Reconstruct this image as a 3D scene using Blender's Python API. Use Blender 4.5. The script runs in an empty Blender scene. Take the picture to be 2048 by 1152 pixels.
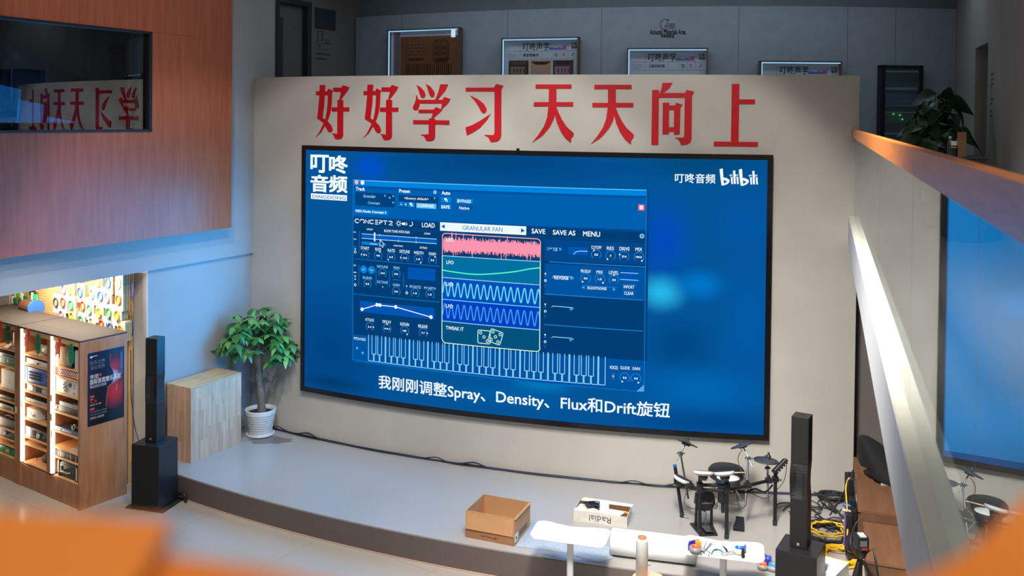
import bpy, math, random
from math import sin, cos, pi, sqrt, atan2, radians
from mathutils import Matrix, Vector
random.seed(7)
scene = bpy.context.scene
COL = scene.collection

# ------------------------------------------------------------------ camera
F_PX, U0, V0 = 1853.6, 1024.0, 267.3
PIT, ROL, CAM_Z = radians(.968), radians(.598), 5.05
_cp, _sp, _cr, _sr = cos(PIT), sin(PIT), cos(ROL), sin(ROL)
right0, fwd, up0 = Vector((1, 0, 0)), Vector((0, _cp, -_sp)), Vector((0, _sp, _cp))
cam_right = right0 * _cr + up0 * _sr
cam_up = -right0 * _sr + up0 * _cr
CAM = Vector((0, 0, CAM_Z))
cd = bpy.data.cameras.new('camera')
co = bpy.data.objects.new('camera', cd)
COL.objects.link(co)
co.matrix_world = Matrix(((cam_right.x, cam_up.x, -fwd.x, 0), (cam_right.y, cam_up.y, -fwd.y, 0),
                          (cam_right.z, cam_up.z, -fwd.z, CAM_Z), (0, 0, 0, 1)))
cd.sensor_width = 36.0
cd.lens = F_PX / 2048 * 36
cd.shift_x = 0.0
cd.shift_y = -(576 - V0) / 2048
cd.clip_start = .02
cd.dof.use_dof = True
cd.dof.focus_distance = 11.6
cd.dof.aperture_fstop = cd.lens / 7.0
scene.camera = co
scene.view_settings.view_transform = 'Standard'
scene.view_settings.look = 'None'
scene.view_settings.gamma = 1.0
scene.view_settings.exposure = 0.0
scene.view_settings.use_curve_mapping = False
try:
    scene.cycles.use_denoising = True
    scene.cycles.max_bounces = 8
    scene.cycles.sample_clamp_indirect = 6
except Exception:
    pass

# ------------------------------------------------------------------ world and lights
w = bpy.data.worlds.new('world')
scene.world = w
w.use_nodes = True
w.node_tree.nodes['Background'].inputs[0].default_value = (.93, .96, 1, 1)
w.node_tree.nodes['Background'].inputs[1].default_value = .13

def aim(o, target):
    d = Vector(target) - o.location
    o.rotation_euler = d.to_track_quat('-Z', 'Y').to_euler()

def spot(name, loc, target, watts, deg, col=(1, .95, .88), blend=.4, size=.12):
    l = bpy.data.lights.new(name, 'SPOT')
    l.energy = watts; l.color = col; l.spot_size = radians(deg); l.spot_blend = blend; l.shadow_soft_size = size
    o = bpy.data.objects.new(name, l); COL.objects.link(o); o.location = loc; aim(o, target)
    return o

def area(name, loc, target, watts, sx, sy, col=(1, 1, 1), spread=180):
    l = bpy.data.lights.new(name, 'AREA')
    l.shape = 'RECTANGLE'; l.size = sx; l.size_y = sy; l.energy = watts; l.color = col; l.spread = radians(spread)
    o = bpy.data.objects.new(name, l); COL.objects.link(o); o.location = loc; aim(o, target)
    return o

# ceiling track spots over the atrium, aimed at the stage and its wall
for i, (x, y, tx, ty) in enumerate(((-3.0, 7.4, -2.6, 12.2), (-1.0, 7.0, -.9, 11.6), (1.2, 6.6, 1.4, 11.2), (4.0, 6.7, 4.0, 11.0), (-2.2, 5.0, -3.0, 10.0), (1.2, 4.0, 1.2, 8.6))):
    spot('track_light', (x, y, 8.7), (tx, ty, 2.3 if i < 4 else 0), 660 if i < 4 else 520, 60 if i < 4 else 60, (1, .975, .94), blend=.28)
area('atrium_ceiling_light', (0, 5.5, 9.2), (0, 7.5, 0), 110, 7, 5, (1, .97, .94), 130)
spot('facade_light', (-2.2, 6.2, 8.6), (-5.0, 11.4, 7.0), 460, 36, (1, .90, .78), blend=.8)
spot('cabinet_fill_light', (-2.4, 5.2, 6.4), (-6.2, 12.0, 1.1), 900, 21, (1, .94, .86), blend=.6)  # added fill on the cabinet fronts, no such lamp is seen

# the wall's geometry: the screen wall is a convex arc around CC
CC = Vector((4.802, 28.07)); RW = 16.366
def cyl(s, z, r=RW):
    a = s / RW
    return (CC.x + r * sin(a), CC.y - r * cos(a), z)
# the light of the LED wall, in three facets along its curve
for s in (-7.05, -4.84, -2.63):
    p, q = cyl(s, 2.81, RW + .14), cyl(s, 2.81, RW + 5)
    area('led_wall_light', p, q, 7, 2.1, 3.3, (.02, .5, 1.0))
# its sideways throw onto the left wall
for s in (-7.6, -6.4, -5.2, -4.0, -2.8):
    p = Vector(cyl(s, 2.6, RW + .27)); nrm = (p - Vector((CC.x, CC.y, 2.6))).normalized(); left = Vector((nrm.y, -nrm.x, 0))
    if left.x > 0: left = -left
    area('led_wall_light', tuple(p), tuple(p + nrm * .64 + left * .77 + Vector((0, 0, -.10))), 33, .45, 2.6, (.03, .40, 1.0), 135)

# ------------------------------------------------------------------ pixel helpers (photo pixel -> point in the place)
def ray(u, v):
    x, y = (u - U0) / F_PX, -(v - V0) / F_PX
    return cam_right * x + cam_up * y + fwd
def onz(u, v, z):
    d = ray(u, v); return CAM + d * ((z - CAM_Z) / d.z)
def at(u, v, y):
    d = ray(u, v); return CAM + d * (y / d.y)
def onplane(u, v, p0, n):
    d = ray(u, v); return CAM + d * ((Vector(p0) - CAM).dot(n) / d.dot(n))
def sz(u, v, r=RW + .05):
    d = ray(u, v); ox, oy = -CC.x, -CC.y
    a = d.x * d.x + d.y * d.y; b = 2 * (d.x * ox + d.y * oy); c = ox * ox + oy * oy - r * r
    t = (-b - sqrt(b * b - 4 * a * c)) / (2 * a)
    p = CAM + d * t
    return atan2(p.x - CC.x, CC.y - p.y) * RW, p.z

# ------------------------------------------------------------------ materials
def lin(c):
    return tuple((x / 255 / 12.92 if x / 255 <= .04045 else ((x / 255 + .055) / 1.055) ** 2.4) for x in c) + (1,)
MATS = {}
def mat(name, rgb, rough=.5, metal=0.0, var=.06, scale=6.0, bump=0.0, bscale=60.0, spec=.5, stretch=None, alpha=None):
    if name in MATS: return MATS[name]
    m = bpy.data.materials.new(name); m.use_nodes = True; MATS[name] = m
    nt = m.node_tree; b = nt.nodes['Principled BSDF']; N = nt.nodes.new; L = nt.links.new
    c = lin(rgb)
    b.inputs['Roughness'].default_value = rough; b.inputs['Metallic'].default_value = metal
    b.inputs['Specular IOR Level'].default_value = spec
    b.inputs['Base Color'].default_value = c
    tc = N('ShaderNodeTexCoord'); mp = N('ShaderNodeMapping'); L(tc.outputs['Object'], mp.inputs[0])
    if stretch: mp.inputs['Scale'].default_value = stretch
    if var:
        n = N('ShaderNodeTexNoise'); n.inputs['Scale'].default_value = scale; n.inputs['Detail'].default_value = 5
        L(mp.outputs[0], n.inputs['Vector'])
        r = N('ShaderNodeMapRange'); r.inputs[1].default_value = .3; r.inputs[2].default_value = .7
        r.inputs[3].default_value = 1 - var; r.inputs[4].default_value = 1 + var
        L(n.outputs[0], r.inputs[0])
        mx = N('ShaderNodeMix'); mx.data_type = 'RGBA'; mx.blend_type = 'MULTIPLY'; mx.inputs[0].default_value = 1
        mx.inputs[6].default_value = c; L(r.outputs[0], mx.inputs[7]); L(mx.outputs[2], b.inputs['Base Color'])
    if bump:
        n2 = N('ShaderNodeTexNoise'); n2.inputs['Scale'].default_value = bscale; n2.inputs['Detail'].default_value = 4
        L(mp.outputs[0], n2.inputs['Vector'])
        bp = N('ShaderNodeBump'); bp.inputs['Strength'].default_value = bump; bp.inputs['Distance'].default_value = .01
        L(n2.outputs[0], bp.inputs['Height']); L(bp.outputs[0], b.inputs['Normal'])
    if alpha is not None: b.inputs['Alpha'].default_value = alpha
    return m
def em(name, rgb, strength=1.0):
    if name in MATS: return MATS[name]
    m = bpy.data.materials.new(name); m.use_nodes = True; MATS[name] = m
    nt = m.node_tree; nt.nodes.remove(nt.nodes['Principled BSDF'])
    e = nt.nodes.new('ShaderNodeEmission'); e.inputs[0].default_value = lin(rgb); e.inputs[1].default_value = strength
    nt.links.new(e.outputs[0], nt.nodes['Material Output'].inputs[0])
    return m
def wood(name, rgb, rgb2, rough=.45, sc=(14, 14, 1.2), plank=None, spec=.4):
    if name in MATS: return MATS[name]
    m = bpy.data.materials.new(name); m.use_nodes = True; MATS[name] = m
    nt = m.node_tree; b = nt.nodes['Principled BSDF']; N = nt.nodes.new; L = nt.links.new
    b.inputs['Roughness'].default_value = rough; b.inputs['Specular IOR Level'].default_value = spec
    tc = N('ShaderNodeTexCoord'); mp = N('ShaderNodeMapping'); mp.inputs['Scale'].default_value = sc
    L(tc.outputs['Object'], mp.inputs[0])
    n = N('ShaderNodeTexNoise'); n.inputs['Scale'].default_value = 2.2; n.inputs['Detail'].default_value = 8; n.inputs['Distortion'].default_value = .6
    L(mp.outputs[0], n.inputs['Vector'])
    r = N('ShaderNodeValToRGB'); r.color_ramp.elements[0].position = .3; r.color_ramp.elements[1].position = .72
    r.color_ramp.elements[0].color = lin(rgb); r.color_ramp.elements[1].color = lin(rgb2)
    L(n.outputs[0], r.inputs[0])
    out = r.outputs[0]
    if plank:
        # plank = (axes along and across the staves, stave length, stave width)
        sp = N('ShaderNodeSeparateXYZ'); L(tc.outputs['Object'], sp.inputs[0]); cb = N('ShaderNodeCombineXYZ')
        L(sp.outputs['XYZ'.index(plank[0][0])], cb.inputs[0]); L(sp.outputs['XYZ'.index(plank[0][1])], cb.inputs[1])
        bk = N('ShaderNodeTexBrick'); bk.inputs['Scale'].default_value = 1; bk.inputs['Brick Width'].default_value = plank[1]; bk.inputs['Row Height'].default_value = plank[2]
        bk.inputs['Mortar Size'].default_value = .0006; bk.inputs['Bias'].default_value = 0
        bk.inputs['Color1'].default_value = (.80, .80, .80, 1); bk.inputs['Color2'].default_value = (1.12, 1.10, 1.08, 1); bk.inputs['Mortar'].default_value = (.7, .65, .6, 1)
        bk.offset_frequency = 2; bk.offset = .37
        L(cb.outputs[0], bk.inputs['Vector'])
        mx = N('ShaderNodeMix'); mx.data_type = 'RGBA'; mx.blend_type = 'MULTIPLY'; mx.inputs[0].default_value = 1
        L(out, mx.inputs[6]); L(bk.outputs['Color'], mx.inputs[7]); out = mx.outputs[2]
    L(out, b.inputs['Base Color'])
    return m
def glass(name, r0=.05, tint=(.9, .95, 1)):
    if name in MATS: return MATS[name]
    m = bpy.data.materials.new(name); m.use_nodes = True; MATS[name] = m
    nt = m.node_tree; nt.nodes.remove(nt.nodes['Principled BSDF']); N = nt.nodes.new; L = nt.links.new
    lw = N('ShaderNodeLayerWeight'); lw.inputs[0].default_value = .5
    pw = N('ShaderNodeMath'); pw.operation = 'POWER'; pw.inputs[1].default_value = 5; L(lw.outputs['Facing'], pw.inputs[0])
    ml = N('ShaderNodeMath'); ml.operation = 'MULTIPLY_ADD'; ml.inputs[1].default_value = 1 - r0; ml.inputs[2].default_value = r0; L(pw.outputs[0], ml.inputs[0])
    t = N('ShaderNodeBsdfTransparent'); t.inputs[0].default_value = tint + (1,)
    g = N('ShaderNodeBsdfGlossy'); g.inputs['Roughness'].default_value = 0.0; g.inputs[0].default_value = (.95, .97, 1, 1)
    mx = N('ShaderNodeMixShader'); L(ml.outputs[0], mx.inputs[0]); L(t.outputs[0], mx.inputs[1]); L(g.outputs[0], mx.inputs[2])
    L(mx.outputs[0], nt.nodes['Material Output'].inputs[0])
    return m

# ------------------------------------------------------------------ mesh builder
def TR(x=0, y=0, z=0, rx=0, ry=0, rz=0):
    return Matrix.Translation((x, y, z)) @ Matrix.Rotation(rz, 4, 'Z') @ Matrix.Rotation(ry, 4, 'Y') @ Matrix.Rotation(rx, 4, 'X')
def frame_to(p0, p1):
    d = (Vector(p1) - Vector(p0)); q = d.to_track_quat('Z', 'Y')
    return Matrix.Translation(p0) @ q.to_matrix().to_4x4(), d.length
class MB:
    def __init__(s): s.v = []; s.f = []; s.m = []; s.s = []
    def add(s, vs, fs, mi=0, sm=False, T=None):
        o = len(s.v)
        for p in vs:
            p = Vector(p)
            s.v.append(T @ p if T is not None else p)
        for f in fs:
            s.f.append([i + o for i in f]); s.m.append(mi); s.s.append(sm)
        return s
    def box(s, x0, x1, y0, y1, z0, z1, mi=0, T=None):
        vs = [(x, y, z) for z in (z0, z1) for y in (y0, y1) for x in (x0, x1)]
        return s.add(vs, [(0, 2, 3, 1), (4, 5, 7, 6), (0, 1, 5, 4), (2, 6, 7, 3), (0, 4, 6, 2), (1, 3, 7, 5)], mi, False, T)
    def bar(s, p0, p1, wx, wy, mi=0):
        M, l = frame_to(p0, p1); return s.box(-wx / 2, wx / 2, -wy / 2, wy / 2, 0, l, mi, M)
    def lathe(s, prof, n=24, mi=0, T=None, cap=True, sm=True):
        vs = []; fs = []
        for r, z in prof:
            for k in range(n):
                a = 2 * pi * k / n; vs.append((r * cos(a), r * sin(a), z))
        for i in range(len(prof) - 1):
            for k in range(n):
                k2 = (k + 1) % n; fs.append((i * n + k, i * n + k2, (i + 1) * n + k2, (i + 1) * n + k))
        s.add(vs, fs, mi, sm, T)
        if cap:
            s.add(vs[:n], [tuple(reversed(range(n)))], mi, False, T); s.add(vs[-n:], [tuple(range(n))], mi, False, T)
        return s
    def tube(s, p0, p1, r0, r1=None, n=14, mi=0):
        M, l = frame_to(p0, p1); return s.lathe([(r0, 0), (r0 if r1 is None else r1, l)], n, mi, M)
    def path(s, pts, r, n=8, mi=0, closed=False):
        pts = [Vector(p) for p in pts]; N = len(pts); vs = []; fs = []
        for i, p in enumerate(pts):
            a = pts[(i - 1) % N] if (closed or i > 0) else p; b = pts[(i + 1) % N] if (closed or i < N - 1) else p
            q = (b - a).to_track_quat('Z', 'Y')
            for k in range(n):
                t = 2 * pi * k / n; vs.append(p + q @ Vector((r * cos(t), r * sin(t), 0)))
        for i in range(N if closed else N - 1):
            j = (i + 1) % N
            for k in range(n):
                k2 = (k + 1) % n; fs.append((i * n + k, i * n + k2, j * n + k2, j * n + k))
        s.add(vs, fs, mi, True)
        if not closed: s.add(vs[:n], [tuple(range(n))], mi); s.add(vs[-n:], [tuple(range(n))], mi)
        return s
    def prism(s, poly, h0, h1, mi=0, T=None, sm=False):
        n = len(poly); vs = [(x, y, h0) for x, y in poly] + [(x, y, h1) for x, y in poly]
        fs = [tuple(range(n, 2 * n)), tuple(reversed(range(n)))] + [(i, (i + 1) % n, n + (i + 1) % n, n + i) for i in range(n)]
        return s.add(vs, fs, mi, sm, T)
    def ball(s, c, r, mi=0, sc=(1, 1, 1), n=16, T=None):
        prof = [(max(1e-4, r * sin(pi * i / 10)), -r * cos(pi * i / 10)) for i in range(11)]
        M = Matrix.Translation(c) @ Matrix.Diagonal((*sc, 1)); M = T @ M if T is not None else M
        return s.lathe(prof, n, mi, M, False)
    def torus(s, R, r, mi=0, T=None, n=28, k=8, sx=1, sy=1):
        vs = []; fs = []
        for i in range(n):
            a = 2 * pi * i / n
            for j in range(k):
                b = 2 * pi * j / k; vs.append(((R + r * cos(b)) * cos(a) * sx, (R + r * cos(b)) * sin(a) * sy, r * sin(b)))
        for i in range(n):
            for j in range(k):
                fs.append((i * k + j, ((i + 1) % n) * k + j, ((i + 1) % n) * k + (j + 1) % k, i * k + (j + 1) % k))
        return s.add(vs, fs, mi, True, T)
    def build(s, name, mats, parent=None, bevel=0.0, seg=2, fixn=False):
        me = bpy.data.meshes.new(name)
        me.from_pydata([tuple(v) for v in s.v], [], s.f)
        if not isinstance(mats, (list, tuple)): mats = [mats]
        for m in mats: me.materials.append(m)
        me.polygons.foreach_set('material_index', s.m); me.polygons.foreach_set('use_smooth', s.s)
        me.update()
        o = bpy.data.objects.new(name, me); COL.objects.link(o)
        if parent: o.parent = parent
        if bevel:
            b = o.modifiers.new('bevel', 'BEVEL'); b.width = bevel; b.segments = seg; b.limit_method = 'ANGLE'; b.angle_limit = radians(40)
        return o
def tag(o, label, cat, group=None):
    o['label'] = label; o['category'] = cat
    if group: o['group'] = group
    return o
def thing(name, label, cat, loc=(0, 0, 0), rz=0, group=None):
    o = bpy.data.objects.new(name, None); COL.objects.link(o); o.location = loc; o.rotation_euler = (0, 0, rz)
    o.empty_display_size = .1
    return tag(o, label, cat, group)
def struct(o, label=None):
    o['kind'] = 'structure'
    if label: o['label'] = label
    return o
def dup(root, loc, rz, label, group=None):
    r = root.copy(); COL.objects.link(r); r.location = loc; r.rotation_euler = (0, 0, rz); r['label'] = label
    if group: r['group'] = group
    for ch in list(root.children):
        c = ch.copy(); COL.objects.link(c); c.parent = r
        for g in list(ch.children):
            d = g.copy(); COL.objects.link(d); d.parent = c
    return r

# ------------------------------------------------------------------ lettering
_tc = {}
def glyphs(body, bold=0.0, shear=0.0):
    k = (body, bold, shear)
    if k not in _tc:
        c = bpy.data.curves.new('t', 'FONT'); c.body = body; c.offset = bold; c.shear = shear; c.resolution_u = 3
        o = bpy.data.objects.new('t', c); COL.objects.link(o)
        me = bpy.data.meshes.new_from_object(o.evaluated_get(bpy.context.evaluated_depsgraph_get()))
        vs = [(v.co.x, v.co.y) for v in me.vertices]; fs = [tuple(p.vertices) for p in me.polygons]
        bpy.data.objects.remove(o); bpy.data.curves.remove(c); bpy.data.meshes.remove(me)
        _tc[k] = (vs, fs)
    return _tc[k]
def text(mb, body, x0, y0, x1, y1, fn, mi=0, bold=0.0, shear=0.0, keep=False):
    """fits the ink of body into the rectangle and maps it with fn(x, y)"""
    e = bold * .8   # strokes are thickened by overlaying shifted copies
    vs, fs = glyphs(body, 0 if e else bold, shear)
    a0 = min(p[0] for p in vs); a1 = max(p[0] for p in vs); b0 = min(p[1] for p in vs); b1 = max(p[1] for p in vs)
    kx = (x1 - x0) / (a1 - a0); ky = (y1 - y0) / (b1 - b0)
    for dx, dy in ([(0, 0)] if not e else [(e, e), (-e, e), (e, -e), (-e, -e)]):
        mb.add([fn(x0 + (p[0] - a0 + dx) * kx, y0 + (p[1] - b0 + dy) * ky) for p in vs], fs, mi)
def smooth(pts, n=6):
    """Catmull-Rom through points"""
    pts = [Vector(p) for p in pts]; out = []
    for i in range(len(pts) - 1):
        a, b, c, d = pts[max(i - 1, 0)], pts[i], pts[i + 1], pts[min(i + 2, len(pts) - 1)]
        for k in range(n):
            t = k / n
            out.append(.5 * (2 * b + (c - a) * t + (2 * a - 5 * b + 4 * c - d) * t * t + (3 * b - a - 3 * c + d) * t ** 3))
    out.append(pts[-1]); return out

# ================================================================== THE SETTING
YAW = radians(28.06)
DR = Vector((sin(YAW), cos(YAW), 0)); DN = Vector((DR.y, -DR.x, 0))
PL = Vector((-3.967, 14.252, 0))
def LW(t, off, z): return PL + DR * t + DN * off + Vector((0, 0, z))
def lwbox(mb, t0, t1, o0, o1, z0, z1, mi=0):
    vs = [LW(t, o, z) for z in (z0, z1) for o in (o0, o1) for t in (t0, t1)]
    return mb.add(vs, [(0, 2, 3, 1), (4, 5, 7, 6), (0, 1, 5, 4), (2, 6, 7, 3), (0, 4, 6, 2), (1, 3, 7, 5)], mi)
def arc_wall(mb, s0, s1, r0, r1, z0, z1, mi=0, n=48):
    vs = []; fs = []
    for i in range(n + 1):
        s = s0 + (s1 - s0) * i / n
        for r in (r0, r1):
            for z in (z0, z1): vs.append(cyl(s, z, r))
    for i in range(n):
        a, b = i * 4, i * 4 + 4
        fs += [(a, b, b + 1, a + 1), (a + 2, a + 3, b + 3, b + 2), (a + 1, b + 1, b + 3, a + 3), (a, a + 2, b + 2, b)]
    fs += [(0, 1, 3, 2), (n * 4, n * 4 + 2, n * 4 + 3, n * 4 + 1)]
    return mb.add(vs, fs, mi)

m_plaster = mat('screen_wall_plaster', (192, 187, 178), .85, var=.05, scale=1.6, bump=.08, bscale=30)
m_left = mat('left_wall_paint', (160, 160, 158), .8, var=.03, scale=2, bump=.05, bscale=40)
m_wall_end = mat('wall_end_lit_tone', (215, 205, 195), .7, var=.02)  # left wall's paint made paler: lighting difference put into the colour
m_back = mat('upper_wall_panel', (150, 156, 166), .8, var=.06, scale=5, bump=.05)
m_dark = mat('shade_toned_corridor', (112, 104, 100), .85, var=.06)  # left wall's paint darkened, the corridor shade is put into the colour
m_rwall = mat('right_wall_paint', (150, 142, 134), .85, var=.07, scale=3, bump=.06, stretch=(1, 1, .35))
m_black = mat('black_metal', (22, 23, 26), .4, var=0)
m_dkgrey = mat('dark_grey_paint', (52, 52, 58), .5, var=.02)
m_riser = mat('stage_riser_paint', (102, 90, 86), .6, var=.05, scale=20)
m_ledge = mat('ledge_paint', (226, 222, 205), .5, var=.03, scale=3, stretch=(4, 4, .6))
m_fascia = mat('fascia_paint', (205, 204, 204), .6, var=.04, scale=3, stretch=(6, 6, .4))
m_facade = wood('reddish_veneer', (158, 78, 44), (178, 96, 60), .38, (9, 9, .7))
m_rail = wood('handrail_wood', (190, 104, 34), (210, 124, 46), .35, (2, 2, 22))

def floor_mat():
    m = mat('polished_tile_floor', (176, 168, 159), .2, var=.03, scale=1.5)
    nt = m.node_tree; b = nt.nodes['Principled BSDF']; N = nt.nodes.new; L = nt.links.new
    old = b.inputs['Base Color'].links[0].from_socket
    tc = N('ShaderNodeTexCoord'); mp = N('ShaderNodeMapping'); mp.inputs['Rotation'].default_value = (0, 0, radians(33.9)); L(tc.outputs['Object'], mp.inputs[0])
    bk = N('ShaderNodeTexBrick'); bk.offset = 0; bk.inputs['Scale'].default_value = 1; bk.inputs['Brick Width'].default_value = 1.6; bk.inputs['Row Height'].default_value = 1.6
    bk.inputs['Mortar Size'].default_value = .003; bk.inputs['Color1'].default_value = (1, 1, 1, 1); bk.inputs['Color2'].default_value = (.965, .955, .95, 1); bk.inputs['Mortar'].default_value = (.72, .70, .69, 1)
    L(mp.outputs[0], bk.inputs['Vector'])
    mx = N('ShaderNodeMix'); mx.data_type = 'RGBA'; mx.blend_type = 'MULTIPLY'; mx.inputs[0].default_value = 1
    L(old, mx.inputs[6]); L(bk.outputs['Color'], mx.inputs[7]); L(mx.outputs[2], b.inputs['Base Color'])
    return m
m_floor = floor_mat()
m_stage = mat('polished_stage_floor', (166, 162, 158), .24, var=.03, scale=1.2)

mb = MB().box(-14, 8, -1, 20, -.1, 0)
struct(mb.build('floor', m_floor), 'polished pale grey floor of the lower level')

# stage: convex front edge, concentric-looking with the wall
EC = Vector((5.751, 27.811)); ER = 18.634
def edge_pt(x): return (x, EC.y - sqrt(ER * ER - (x - EC.x) ** 2))
xs = [-5.0 + i * 10.6 / 60 for i in range(61)]
front = [edge_pt(x) for x in xs]
poly = front + [(5.6, 13.0), (-2.5, 15.2), (-5.3, 14.2), (-5.3, 12.6)]
st = MB().prism(poly, .02, .30).build('stage_platform', m_stage)
struct(st, 'low grey stage with a curved front edge before the video wall')
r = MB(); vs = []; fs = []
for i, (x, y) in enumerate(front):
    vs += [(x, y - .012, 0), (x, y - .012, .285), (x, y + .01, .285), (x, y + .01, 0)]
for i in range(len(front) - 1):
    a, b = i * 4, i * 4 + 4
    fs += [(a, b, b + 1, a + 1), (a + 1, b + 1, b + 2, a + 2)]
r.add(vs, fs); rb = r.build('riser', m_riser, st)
r = MB(); vs = []; fs = []
for i, (x, y) in enumerate(front):
    vs += [(x, y - .03, 0), (x, y - .03, .012), (x, y - .01, .012)]
for i in range(len(front) - 1):
    a, b = i * 3, i * 3 + 3
    fs += [(a, b, b + 1, a + 1), (a + 1, b + 1, b + 2, a + 2)]
r.add(vs, fs); r.build('riser_trim', mat('riser_trim', (190, 160, 145), .5, var=0), st)

# convex wall that carries the video wall
sw = arc_wall(MB(), -9.40, -.42, RW - .22, RW, 0, 5.63).build('wall_screen', m_plaster)
struct(sw, 'convex beige plaster wall carrying the video wall')

# left wall: upper part overhanging by a few centimetres, with the control room window opening
mb = MB()
WT0, WT1, WZ0, WZ1 = -7.0, -2.11, 4.82, 6.14
lwbox(mb, -7.5, .44, -.25, 0, 2.93, WZ0); lwbox(mb, -7.5, .44, -.25, 0, WZ1, 9.0)
lwbox(mb, WT1, .44, -.25, 0, WZ0, WZ1); lwbox(mb, -7.5, WT0, -.25, 0, WZ0, WZ1)
struct(mb.build('wall_left', m_left), 'grey upper left wall above the shop opening')
mb = MB(); lwbox(mb, -1.95, .1, -.30, -.045, 0, 2.93)
struct(mb.build('wall_left', m_left), 'grey lower left wall between the shop and the screen wall')
mb = MB(); lwbox(mb, -1.965, -1.95, -.30, -.045, .12, 2.93)
struct(mb.build('trim_1', m_wall_end), 'pale end face of the lower left wall')
mb = MB(); lwbox(mb, -1.98, -1.95, -.30, -.045, 0, .12)
struct(mb.build('baseboard_left', m_dkgrey), 'dark baseboard under the wall end')
# wooden cladding of the control room
mb = MB(); O1 = .2
lwbox(mb, -7.5, -.665, 0, O1, 3.40, WZ0); lwbox(mb, -7.5, -.665, 0, O1, WZ1, 9.0); lwbox(mb, WT1, -.665, 0, O1, WZ0, WZ1)
fc = struct(mb.build('wall_cladding', m_facade), 'reddish wood veneer box of the upper control room')
mb = MB(); lwbox(mb, WT1, -1.3, O1 - .001, O1 + .0006, WZ1 - .005, WZ1)
mb.build('joint', mat('veneer_joint', (105, 58, 36), .6, var=0), fc)
# control room window
mb = MB()
lwbox(mb, -7.0, WT1, .10, O1 + .012, WZ0, WZ0 + .03); lwbox(mb, -7.0, WT1, .10, O1 + .012, WZ1 - .03, WZ1); lwbox(mb, WT1 - .05, WT1, .10, O1 + .012, WZ0, WZ1)
wn = struct(mb.build('window_1', m_black), 'black framed window of the control room in the wood wall')
mb = MB(); lwbox(mb, -7.0, WT1 - .05, .150, .152, WZ0 + .03, WZ1 - .03); mb.build('window_glass', glass('coated_window_glass', .11, (.55, .62, .66)), wn)
mb = MB()
vs = [LW(-7, -.10, WZ0 + .03), LW(WT1 - .05, -.10, WZ0 + .03), LW(WT1 - .05, .06, WZ1 - .03), LW(-7, .06, WZ1 - .03)]
mb.add(vs, [(0, 1, 2, 3)]); mb.build('tilted_inner_glass', glass('inner_window_glass', .09, (.7, .75, .78)), wn)
# dark control room behind the window
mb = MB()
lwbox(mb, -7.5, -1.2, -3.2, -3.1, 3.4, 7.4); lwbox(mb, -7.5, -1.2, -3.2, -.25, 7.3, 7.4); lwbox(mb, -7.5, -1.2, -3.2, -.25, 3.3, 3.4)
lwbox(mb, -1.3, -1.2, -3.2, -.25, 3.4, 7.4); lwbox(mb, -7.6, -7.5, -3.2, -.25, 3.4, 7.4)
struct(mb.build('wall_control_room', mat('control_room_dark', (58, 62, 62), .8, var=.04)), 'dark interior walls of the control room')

# left wall going on behind the screen wall: door and corridor wall in a shade-toned paint
mb = MB()
lwbox(mb, .44, .47, -.30, 0, 3.75, 7.6); lwbox(mb, 1.30, 2.75, -.25, -.0, 3.75, 7.6); lwbox(mb, .47, 1.30, -.25, 0, 6.93, 7.6)
struct(mb.build('wall_corridor', m_dark), 'dim corridor wall with a wall sign behind the screen wall')
mb = MB(); lwbox(mb, .47, .54, -.16, .02, 3.75, 6.93); lwbox(mb, 1.20, 1.30, -.16, .02, 3.75, 6.93); lwbox(mb, .54, 1.20, -.16, .02, 6.85, 6.93)
dr = struct(mb.build('door_1', mat('door_frame_dark', (48, 46, 50), .5, var=0)), 'dark framed door at the left end of the upper corridor')
mb = MB(); lwbox(mb, .54, 1.20, -.14, -.10, 3.75, 6.85); mb.build('door_leaf', mat('door_leaf_grey', (98, 94, 92), .6), dr)
mb = MB(); lwbox(mb, .54, .70, -.10, -.06, 3.75, 6.62); mb.build('door_stile', m_dkgrey, dr)
mb = MB(); a = LW(.56, -.05, 5.62); mb.tube(a, a + DN * .06, .012); mb.path([a + DN * .06, a + DN * .06 + DR * .10 + Vector((0, 0, -.10))], .010); mb.build('door_handle', mat('steel', (170, 172, 176), .25, 1, var=0), dr)

# upper back wall, convex and concentric
RB = 13.9
def cylb(s, z, r=RB):
    a = s / RB
    return (CC.x + r * sin(a), CC.y - r * cos(a), z)
def arc_b(mb, s0, s1, r0, r1, z0, z1, n=40):
    vs = []; fs = []
    for i in range(n + 1):
        s = s0 + (s1 - s0) * i / n
        for rr in (r0, r1):
            for z in (z0, z1): vs.append(cylb(s, z, rr))
    for i in range(n):
        a, b = i * 4, i * 4 + 4
        fs += [(a, b, b + 1, a + 1), (a + 2, a + 3, b + 3, b + 2), (a + 1, b + 1, b + 3, a + 3), (a, a + 2, b + 2, b)]
    fs += [(0, 1, 3, 2), (n * 4, n * 4 + 2, n * 4 + 3, n * 4 + 1)]
    return mb.add(vs, fs)
bw = struct(arc_b(MB(), -8.02, 2.04, RB - .2, RB, 3.75, 6.80).build('wall_back', m_back), 'grey panelled upper back wall behind the screen wall')
struct(arc_b(MB(), -7.94, 2.6, RB - .2, RB - .06, 6.80, 7.6).build('trim_2', mat('upper_band', (112, 118, 124), .85, var=.05)), 'set-back band over the upper back wall panels')
mb = MB()
for s in (-7.0, -5.0, -3.45, -1.35, .3, 1.05): arc_b(mb, s, s + .006, RB, RB + .0015, 3.75, 6.8, 1)
mb.build('panel_joint', mat('panel_joint', (95, 97, 103), .9, var=0), bw)
struct(arc_b(MB(), -8.0, 2.1, RB, RW - .22, 3.5, 3.75).build('floor_upper', m_stage), 'upper corridor floor')
area('corridor_light', cylb(-3, 7.45, RB + 1.1), cylb(-3, 5, RB + .9), 50, 9, .3, (.66, .86, 1))
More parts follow.
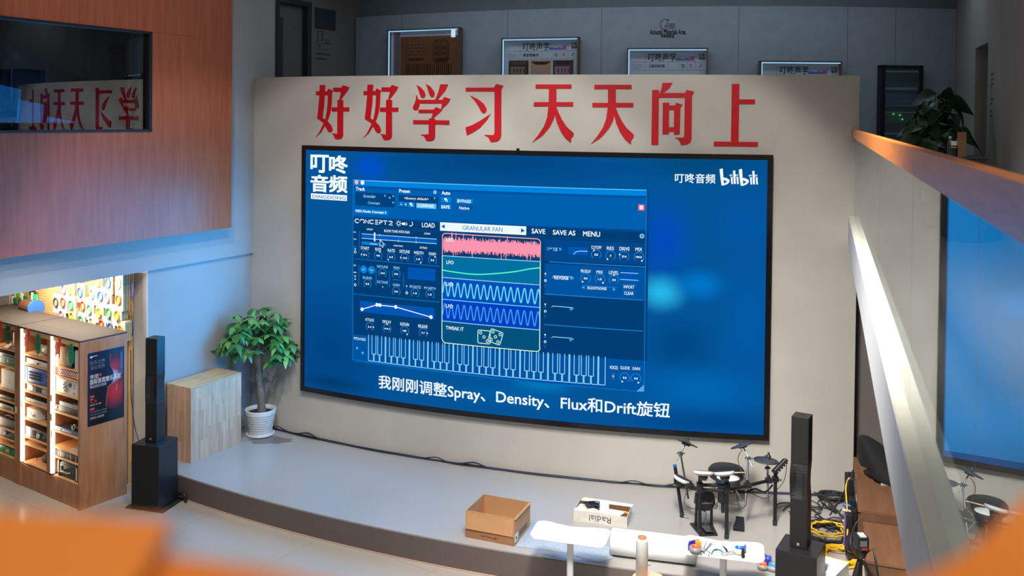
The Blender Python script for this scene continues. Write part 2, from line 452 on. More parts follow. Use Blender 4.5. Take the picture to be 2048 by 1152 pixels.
struct(arc_b(MB(), -9.5, 3.6, RB - .2, RW - .1, 7.6, 7.8).build('ceiling_corridor', m_dark), 'corridor ceiling')

# ---------------- right side: mezzanine edge, balustrade, right wall
G0 = Vector((4.35, 11.76, 0)); GD = Vector((3.15, 9.3, 0)).normalized(); GN = Vector((GD.y, -GD.x, 0))
def GL(t, off, z): return G0 + GD * t + GN * off + Vector((0, 0, z))
def gbox(mb, t0, t1, o0, o1, z0, z1, mi=0):
    vs = [GL(t, o, z) for z in (z0, z1) for o in (o0, o1) for t in (t0, t1)]
    return mb.add(vs, [(0, 2, 3, 1), (4, 5, 7, 6), (0, 1, 5, 4), (2, 6, 7, 3), (0, 4, 6, 2), (1, 3, 7, 5)], mi)
TEND = -.02
RWP = Vector((6.84, 14.32, 0)); RWD = Vector((-.3207, -.947, 0)); RWN = Vector((-.947, .3207, 0))
def RWL(t, off, z): return RWP + RWD * t + RWN * off + Vector((0, 0, z))
def rbox(mb, t0, t1, o0, o1, z0, z1, mi=0):
    vs = [RWL(t, o, z) for z in (z0, z1) for o in (o0, o1) for t in (t0, t1)]
    return mb.add(vs, [(0, 2, 3, 1), (4, 5, 7, 6), (0, 1, 5, 4), (2, 6, 7, 3), (0, 4, 6, 2), (1, 3, 7, 5)], mi)
mb = MB(); gbox(mb, -12.6, TEND, -.055, 0.10, 3.56, 3.85)
ld = struct(mb.build('ledge', m_ledge, bevel=.004), 'cream painted kerb along the mezzanine edge')
mb = MB(); gbox(mb, -12.6, TEND, -.062, -.055, 3.50, 3.846); mb.build('fascia', m_fascia, ld)
mb = MB(); gbox(mb, -12.6, 2.6, .10, 2.6, 3.5, 3.75); gbox(mb, -12.6, TEND, -.06, .10, 3.5, 3.56)
struct(mb.build('floor_mezzanine', mat('mezzanine_floor', (120, 114, 110), .5, var=.04)), 'floor slab of the right mezzanine')
mb = MB(); rbox(mb, -.3, 1.97, -.2, 0, 3.75, 9); rbox(mb, 1.97, 3.0, -.2, 0, 6.05, 9); rbox(mb, 3.0, 14, -.2, 0, 3.75, 9)
rw = struct(mb.build('wall_right', m_rwall), 'rough grey right wall of the mezzanine')
mb = MB(); rbox(mb, 1.97, 2.55, -.35, -.2, 3.75, 6.05)
d2 = struct(mb.build('door_2', mat('door_jamb_grey', (120, 118, 122), .6)), 'open doorway in the right wall')
mb = MB(); rbox(mb, 2.55, 3.0, -.5, -.4, 3.75, 6.05); mb.build('door_leaf', m_dkgrey, d2)
mb = MB()
for i, (z, l) in enumerate(((5.62, .20), (5.56, .14), (5.50, .20), (5.40, .02), (5.32, .18), (5.27, .12), (5.18, .14), (5.12, .14))):
    rbox(mb, 3.25, 3.25 + l, 0, .002, z, z + (.03 if l > .1 else .1))
mb.build('wall_marking', mat('wall_marking', (96, 92, 88), .8, var=0), rw)
mb = MB(); rbox(mb, -.3, 14, -.2, 2.4, 7.6, 7.8)
struct(mb.build('ceiling_mezzanine', m_dark), 'mezzanine ceiling')
# wall under the mezzanine, in its shade
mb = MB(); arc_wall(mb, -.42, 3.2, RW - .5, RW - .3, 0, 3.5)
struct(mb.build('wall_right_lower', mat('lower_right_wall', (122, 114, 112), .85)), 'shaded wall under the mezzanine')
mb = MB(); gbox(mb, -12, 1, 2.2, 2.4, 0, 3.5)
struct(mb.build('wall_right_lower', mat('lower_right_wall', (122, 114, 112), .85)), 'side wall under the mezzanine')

# added fill lights for the near handrail, right wall and ledge, no lamps seen
spot('mezzanine_fill_light', (.1, -1.6, 8.2), (.1, .3, 4.9), 680, 54, (1, .93, .82))
area('mezzanine_fill_light', (4.6, 7.6, 7.5), (4.8, 8.2, 3.7), 42, .8, 3.0, (1, .96, .9))
area('mezzanine_fill_light', (.6, 4.6, 8.6), (2.6, 6.6, 3.8), 390, 1.5, 1.5, (1, .97, .90), 70)
# balustrade: glass panels under one wooden handrail
bal = thing('balustrade', 'long glass balustrade with an orange wooden handrail on the cream ledge', 'balustrade', tuple(GL(-6, 0, 3.85)))
inv = Matrix.Translation(-Vector(bal.location))
def bchild(mb, name, mats, bevel=0):
    for i in range(len(mb.v)): mb.v[i] = inv @ mb.v[i]
    return mb.build(name, mats, bal, bevel)
mg = glass('balustrade_glass', .045, (.90, .95, .95))
cuts = [TEND - .005, -1.72, -5.9, -8.35, -10.1, -11.5]
for a, b in zip(cuts[:-1], cuts[1:]):
    mb = MB(); gbox(mb, b + .004, a - .004, 0, .002, 3.85, 4.87); bchild(mb, 'glass_panel', mg)
# handrail: straight over the glass, then curving in front of the viewpoint
edge = [Vector(GL(t, -.036, 4.90)) for t in (TEND - .01, -2, -5, -8, -9.6, -10.9)]   # the atrium-side edge
edge += smooth([tuple(edge[-1]), (.60, .94, 4.90), (.42, .62, 4.90), (.27, .40, 4.90), (.18, .29, 4.90), (.133, .241, 4.90), (.095, .205, 4.90), (.05, .186, 4.90), (.0, .183, 4.90), (-.0437, .199, 4.90), (-.0771, .2085, 4.90), (-.119, .212, 4.90), (-.25, .27, 4.90), (-.5, .46, 4.90), (-.75, .75, 4.90)], 4)[1:]
vs = []; fs = []
for i, p in enumerate(edge):
    a = edge[max(i - 1, 0)]; b = edge[min(i + 1, len(edge) - 1)]; d = (b - a).normalized(); nn = Vector((-d.y, d.x, 0))
    hw = .05 if i < 8 else .06
    for q, z in ((0, -.05), (hw, -.05), (hw, .05), (0, .05)): vs.append(p + nn * q + Vector((0, 0, z)))
for i in range(len(edge) - 1):
    for k in range(4): fs.append((i * 4 + k, i * 4 + (k + 1) % 4, i * 4 + 4 + (k + 1) % 4, i * 4 + 4 + k))
fs += [(0, 1, 2, 3), tuple(len(vs) - 4 + k for k in (3, 2, 1, 0))]
mb = MB().add(vs, fs); bchild(mb, 'handrail', m_rail)
mb = MB(); mb.prism([(-.0775, .212), (-.119, .2158), (-.25, .275), (-.21, .20), (-.11, .15), (-.07, .15)], 4.945, 4.9565); bchild(mb, 'handrail_splice', m_rail)

# shop ceiling behind the overhang and its pegboard wall
mb = MB(); lwbox(mb, -7.5, -2.06, -5, -.25, 2.93, 3.05)
struct(mb.build('ceiling_shop', mat('shop_ceiling', (200, 195, 188), .8, var=0)), 'shop ceiling behind the overhang')
PP = Vector((-5.19, 12.57, 0)); PG = Vector((-.83, .558, 0)).normalized(); PN = Vector((-PG.y, PG.x, 0))
if PN.dot(Vector((0, -1, 0))) < 0: PN = -PN
def PGL(t, off, z): return PP + PG * t + PN * off + Vector((0, 0, z))
def pbox(mb, t0, t1, o0, o1, z0, z1, mi=0):
    vs = [PGL(t, o, z) for z in (z0, z1) for o in (o0, o1) for t in (t0, t1)]
    return mb.add(vs, [(0, 2, 3, 1), (4, 5, 7, 6), (0, 1, 5, 4), (2, 6, 7, 3), (0, 4, 6, 2), (1, 3, 7, 5)], mi)
def peg_mat():
    m = mat('pegboard', (214, 168, 112), .6, var=.04)
    nt = m.node_tree; b = nt.nodes['Principled BSDF']; N = nt.nodes.new; L = nt.links.new
    old = b.inputs['Base Color'].links[0].from_socket
    tc = N('ShaderNodeTexCoord'); mp = N('ShaderNodeMapping'); mp.inputs['Rotation'].default_value = (0, 0, radians(33.9)); mp.inputs['Scale'].default_value = (26, 26, 26); L(tc.outputs['Object'], mp.inputs[0])
    sp = N('ShaderNodeSeparateXYZ'); L(mp.outputs[0], sp.inputs[0])
    def cell(o):
        f = N('ShaderNodeMath'); f.operation = 'FRACT'; L(o, f.inputs[0]); g = N('ShaderNodeMath'); g.operation = 'SUBTRACT'; g.inputs[1].default_value = .5; L(f.outputs[0], g.inputs[0]); return g.outputs[0]
    a, c = cell(sp.outputs[0]), cell(sp.outputs[2])
    h = N('ShaderNodeCombineXYZ'); L(a, h.inputs[0]); L(c, h.inputs[1]); ln = N('ShaderNodeVectorMath'); ln.operation = 'LENGTH'; L(h.outputs[0], ln.inputs[0])
    lt = N('ShaderNodeMath'); lt.operation = 'LESS_THAN'; lt.inputs[1].default_value = .2; L(ln.outputs['Value'], lt.inputs[0])
    mx = N('ShaderNodeMix'); mx.data_type = 'RGBA'; L(lt.outputs[0], mx.inputs[0]); L(old, mx.inputs[6]); mx.inputs[7].default_value = lin((120, 80, 45)); L(mx.outputs[2], b.inputs['Base Color'])
    return m
m_peg = peg_mat()
mb = MB(); pbox(mb, .0, 3.05, -.06, 0, 0, 2.93)
struct(mb.build('wall_shop', m_peg), 'tan pegboard wall of the shop')
mb = MB(); pbox(mb, 3.05, 5.5, -.06, .02, 0, 2.93)
struct(mb.build('wall_shop', mat('shop_wall_white', (205, 196, 188), .7, var=0)), 'white shop wall beside the pegboard')
# the shop's own ceiling light over the pegboard
p = PGL(1.0, .5, 2.88); area('shop_pegboard_light', tuple(p), tuple(PGL(1.0, .02, 1.9)), 62, 2.2, .12, (1, .9, .74), 170)

# ================================================================== THE VIDEO WALL
S0, S1, Z0, Z1 = -8.20, -1.495, .985, 4.617
scr = thing('video_wall', 'huge curved video wall in a black frame, showing a blue synthesizer window', 'screen', cyl(-4.85, Z0, RW))
sinv = Matrix.Translation(-Vector(scr.location))
def sbuild(mb, name, mats, parent):
    if parent is scr:
        for i in range(len(mb.v)): mb.v[i] = sinv @ mb.v[i]
    else:
        for i in range(len(mb.v)): mb.v[i] = sinv @ mb.v[i]
    return mb.build(name, mats, parent)
mb = MB(); fw_ = .066
for a, b, c, d in ((S0, S1, Z1 - fw_, Z1), (S0, S1, Z0, Z0 + fw_), (S0, S0 + fw_ * .85, Z0 + fw_, Z1 - fw_), (S1 - fw_, S1, Z0 + fw_, Z1 - fw_)):
    arc_wall(mb, a, b, RW, RW + .075, c, d, 0, 40 if b - a > 1 else 1)
a, b = sz(1037, 304); mb.box(-.02, .02, -.03, .02, -.02, .03, 0, Matrix.Translation(cyl(a, Z1, RW + .08)))
sbuild(mb, 'frame', mat('screen_frame_black', (20, 18, 20), .25, var=0), scr)

# the picture: soft blue blobs
def disp_mat():
    m = bpy.data.materials.new('display_picture'); m.use_nodes = True
    nt = m.node_tree; nt.nodes.remove(nt.nodes['Principled BSDF']); N = nt.nodes.new; L = nt.links.new
    uv = N('ShaderNodeUVMap'); uv.uv_map = 'UVMap'
    col = None
    def blob(prev, u, v, rx, rz, rgb, k):
        s, z = sz(u, v)
        mp = N('ShaderNodeMapping'); mp.vector_type = 'POINT'
        mp.inputs['Scale'].default_value = (1 / rx, 1 / rz, 0); mp.inputs['Location'].default_value = (-s / rx, -z / rz, 0)
        L(uv.outputs[0], mp.inputs[0])
        ln = N('ShaderNodeVectorMath'); ln.operation = 'LENGTH'; L(mp.outputs[0], ln.inputs[0])
        r = N('ShaderNodeMapRange'); r.interpolation_type = 'SMOOTHSTEP'; r.inputs[1].default_value = 0; r.inputs[2].default_value = 1; r.inputs[3].default_value = k; r.inputs[4].default_value = 0
        L(ln.outputs['Value'], r.inputs[0])
        mx = N('ShaderNodeMix'); mx.data_type = 'RGBA'; L(r.outputs[0], mx.inputs[0])
        if prev is None: mx.inputs[6].default_value = lin((4, 84, 152))
        else: L(prev, mx.inputs[6])
        mx.inputs[7].default_value = lin(rgb); return mx.outputs[2]
    for b in ((660, 700, 1.6, 1.3, (0, 66, 130), .9), (1000, 320, 2.6, .5, (0, 70, 128), .9), (1400, 320, 1.2, .45, (0, 72, 120), .9), (740, 335, .42, .3, (0, 80, 205), .9), (660, 300, .5, .2, (0, 92, 140), .7),
              (1325, 480, .55, .75, (0, 74, 190), .9), (1360, 690, .6, .5, (0, 70, 130), .9), (1322, 585, .42, .32, (40, 185, 235), .95), (1400, 570, .45, .28, (0, 120, 205), .9), (1400, 780, 1.2, .45, (0, 104, 180), .8),
              (1080, 770, .6, .16, (0, 128, 195), .8), (1010, 790, 1.2, .22, (0, 96, 165), .7), (1420, 845, 1.4, .22, (0, 70, 135), .8), (660, 765, .9, .16, (0, 58, 100), .8), (1495, 640, .5, 1.2, (0, 92, 172), .6), (1490, 450, .6, .6, (0, 88, 168), .6)):
        col = blob(col, *b)
    e = N('ShaderNodeEmission'); L(col, e.inputs[0]); L(e.outputs[0], nt.nodes['Material Output'].inputs[0])
    return m
def patch(mb, s0, s1, z0, z1, r, mi=0):
    n = max(1, int(abs(s1 - s0) / .09)); vs = []; fs = []
    for i in range(n + 1):
        s = s0 + (s1 - s0) * i / n; vs += [cyl(s, z0, r), cyl(s, z1, r)]
    for i in range(n): fs.append((i * 2, i * 2 + 2, i * 2 + 3, i * 2 + 1))
    mb.add(vs, fs, mi)
mb = MB(); patch(mb, S0 + .04, S1 - .04, Z0 + .04, Z1 - .04, RW + .05)
pic = sbuild(mb, 'display', disp_mat(), scr)
uvl = pic.data.uv_layers.new(name='UVMap')
for lp in pic.data.loops:
    p = pic.data.vertices[lp.vertex_index].co + Vector(scr.location)
    uvl.data[lp.index].uv = (atan2(p.x - CC.x, CC.y - p.y) * RW, p.z)

UI = [em('ui_white', (232, 246, 255), 1.05), em('ui_body', (2, 72, 138)), em('ui_dark', (2, 62, 118)), em('ui_toolbar', (0, 96, 176)), em('ui_title', (0, 132, 222)),
      em('ui_box', (1, 66, 128)), em('ui_button', (0, 128, 214)), em('ui_bright', (92, 190, 248)), em('ui_pale', (150, 215, 250)), em('ui_line', (30, 140, 225)),
      em('ui_pink', (250, 150, 175)), em('ui_navy', (14, 62, 110)), em('ui_teal', (2, 112, 160)), em('ui_green', (90, 245, 205)), em('ui_azure', (2, 80, 185)),
      em('ui_royal', (4, 64, 190)), em('ui_cyan', (110, 220, 255)), em('ui_sky', (70, 165, 250)), em('ui_slate', (2, 82, 128)), em('ui_cream', (205, 240, 225)), em('ui_rose', (255, 175, 190)), em('ui_red', (245, 90, 110)), em('ui_blue', (0, 92, 190)), em('ui_mid', (0, 84, 160))]
WHITE, BODY, DARK, TOOL, TITLE, BOX, BTN, BRIGHT, PALE, LINE, PINK, NAVY, TEAL, GREEN, AZURE, ROYAL, CYAN, SKY, SLATE, CREAM, ROSE, RED, BLUE, MID = range(24)
RD = RW + .05
win = MB(); lines = MB(); let = MB()
def R(u0, v0, u1, v1, mi, k=1, mb=None):
    a, z1 = sz(u0, v0); b, z0 = sz(u1, v1); patch(mb or win, a, b, z0, z1, RD + .0012 * k, mi)
def polyl(P, w, mi, k=6, mb=None, raw=False):
    """polyline of width w metres through photo points (or raw s,z points)"""
    mb = mb or lines; Q = [Vector(p if raw else sz(*p)) for p in P]; r = RD + .0012 * k; o = len(mb.v); n = len(Q)
    vs = []
    for i, q in enumerate(Q):
        d = (Q[min(i + 1, n - 1)] - Q[max(i - 1, 0)]); d = d.normalized() if d.length > 1e-6 else Vector((1, 0)); e = Vector((-d.y, d.x)) * (w / 2)
        vs += [cyl(*(q - e), r), cyl(*(q + e), r)]
    mb.add(vs, [(i * 2, i * 2 + 2, i * 2 + 3, i * 2 + 1) for i in range(n - 1)], mi)
def LN(u0, v0, u1, v1, w=.008, mi=LINE, k=6):
    a = Vector(sz(u0, v0)); b = Vector(sz(u1, v1)); n = max(2, int((b - a).length / .1))
    polyl([a + (b - a) * i / n for i in range(n + 1)], w, mi, k, None, True)
def DISC(u, v, rad, mi, k=7, mb=None, n=20):
    s, z = sz(u, v); (mb or lines).add([cyl(s + rad * cos(2 * pi * i / n), z + rad * sin(2 * pi * i / n), RD + .0012 * k) for i in range(n)], [tuple(range(n))], mi)
def ARC(u, v, rad, w, mi, a0=0, a1=360, k=6):
    s, z = sz(u, v); n = 24
    polyl([(s + rad * cos(radians(a0 + (a1 - a0) * i / n)), z + rad * sin(radians(a0 + (a1 - a0) * i / n))) for i in range(n + 1)], w, mi, k, None, True)
def TRI(u, v, h, mi=PALE, d='down', k=7):
    s, z = sz(u, v); P = {'down': ((-1, .8), (1, .8), (0, -.9)), 'right': ((-.8, 1), (-.8, -1), (1, 0)), 'left': ((.8, 1), (.8, -1), (-1, 0)), 'up': ((-1, -.8), (1, -.8), (0, .9))}[d]
    lines.add([cyl(s + x * h, z + y * h, RD + .0012 * k) for x, y in P], [(0, 1, 2)], mi)
def TX(body, u0, v0, u1, v1, mi=WHITE, bold=.012, k=9, shear=0, mb=None):
    a, z1 = sz(u0, v0); b, z0 = sz(u1, v1); text(mb or let, body, a, z0, b, z1, lambda x, y: cyl(x, y, RD + .0012 * k), mi, bold, shear)
# window body
R(707, 360, 1293, 783, BODY, 1); R(707, 360, 1293, 392, TITLE, 2)
R(707, 371.5, 1293, 460, TOOL, 2); R(707, 371.5, 1293, 397, MID, 3)
R(707, 436, 1293, 783, DARK, 3); R(707, 436, 1293, 483, SLATE, 3.4); R(707, 668, 1293, 783, MID, 3.5); R(707, 436, 1293, 482, DARK, 3.6)
R(711, 384, 790, 415, BOX, 4); R(798, 390, 876, 418.5, BOX, 4); R(711, 417.5, 776, 430, BTN, 4)
LN(707, 360, 1293, 380.3, .012, BRIGHT); LN(707, 360, 706, 719, .010, BTN); LN(1293, 380, 1288, 783, .010, BTN); LN(706, 719, 1288, 783, .008, BTN)
for u0, v0, u1, v1 in ((799, 403, 807, 413), (808, 403.6, 815.5, 413.6), (816.5, 404, 830, 415), (882.3, 394.2, 902.7, 405.8)): R(u0, v0, u1, v1, BTN, 5)
R(833, 405.6, 873, 418, BRIGHT, 5); R(913, 396.8, 946, 407, BTN, 5); R(881.8, 408.5, 902.7, 418.6, BTN, 5); R(913, 410, 946, 420.5, MID, 5)
DISC(713.8, 364.3, .032, ROSE); DISC(725.6, 365, .032, WHITE)
for t in (('Track', 712.5, 373.7, 730.6, 381.4), ('Preset', 799.2, 378.3, 820.8, 385.8), ('Auto', 884.2, 382, 901, 389.6), ('MIDI Node: Concept 3', 712, 419.2, 773, 428.6)): TX(*t, bold=.03)
for t in (('Granular', 727.7, 388.7, 752, 396), ('a', 778.5, 393.5, 781.9, 397), ('Concept', 736.7, 402.5, 760.4, 410.6)): TX(*t, mi=PALE)
TX('<factory default>', 809, 393.5, 858.3, 402, shear=.25); TX('COMPARE', 836, 408.1, 868.1, 415.2, bold=.03); TX('SAFE', 883.3, 410.2, 900, 417.2, bold=.03)
TX('BYPASS', 915.6, 398.7, 942.3, 406, bold=.02); TX('Native', 919, 412.3, 939, 419.4)
TX('-', 801.5, 408, 804.5, 409); TX('+', 810.3, 406.6, 814, 411)
for u, v in ((770.6, 392), (787, 392.5), (787, 405.5), (869.8, 396.7)): TRI(u, v, .015)
DISC(870.4, 384.2, .026, PALE); TRI(870.4, 384.4, .012, DARK, 'down', 8)
for u, v in ((823, 409), (892.5, 399.6)):
    R(u - 3.2, v - 3.6, u + 1.6, v + .8, WHITE, 8); R(u - .8, v - .4, u + 3.4, v + 3.6, WHITE, 8.2); R(u - .2, v + .6, u + 2.4, v + 2.6, BTN, 8.4)
# header: CONCEPT 2, drawn with thin strokes
def STROKES(letters, u0, v0, u1, v1, w, mi=WHITE):
    a, z1 = sz(u0, v0); b, z0 = sz(u1, v1); H = z1 - z0
    for P in letters: polyl([(a + x * (b - a), z0 + y * H) for x, y in P], w, mi, 9, None, True)
def arcp(cx, cy, rx, ry, a0, a1, n=14): return [(cx + rx * cos(radians(a0 + (a1 - a0) * i / n)), cy + ry * sin(radians(a0 + (a1 - a0) * i / n))) for i in range(n + 1)]
STROKES([arcp(.065, .5, .06, .48, 45, 315), arcp(.20, .5, .06, .48, -60, 190), [(.285, 0), (.285, 1), (.375, 0), (.375, 1)], arcp(.46, .5, .06, .48, 45, 315),
         [(.545, .98), (.62, .98)], [(.545, .5), (.62, .5)], [(.545, .02), (.62, .02)], [(.66, 0), (.66, .55)], [(.655, .97), (.70, .97)] + arcp(.70, .735, .03, .235, 90, -90) + [(.655, .5)],
         [(.755, .97), (.86, .97)], [(.81, .75), (.81, 0)], arcp(.945, .72, .045, .26, 170, -30) + [(.90, .02), (1, .02)]], 710.5, 437.5, 786, 450.2, .012)
ARC(797.9, 446.7, .022, .008, WHITE)
for k in range(8):
    s, z = sz(797.9, 446.7); q = k * pi / 4; polyl([(s + .032 * cos(q), z + .032 * sin(q)), (s + .044 * cos(q), z + .044 * sin(q))], .008, WHITE, 6, None, True)
R(806, 445, 813, 450.2, WHITE, 6); DISC(806.4, 447.4, .0185, WHITE); DISC(813, 447.9, .0185, WHITE); DISC(812.6, 447.8, .012, DARK, 8)
ARC(821.8, 447.6, .030, .011, WHITE, -130, 60)
TX('LOAD', 844.8, 445.2, 870.2, 455.4, bold=.02)
R(880.8, 444.2, 1052.8, 470, WHITE, 8); TX('GRANULAR FAN', 925.6, 450.8, 1005.5, 463.6, mi=BLUE, bold=0, k=10); TRI(887, 452.6, .03, BLUE, 'left', 10); TRI(1046, 461, .03, BLUE, 'right', 10)
for t in (('SAVE', 1063.8, 457.2, 1090.8, 467.8), ('SAVE AS', 1106.3, 459.6, 1150.8, 470.8), ('MENU', 1166.6, 462.3, 1200.2, 473.4)): TX(*t, bold=.02)
R(1276.6, 408.4, 1289, 421.4, RED, 5); R(1279.2, 411, 1286.4, 418.6, WHITE, 6); R(1281.4, 413.4, 1284.2, 416.4, PALE, 7)
DISC(1284, 472, .030, PALE); DISC(1284, 472, .018, MID, 8); DISC(1284, 472, .008, PALE, 9)
# left sections
def bands(u0, v0, u1, v1, n=9):
    R(u0, v0, u1, v1, BLUE, 5)
    for i in range(n):
        a, zt = sz(u0, v0); b, zb = sz(u1, v1); h = (zt - zb) / n
        patch(win, a, b, zt - h * (i + .45), zt - h * i, RD + .0012 * 5.5, (AZURE if i % 2 else BODY))
LN(707, 484, 707.2, 484, .004)
R(724, 467.5, 874, 488, BLUE, 5); LN(724, 467.3, 874, 478.2, .010, PALE); LN(724, 476.3, 874, 487.3, .010, PALE)
LN(750, 464.8, 750, 482.5, .022, WHITE, 8)
for u, v in ((760, 470), (832.8, 475.4)): LN(u, v - 2, u, v + 2.4, .012, PALE, 7)
for u, v in ((797.6, 481.6), (832.8, 484)): LN(u, v - 2, u, v + 2.4, .012, PALE, 7)
R(724, 482.5, 772, 492.4, BTN, 6)
TX('GRAINS', 741, 486.4, 754.5, 489.6); TX('IMPORT', 734.4, 456.7, 746.9, 460.8); TX('ROOM TONE WITH FAN', 769.2, 458.8, 819.8, 467.2); TX('CLEAR', 849, 465, 861.5, 469.2); TX('VARIATION', 787.5, 489.4, 806.3, 493.7); TX('EXTRAS', 840.6, 493, 854.8, 497.8)
for t in (('START', 722.5, 492.5, 739.4, 499.6), ('SIZE', 751, 495.2, 763, 501.4), ('RATE', 776.3, 497.3, 790.6, 504.2), ('DETUNE', 800, 499.2, 820.2, 506.7), ('WIDTH', 828.3, 501.9, 847.3, 509), ('GAIN', 858.3, 504, 872.3, 510.4)): TX(*t)
def KNOB(u, v, num, rad=.062, a=None, mi=LINE):
    ARC(u, v, rad, .008, mi, -50, 230)
    if num: TX(num, u - 1.15 * len(num), v - 2, u + 1.15 * len(num), v + 2.2, bold=.03)
    if a is not None:
        s, z = sz(u, v); DISC(u, v, .001, mi)
        lines.add([cyl(s + rad * cos(radians(a)) + .016 * cos(2 * pi * i / 3), z + rad * sin(radians(a)) + .016 * sin(2 * pi * i / 3), RD + .0012 * 8) for i in range(3)], [(0, 1, 2)], WHITE)
for u, v, n, a in ((731, 509.3, '0.1', 180), (757, 511, '444', 60), (783, 513.8, '6.5', 220), (810, 515.6, '-2.0', 180), (837, 518, '1.0', -50), (865.5, 520, '0.5', 50)): KNOB(u, v, n, .062, a)
LN(711, 517.2, 879.5, 532.4, .008, BTN)
TX('OSC', 708, 529, 713, 532); TX('MAIN', 707.8, 543, 713.8, 546); TX('OSC', 708, 462.6, 713, 465.4); TX('MAIN', 707.8, 476.6, 713.8, 479.4)
for v in (498, 552, 558): DISC(711, v, .014, PALE)
for v in (493, 556.5): DISC(711, v, .012, LINE)
for v in (503.8, 569.5): ARC(711, v, .016, .008, WHITE)
LN(719, 461.5, 718.6, 507, .008, BTN); LN(718.4, 529, 718.4, 572, .008, BTN)
for u, v in ((728, 538.7), (743.7, 540)): DISC(u, v, .058, BTN)
polyl([(724.5, 540), (727, 536.5), (727.3, 541), (731, 537.2)], .009, PALE, 8); polyl([(739.8, 540), (741.5, 538), (743.2, 539.6), (745, 541.8), (747.4, 540.2)], .009, PALE, 8)
for t in (('DETUNE', 755, 530, 776.6, 536.6), ('PAN', 788, 532.3, 799.2, 538.4), ('BLEND', 726.6, 552.2, 744.8, 558.7), ('OCTAVE', 754.8, 560.5, 776.4, 567.7), ('GAIN', 786.6, 566.4, 800, 572.7), ('FM RATIO', 820, 569.8, 842.5, 577.4), ('FM DEPTH', 849, 573, 872, 579.7), ('0', 765, 571.4, 767.4, 575.6)): TX(*t, mi=PALE)
for u, v, n in ((765.6, 545.9, '-0.0'), (793, 547.7, '0.0'), (735.6, 567.5, '0.0'), (793, 582.7, '0.0'), (830.8, 586, '1.0'), (860.3, 588.7, '1.0')): KNOB(u, v, n)
for u, a, b in ((752.6, 537, 571), (779.4, 541, 574), (807.6, 545, 576)): LN(u, a, u, b, .008, BTN)
LN(786, 559, 801, 560.2, .008, BTN); bands(815.9, 533.7, 871.2, 561.8, 12); LN(814, 571.5, 814, 587, .006, BTN)
for v in (572, ): DISC(814, v, .012, PALE)
ARC(814, 585.6, .016, .008, WHITE)
LN(707, 587.6, 879, 604, .008, BTN)
bands(720, 600.7, 869, 639, 11)
P5 = [(725, 618.3), (754.8, 609.3), (760.6, 610), (792.2, 613.6), (862.6, 633.9)]
for a, b in zip(P5[:-1], P5[1:]): LN(*a, *b, .012, WHITE, 8)
for p in P5: DISC(*p, .026, WHITE, 9)
for t in (('ATTACK', 731.3, 635.7, 749.1, 643.2), ('DECAY', 766, 639.7, 783.2, 647.2), ('SUSTAIN', 801, 644.3, 818.8, 652.2), ('RELEASE', 837.3, 648.3, 855.6, 656.4)): TX(*t)
for u, v, n, a in ((740, 653.3, '2.4', 0), (774.8, 657, '444.3', 90), (809.8, 661.2, '100', -50), (846.8, 665.5, '7.7', 0)): KNOB(u, v, n, .062, a)
TX('PITCH MOD', 709, 673.6, 732, 681.8); DISC(714.8, 696, .020, SKY); DISC(725.9, 705.6, .020, SKY)
# LFO column
R(885, 466, 1081, 703, NAVY, 6.0); R(885, 512, 1081, 570, TEAL, 6.2)
for u0, v0, u1, v1, c in ((885.4, 466, 1081.5, 522.8, NAVY), (885.4, 511, 1081, 569.7, TEAL), (885.4, 554.5, 1081, 614.7, AZURE), (885.4, 598, 1080.5, 659.7, ROYAL), (885, 641.5, 1080, 703, SLATE)): R(u0, v0, u1, v1, c, 6.5)
rng = random.Random(3)
a0, zt = sz(887, 480); a1, _ = sz(1081, 500); zc = sz(980, 494)[1]
n = 150
for i in range(n):
    s = a0 + (a1 - a0) * i / n; h = .06 + .055 * rng.random() + (.06 if rng.random() > .94 else 0); h2 = .06 + .055 * rng.random() + (.05 if rng.random() > .95 else 0)
    patch(lines, s, s + (a1 - a0) / n * 1.05, zc - h2, zc + h, RD + .0012 * 8, PINK)
def WAVE(v0, v1, uL, vL, uR, vR, cyc, amp, mi, w, ph=0):
    a, za = sz(uL, vL); b, zb = sz(uR, vR); n = int(cyc * 16)
    polyl([(a + (b - a) * i / n, za + (zb - za) * i / n + amp * sin(2 * pi * cyc * i / n + ph)) for i in range(n + 1)], w, mi, 8, None, True)
P = smooth([(*sz(u, v), 0) for u, v in ((886, 540), (910, 544), (950, 548.5), (990, 547), (1030, 543), (1060, 537.6), (1080.5, 535.4))], 6)
polyl([(p.x, p.y) for p in P], .016, GREEN, 8, None, True)
WAVE(0, 0, 886, 577, 1080.5, 593.5, 14.6, .098, CYAN, .016, -.6); WAVE(0, 0, 886, 620.5, 1080, 638, 14.6, .098, SKY, .014, -.6)
for u0, v0, u1, v1, c in ((885.4, 511, 1081, 522.8, PALE), (885.4, 554.5, 1081, 569.7, PALE), (885.4, 598, 1080.5, 614.7, CYAN), (885, 641.5, 1080, 659.7, PALE)): LN(u0, v0, u1, v1, .010, c, 8.5)
LN(892, 466.5, 1074, 477.5, .011, ROSE, 8.5); LN(892, 685.5, 1073, 702.6, .012, CREAM, 8.5)
LN(885.4, 473, 885.4, 511, .010, ROSE, 8.5); LN(1081.4, 484, 1081, 522, .010, ROSE, 8.5)
LN(885.2, 511, 884.4, 678, .012, CREAM, 8.5); LN(1081, 523, 1079.6, 696, .012, CREAM, 8.5)
for (u, v, a) in ((892, 466.5, 90), (1074, 477.5, 0)):
    s, z = sz(u, v); r = .05
    polyl([(s + r * cos(radians(a + 90 * i / 6)), z - r + r * sin(radians(a + 90 * i / 6))) for i in range(7)], .011, ROSE, 8.5, None, True)
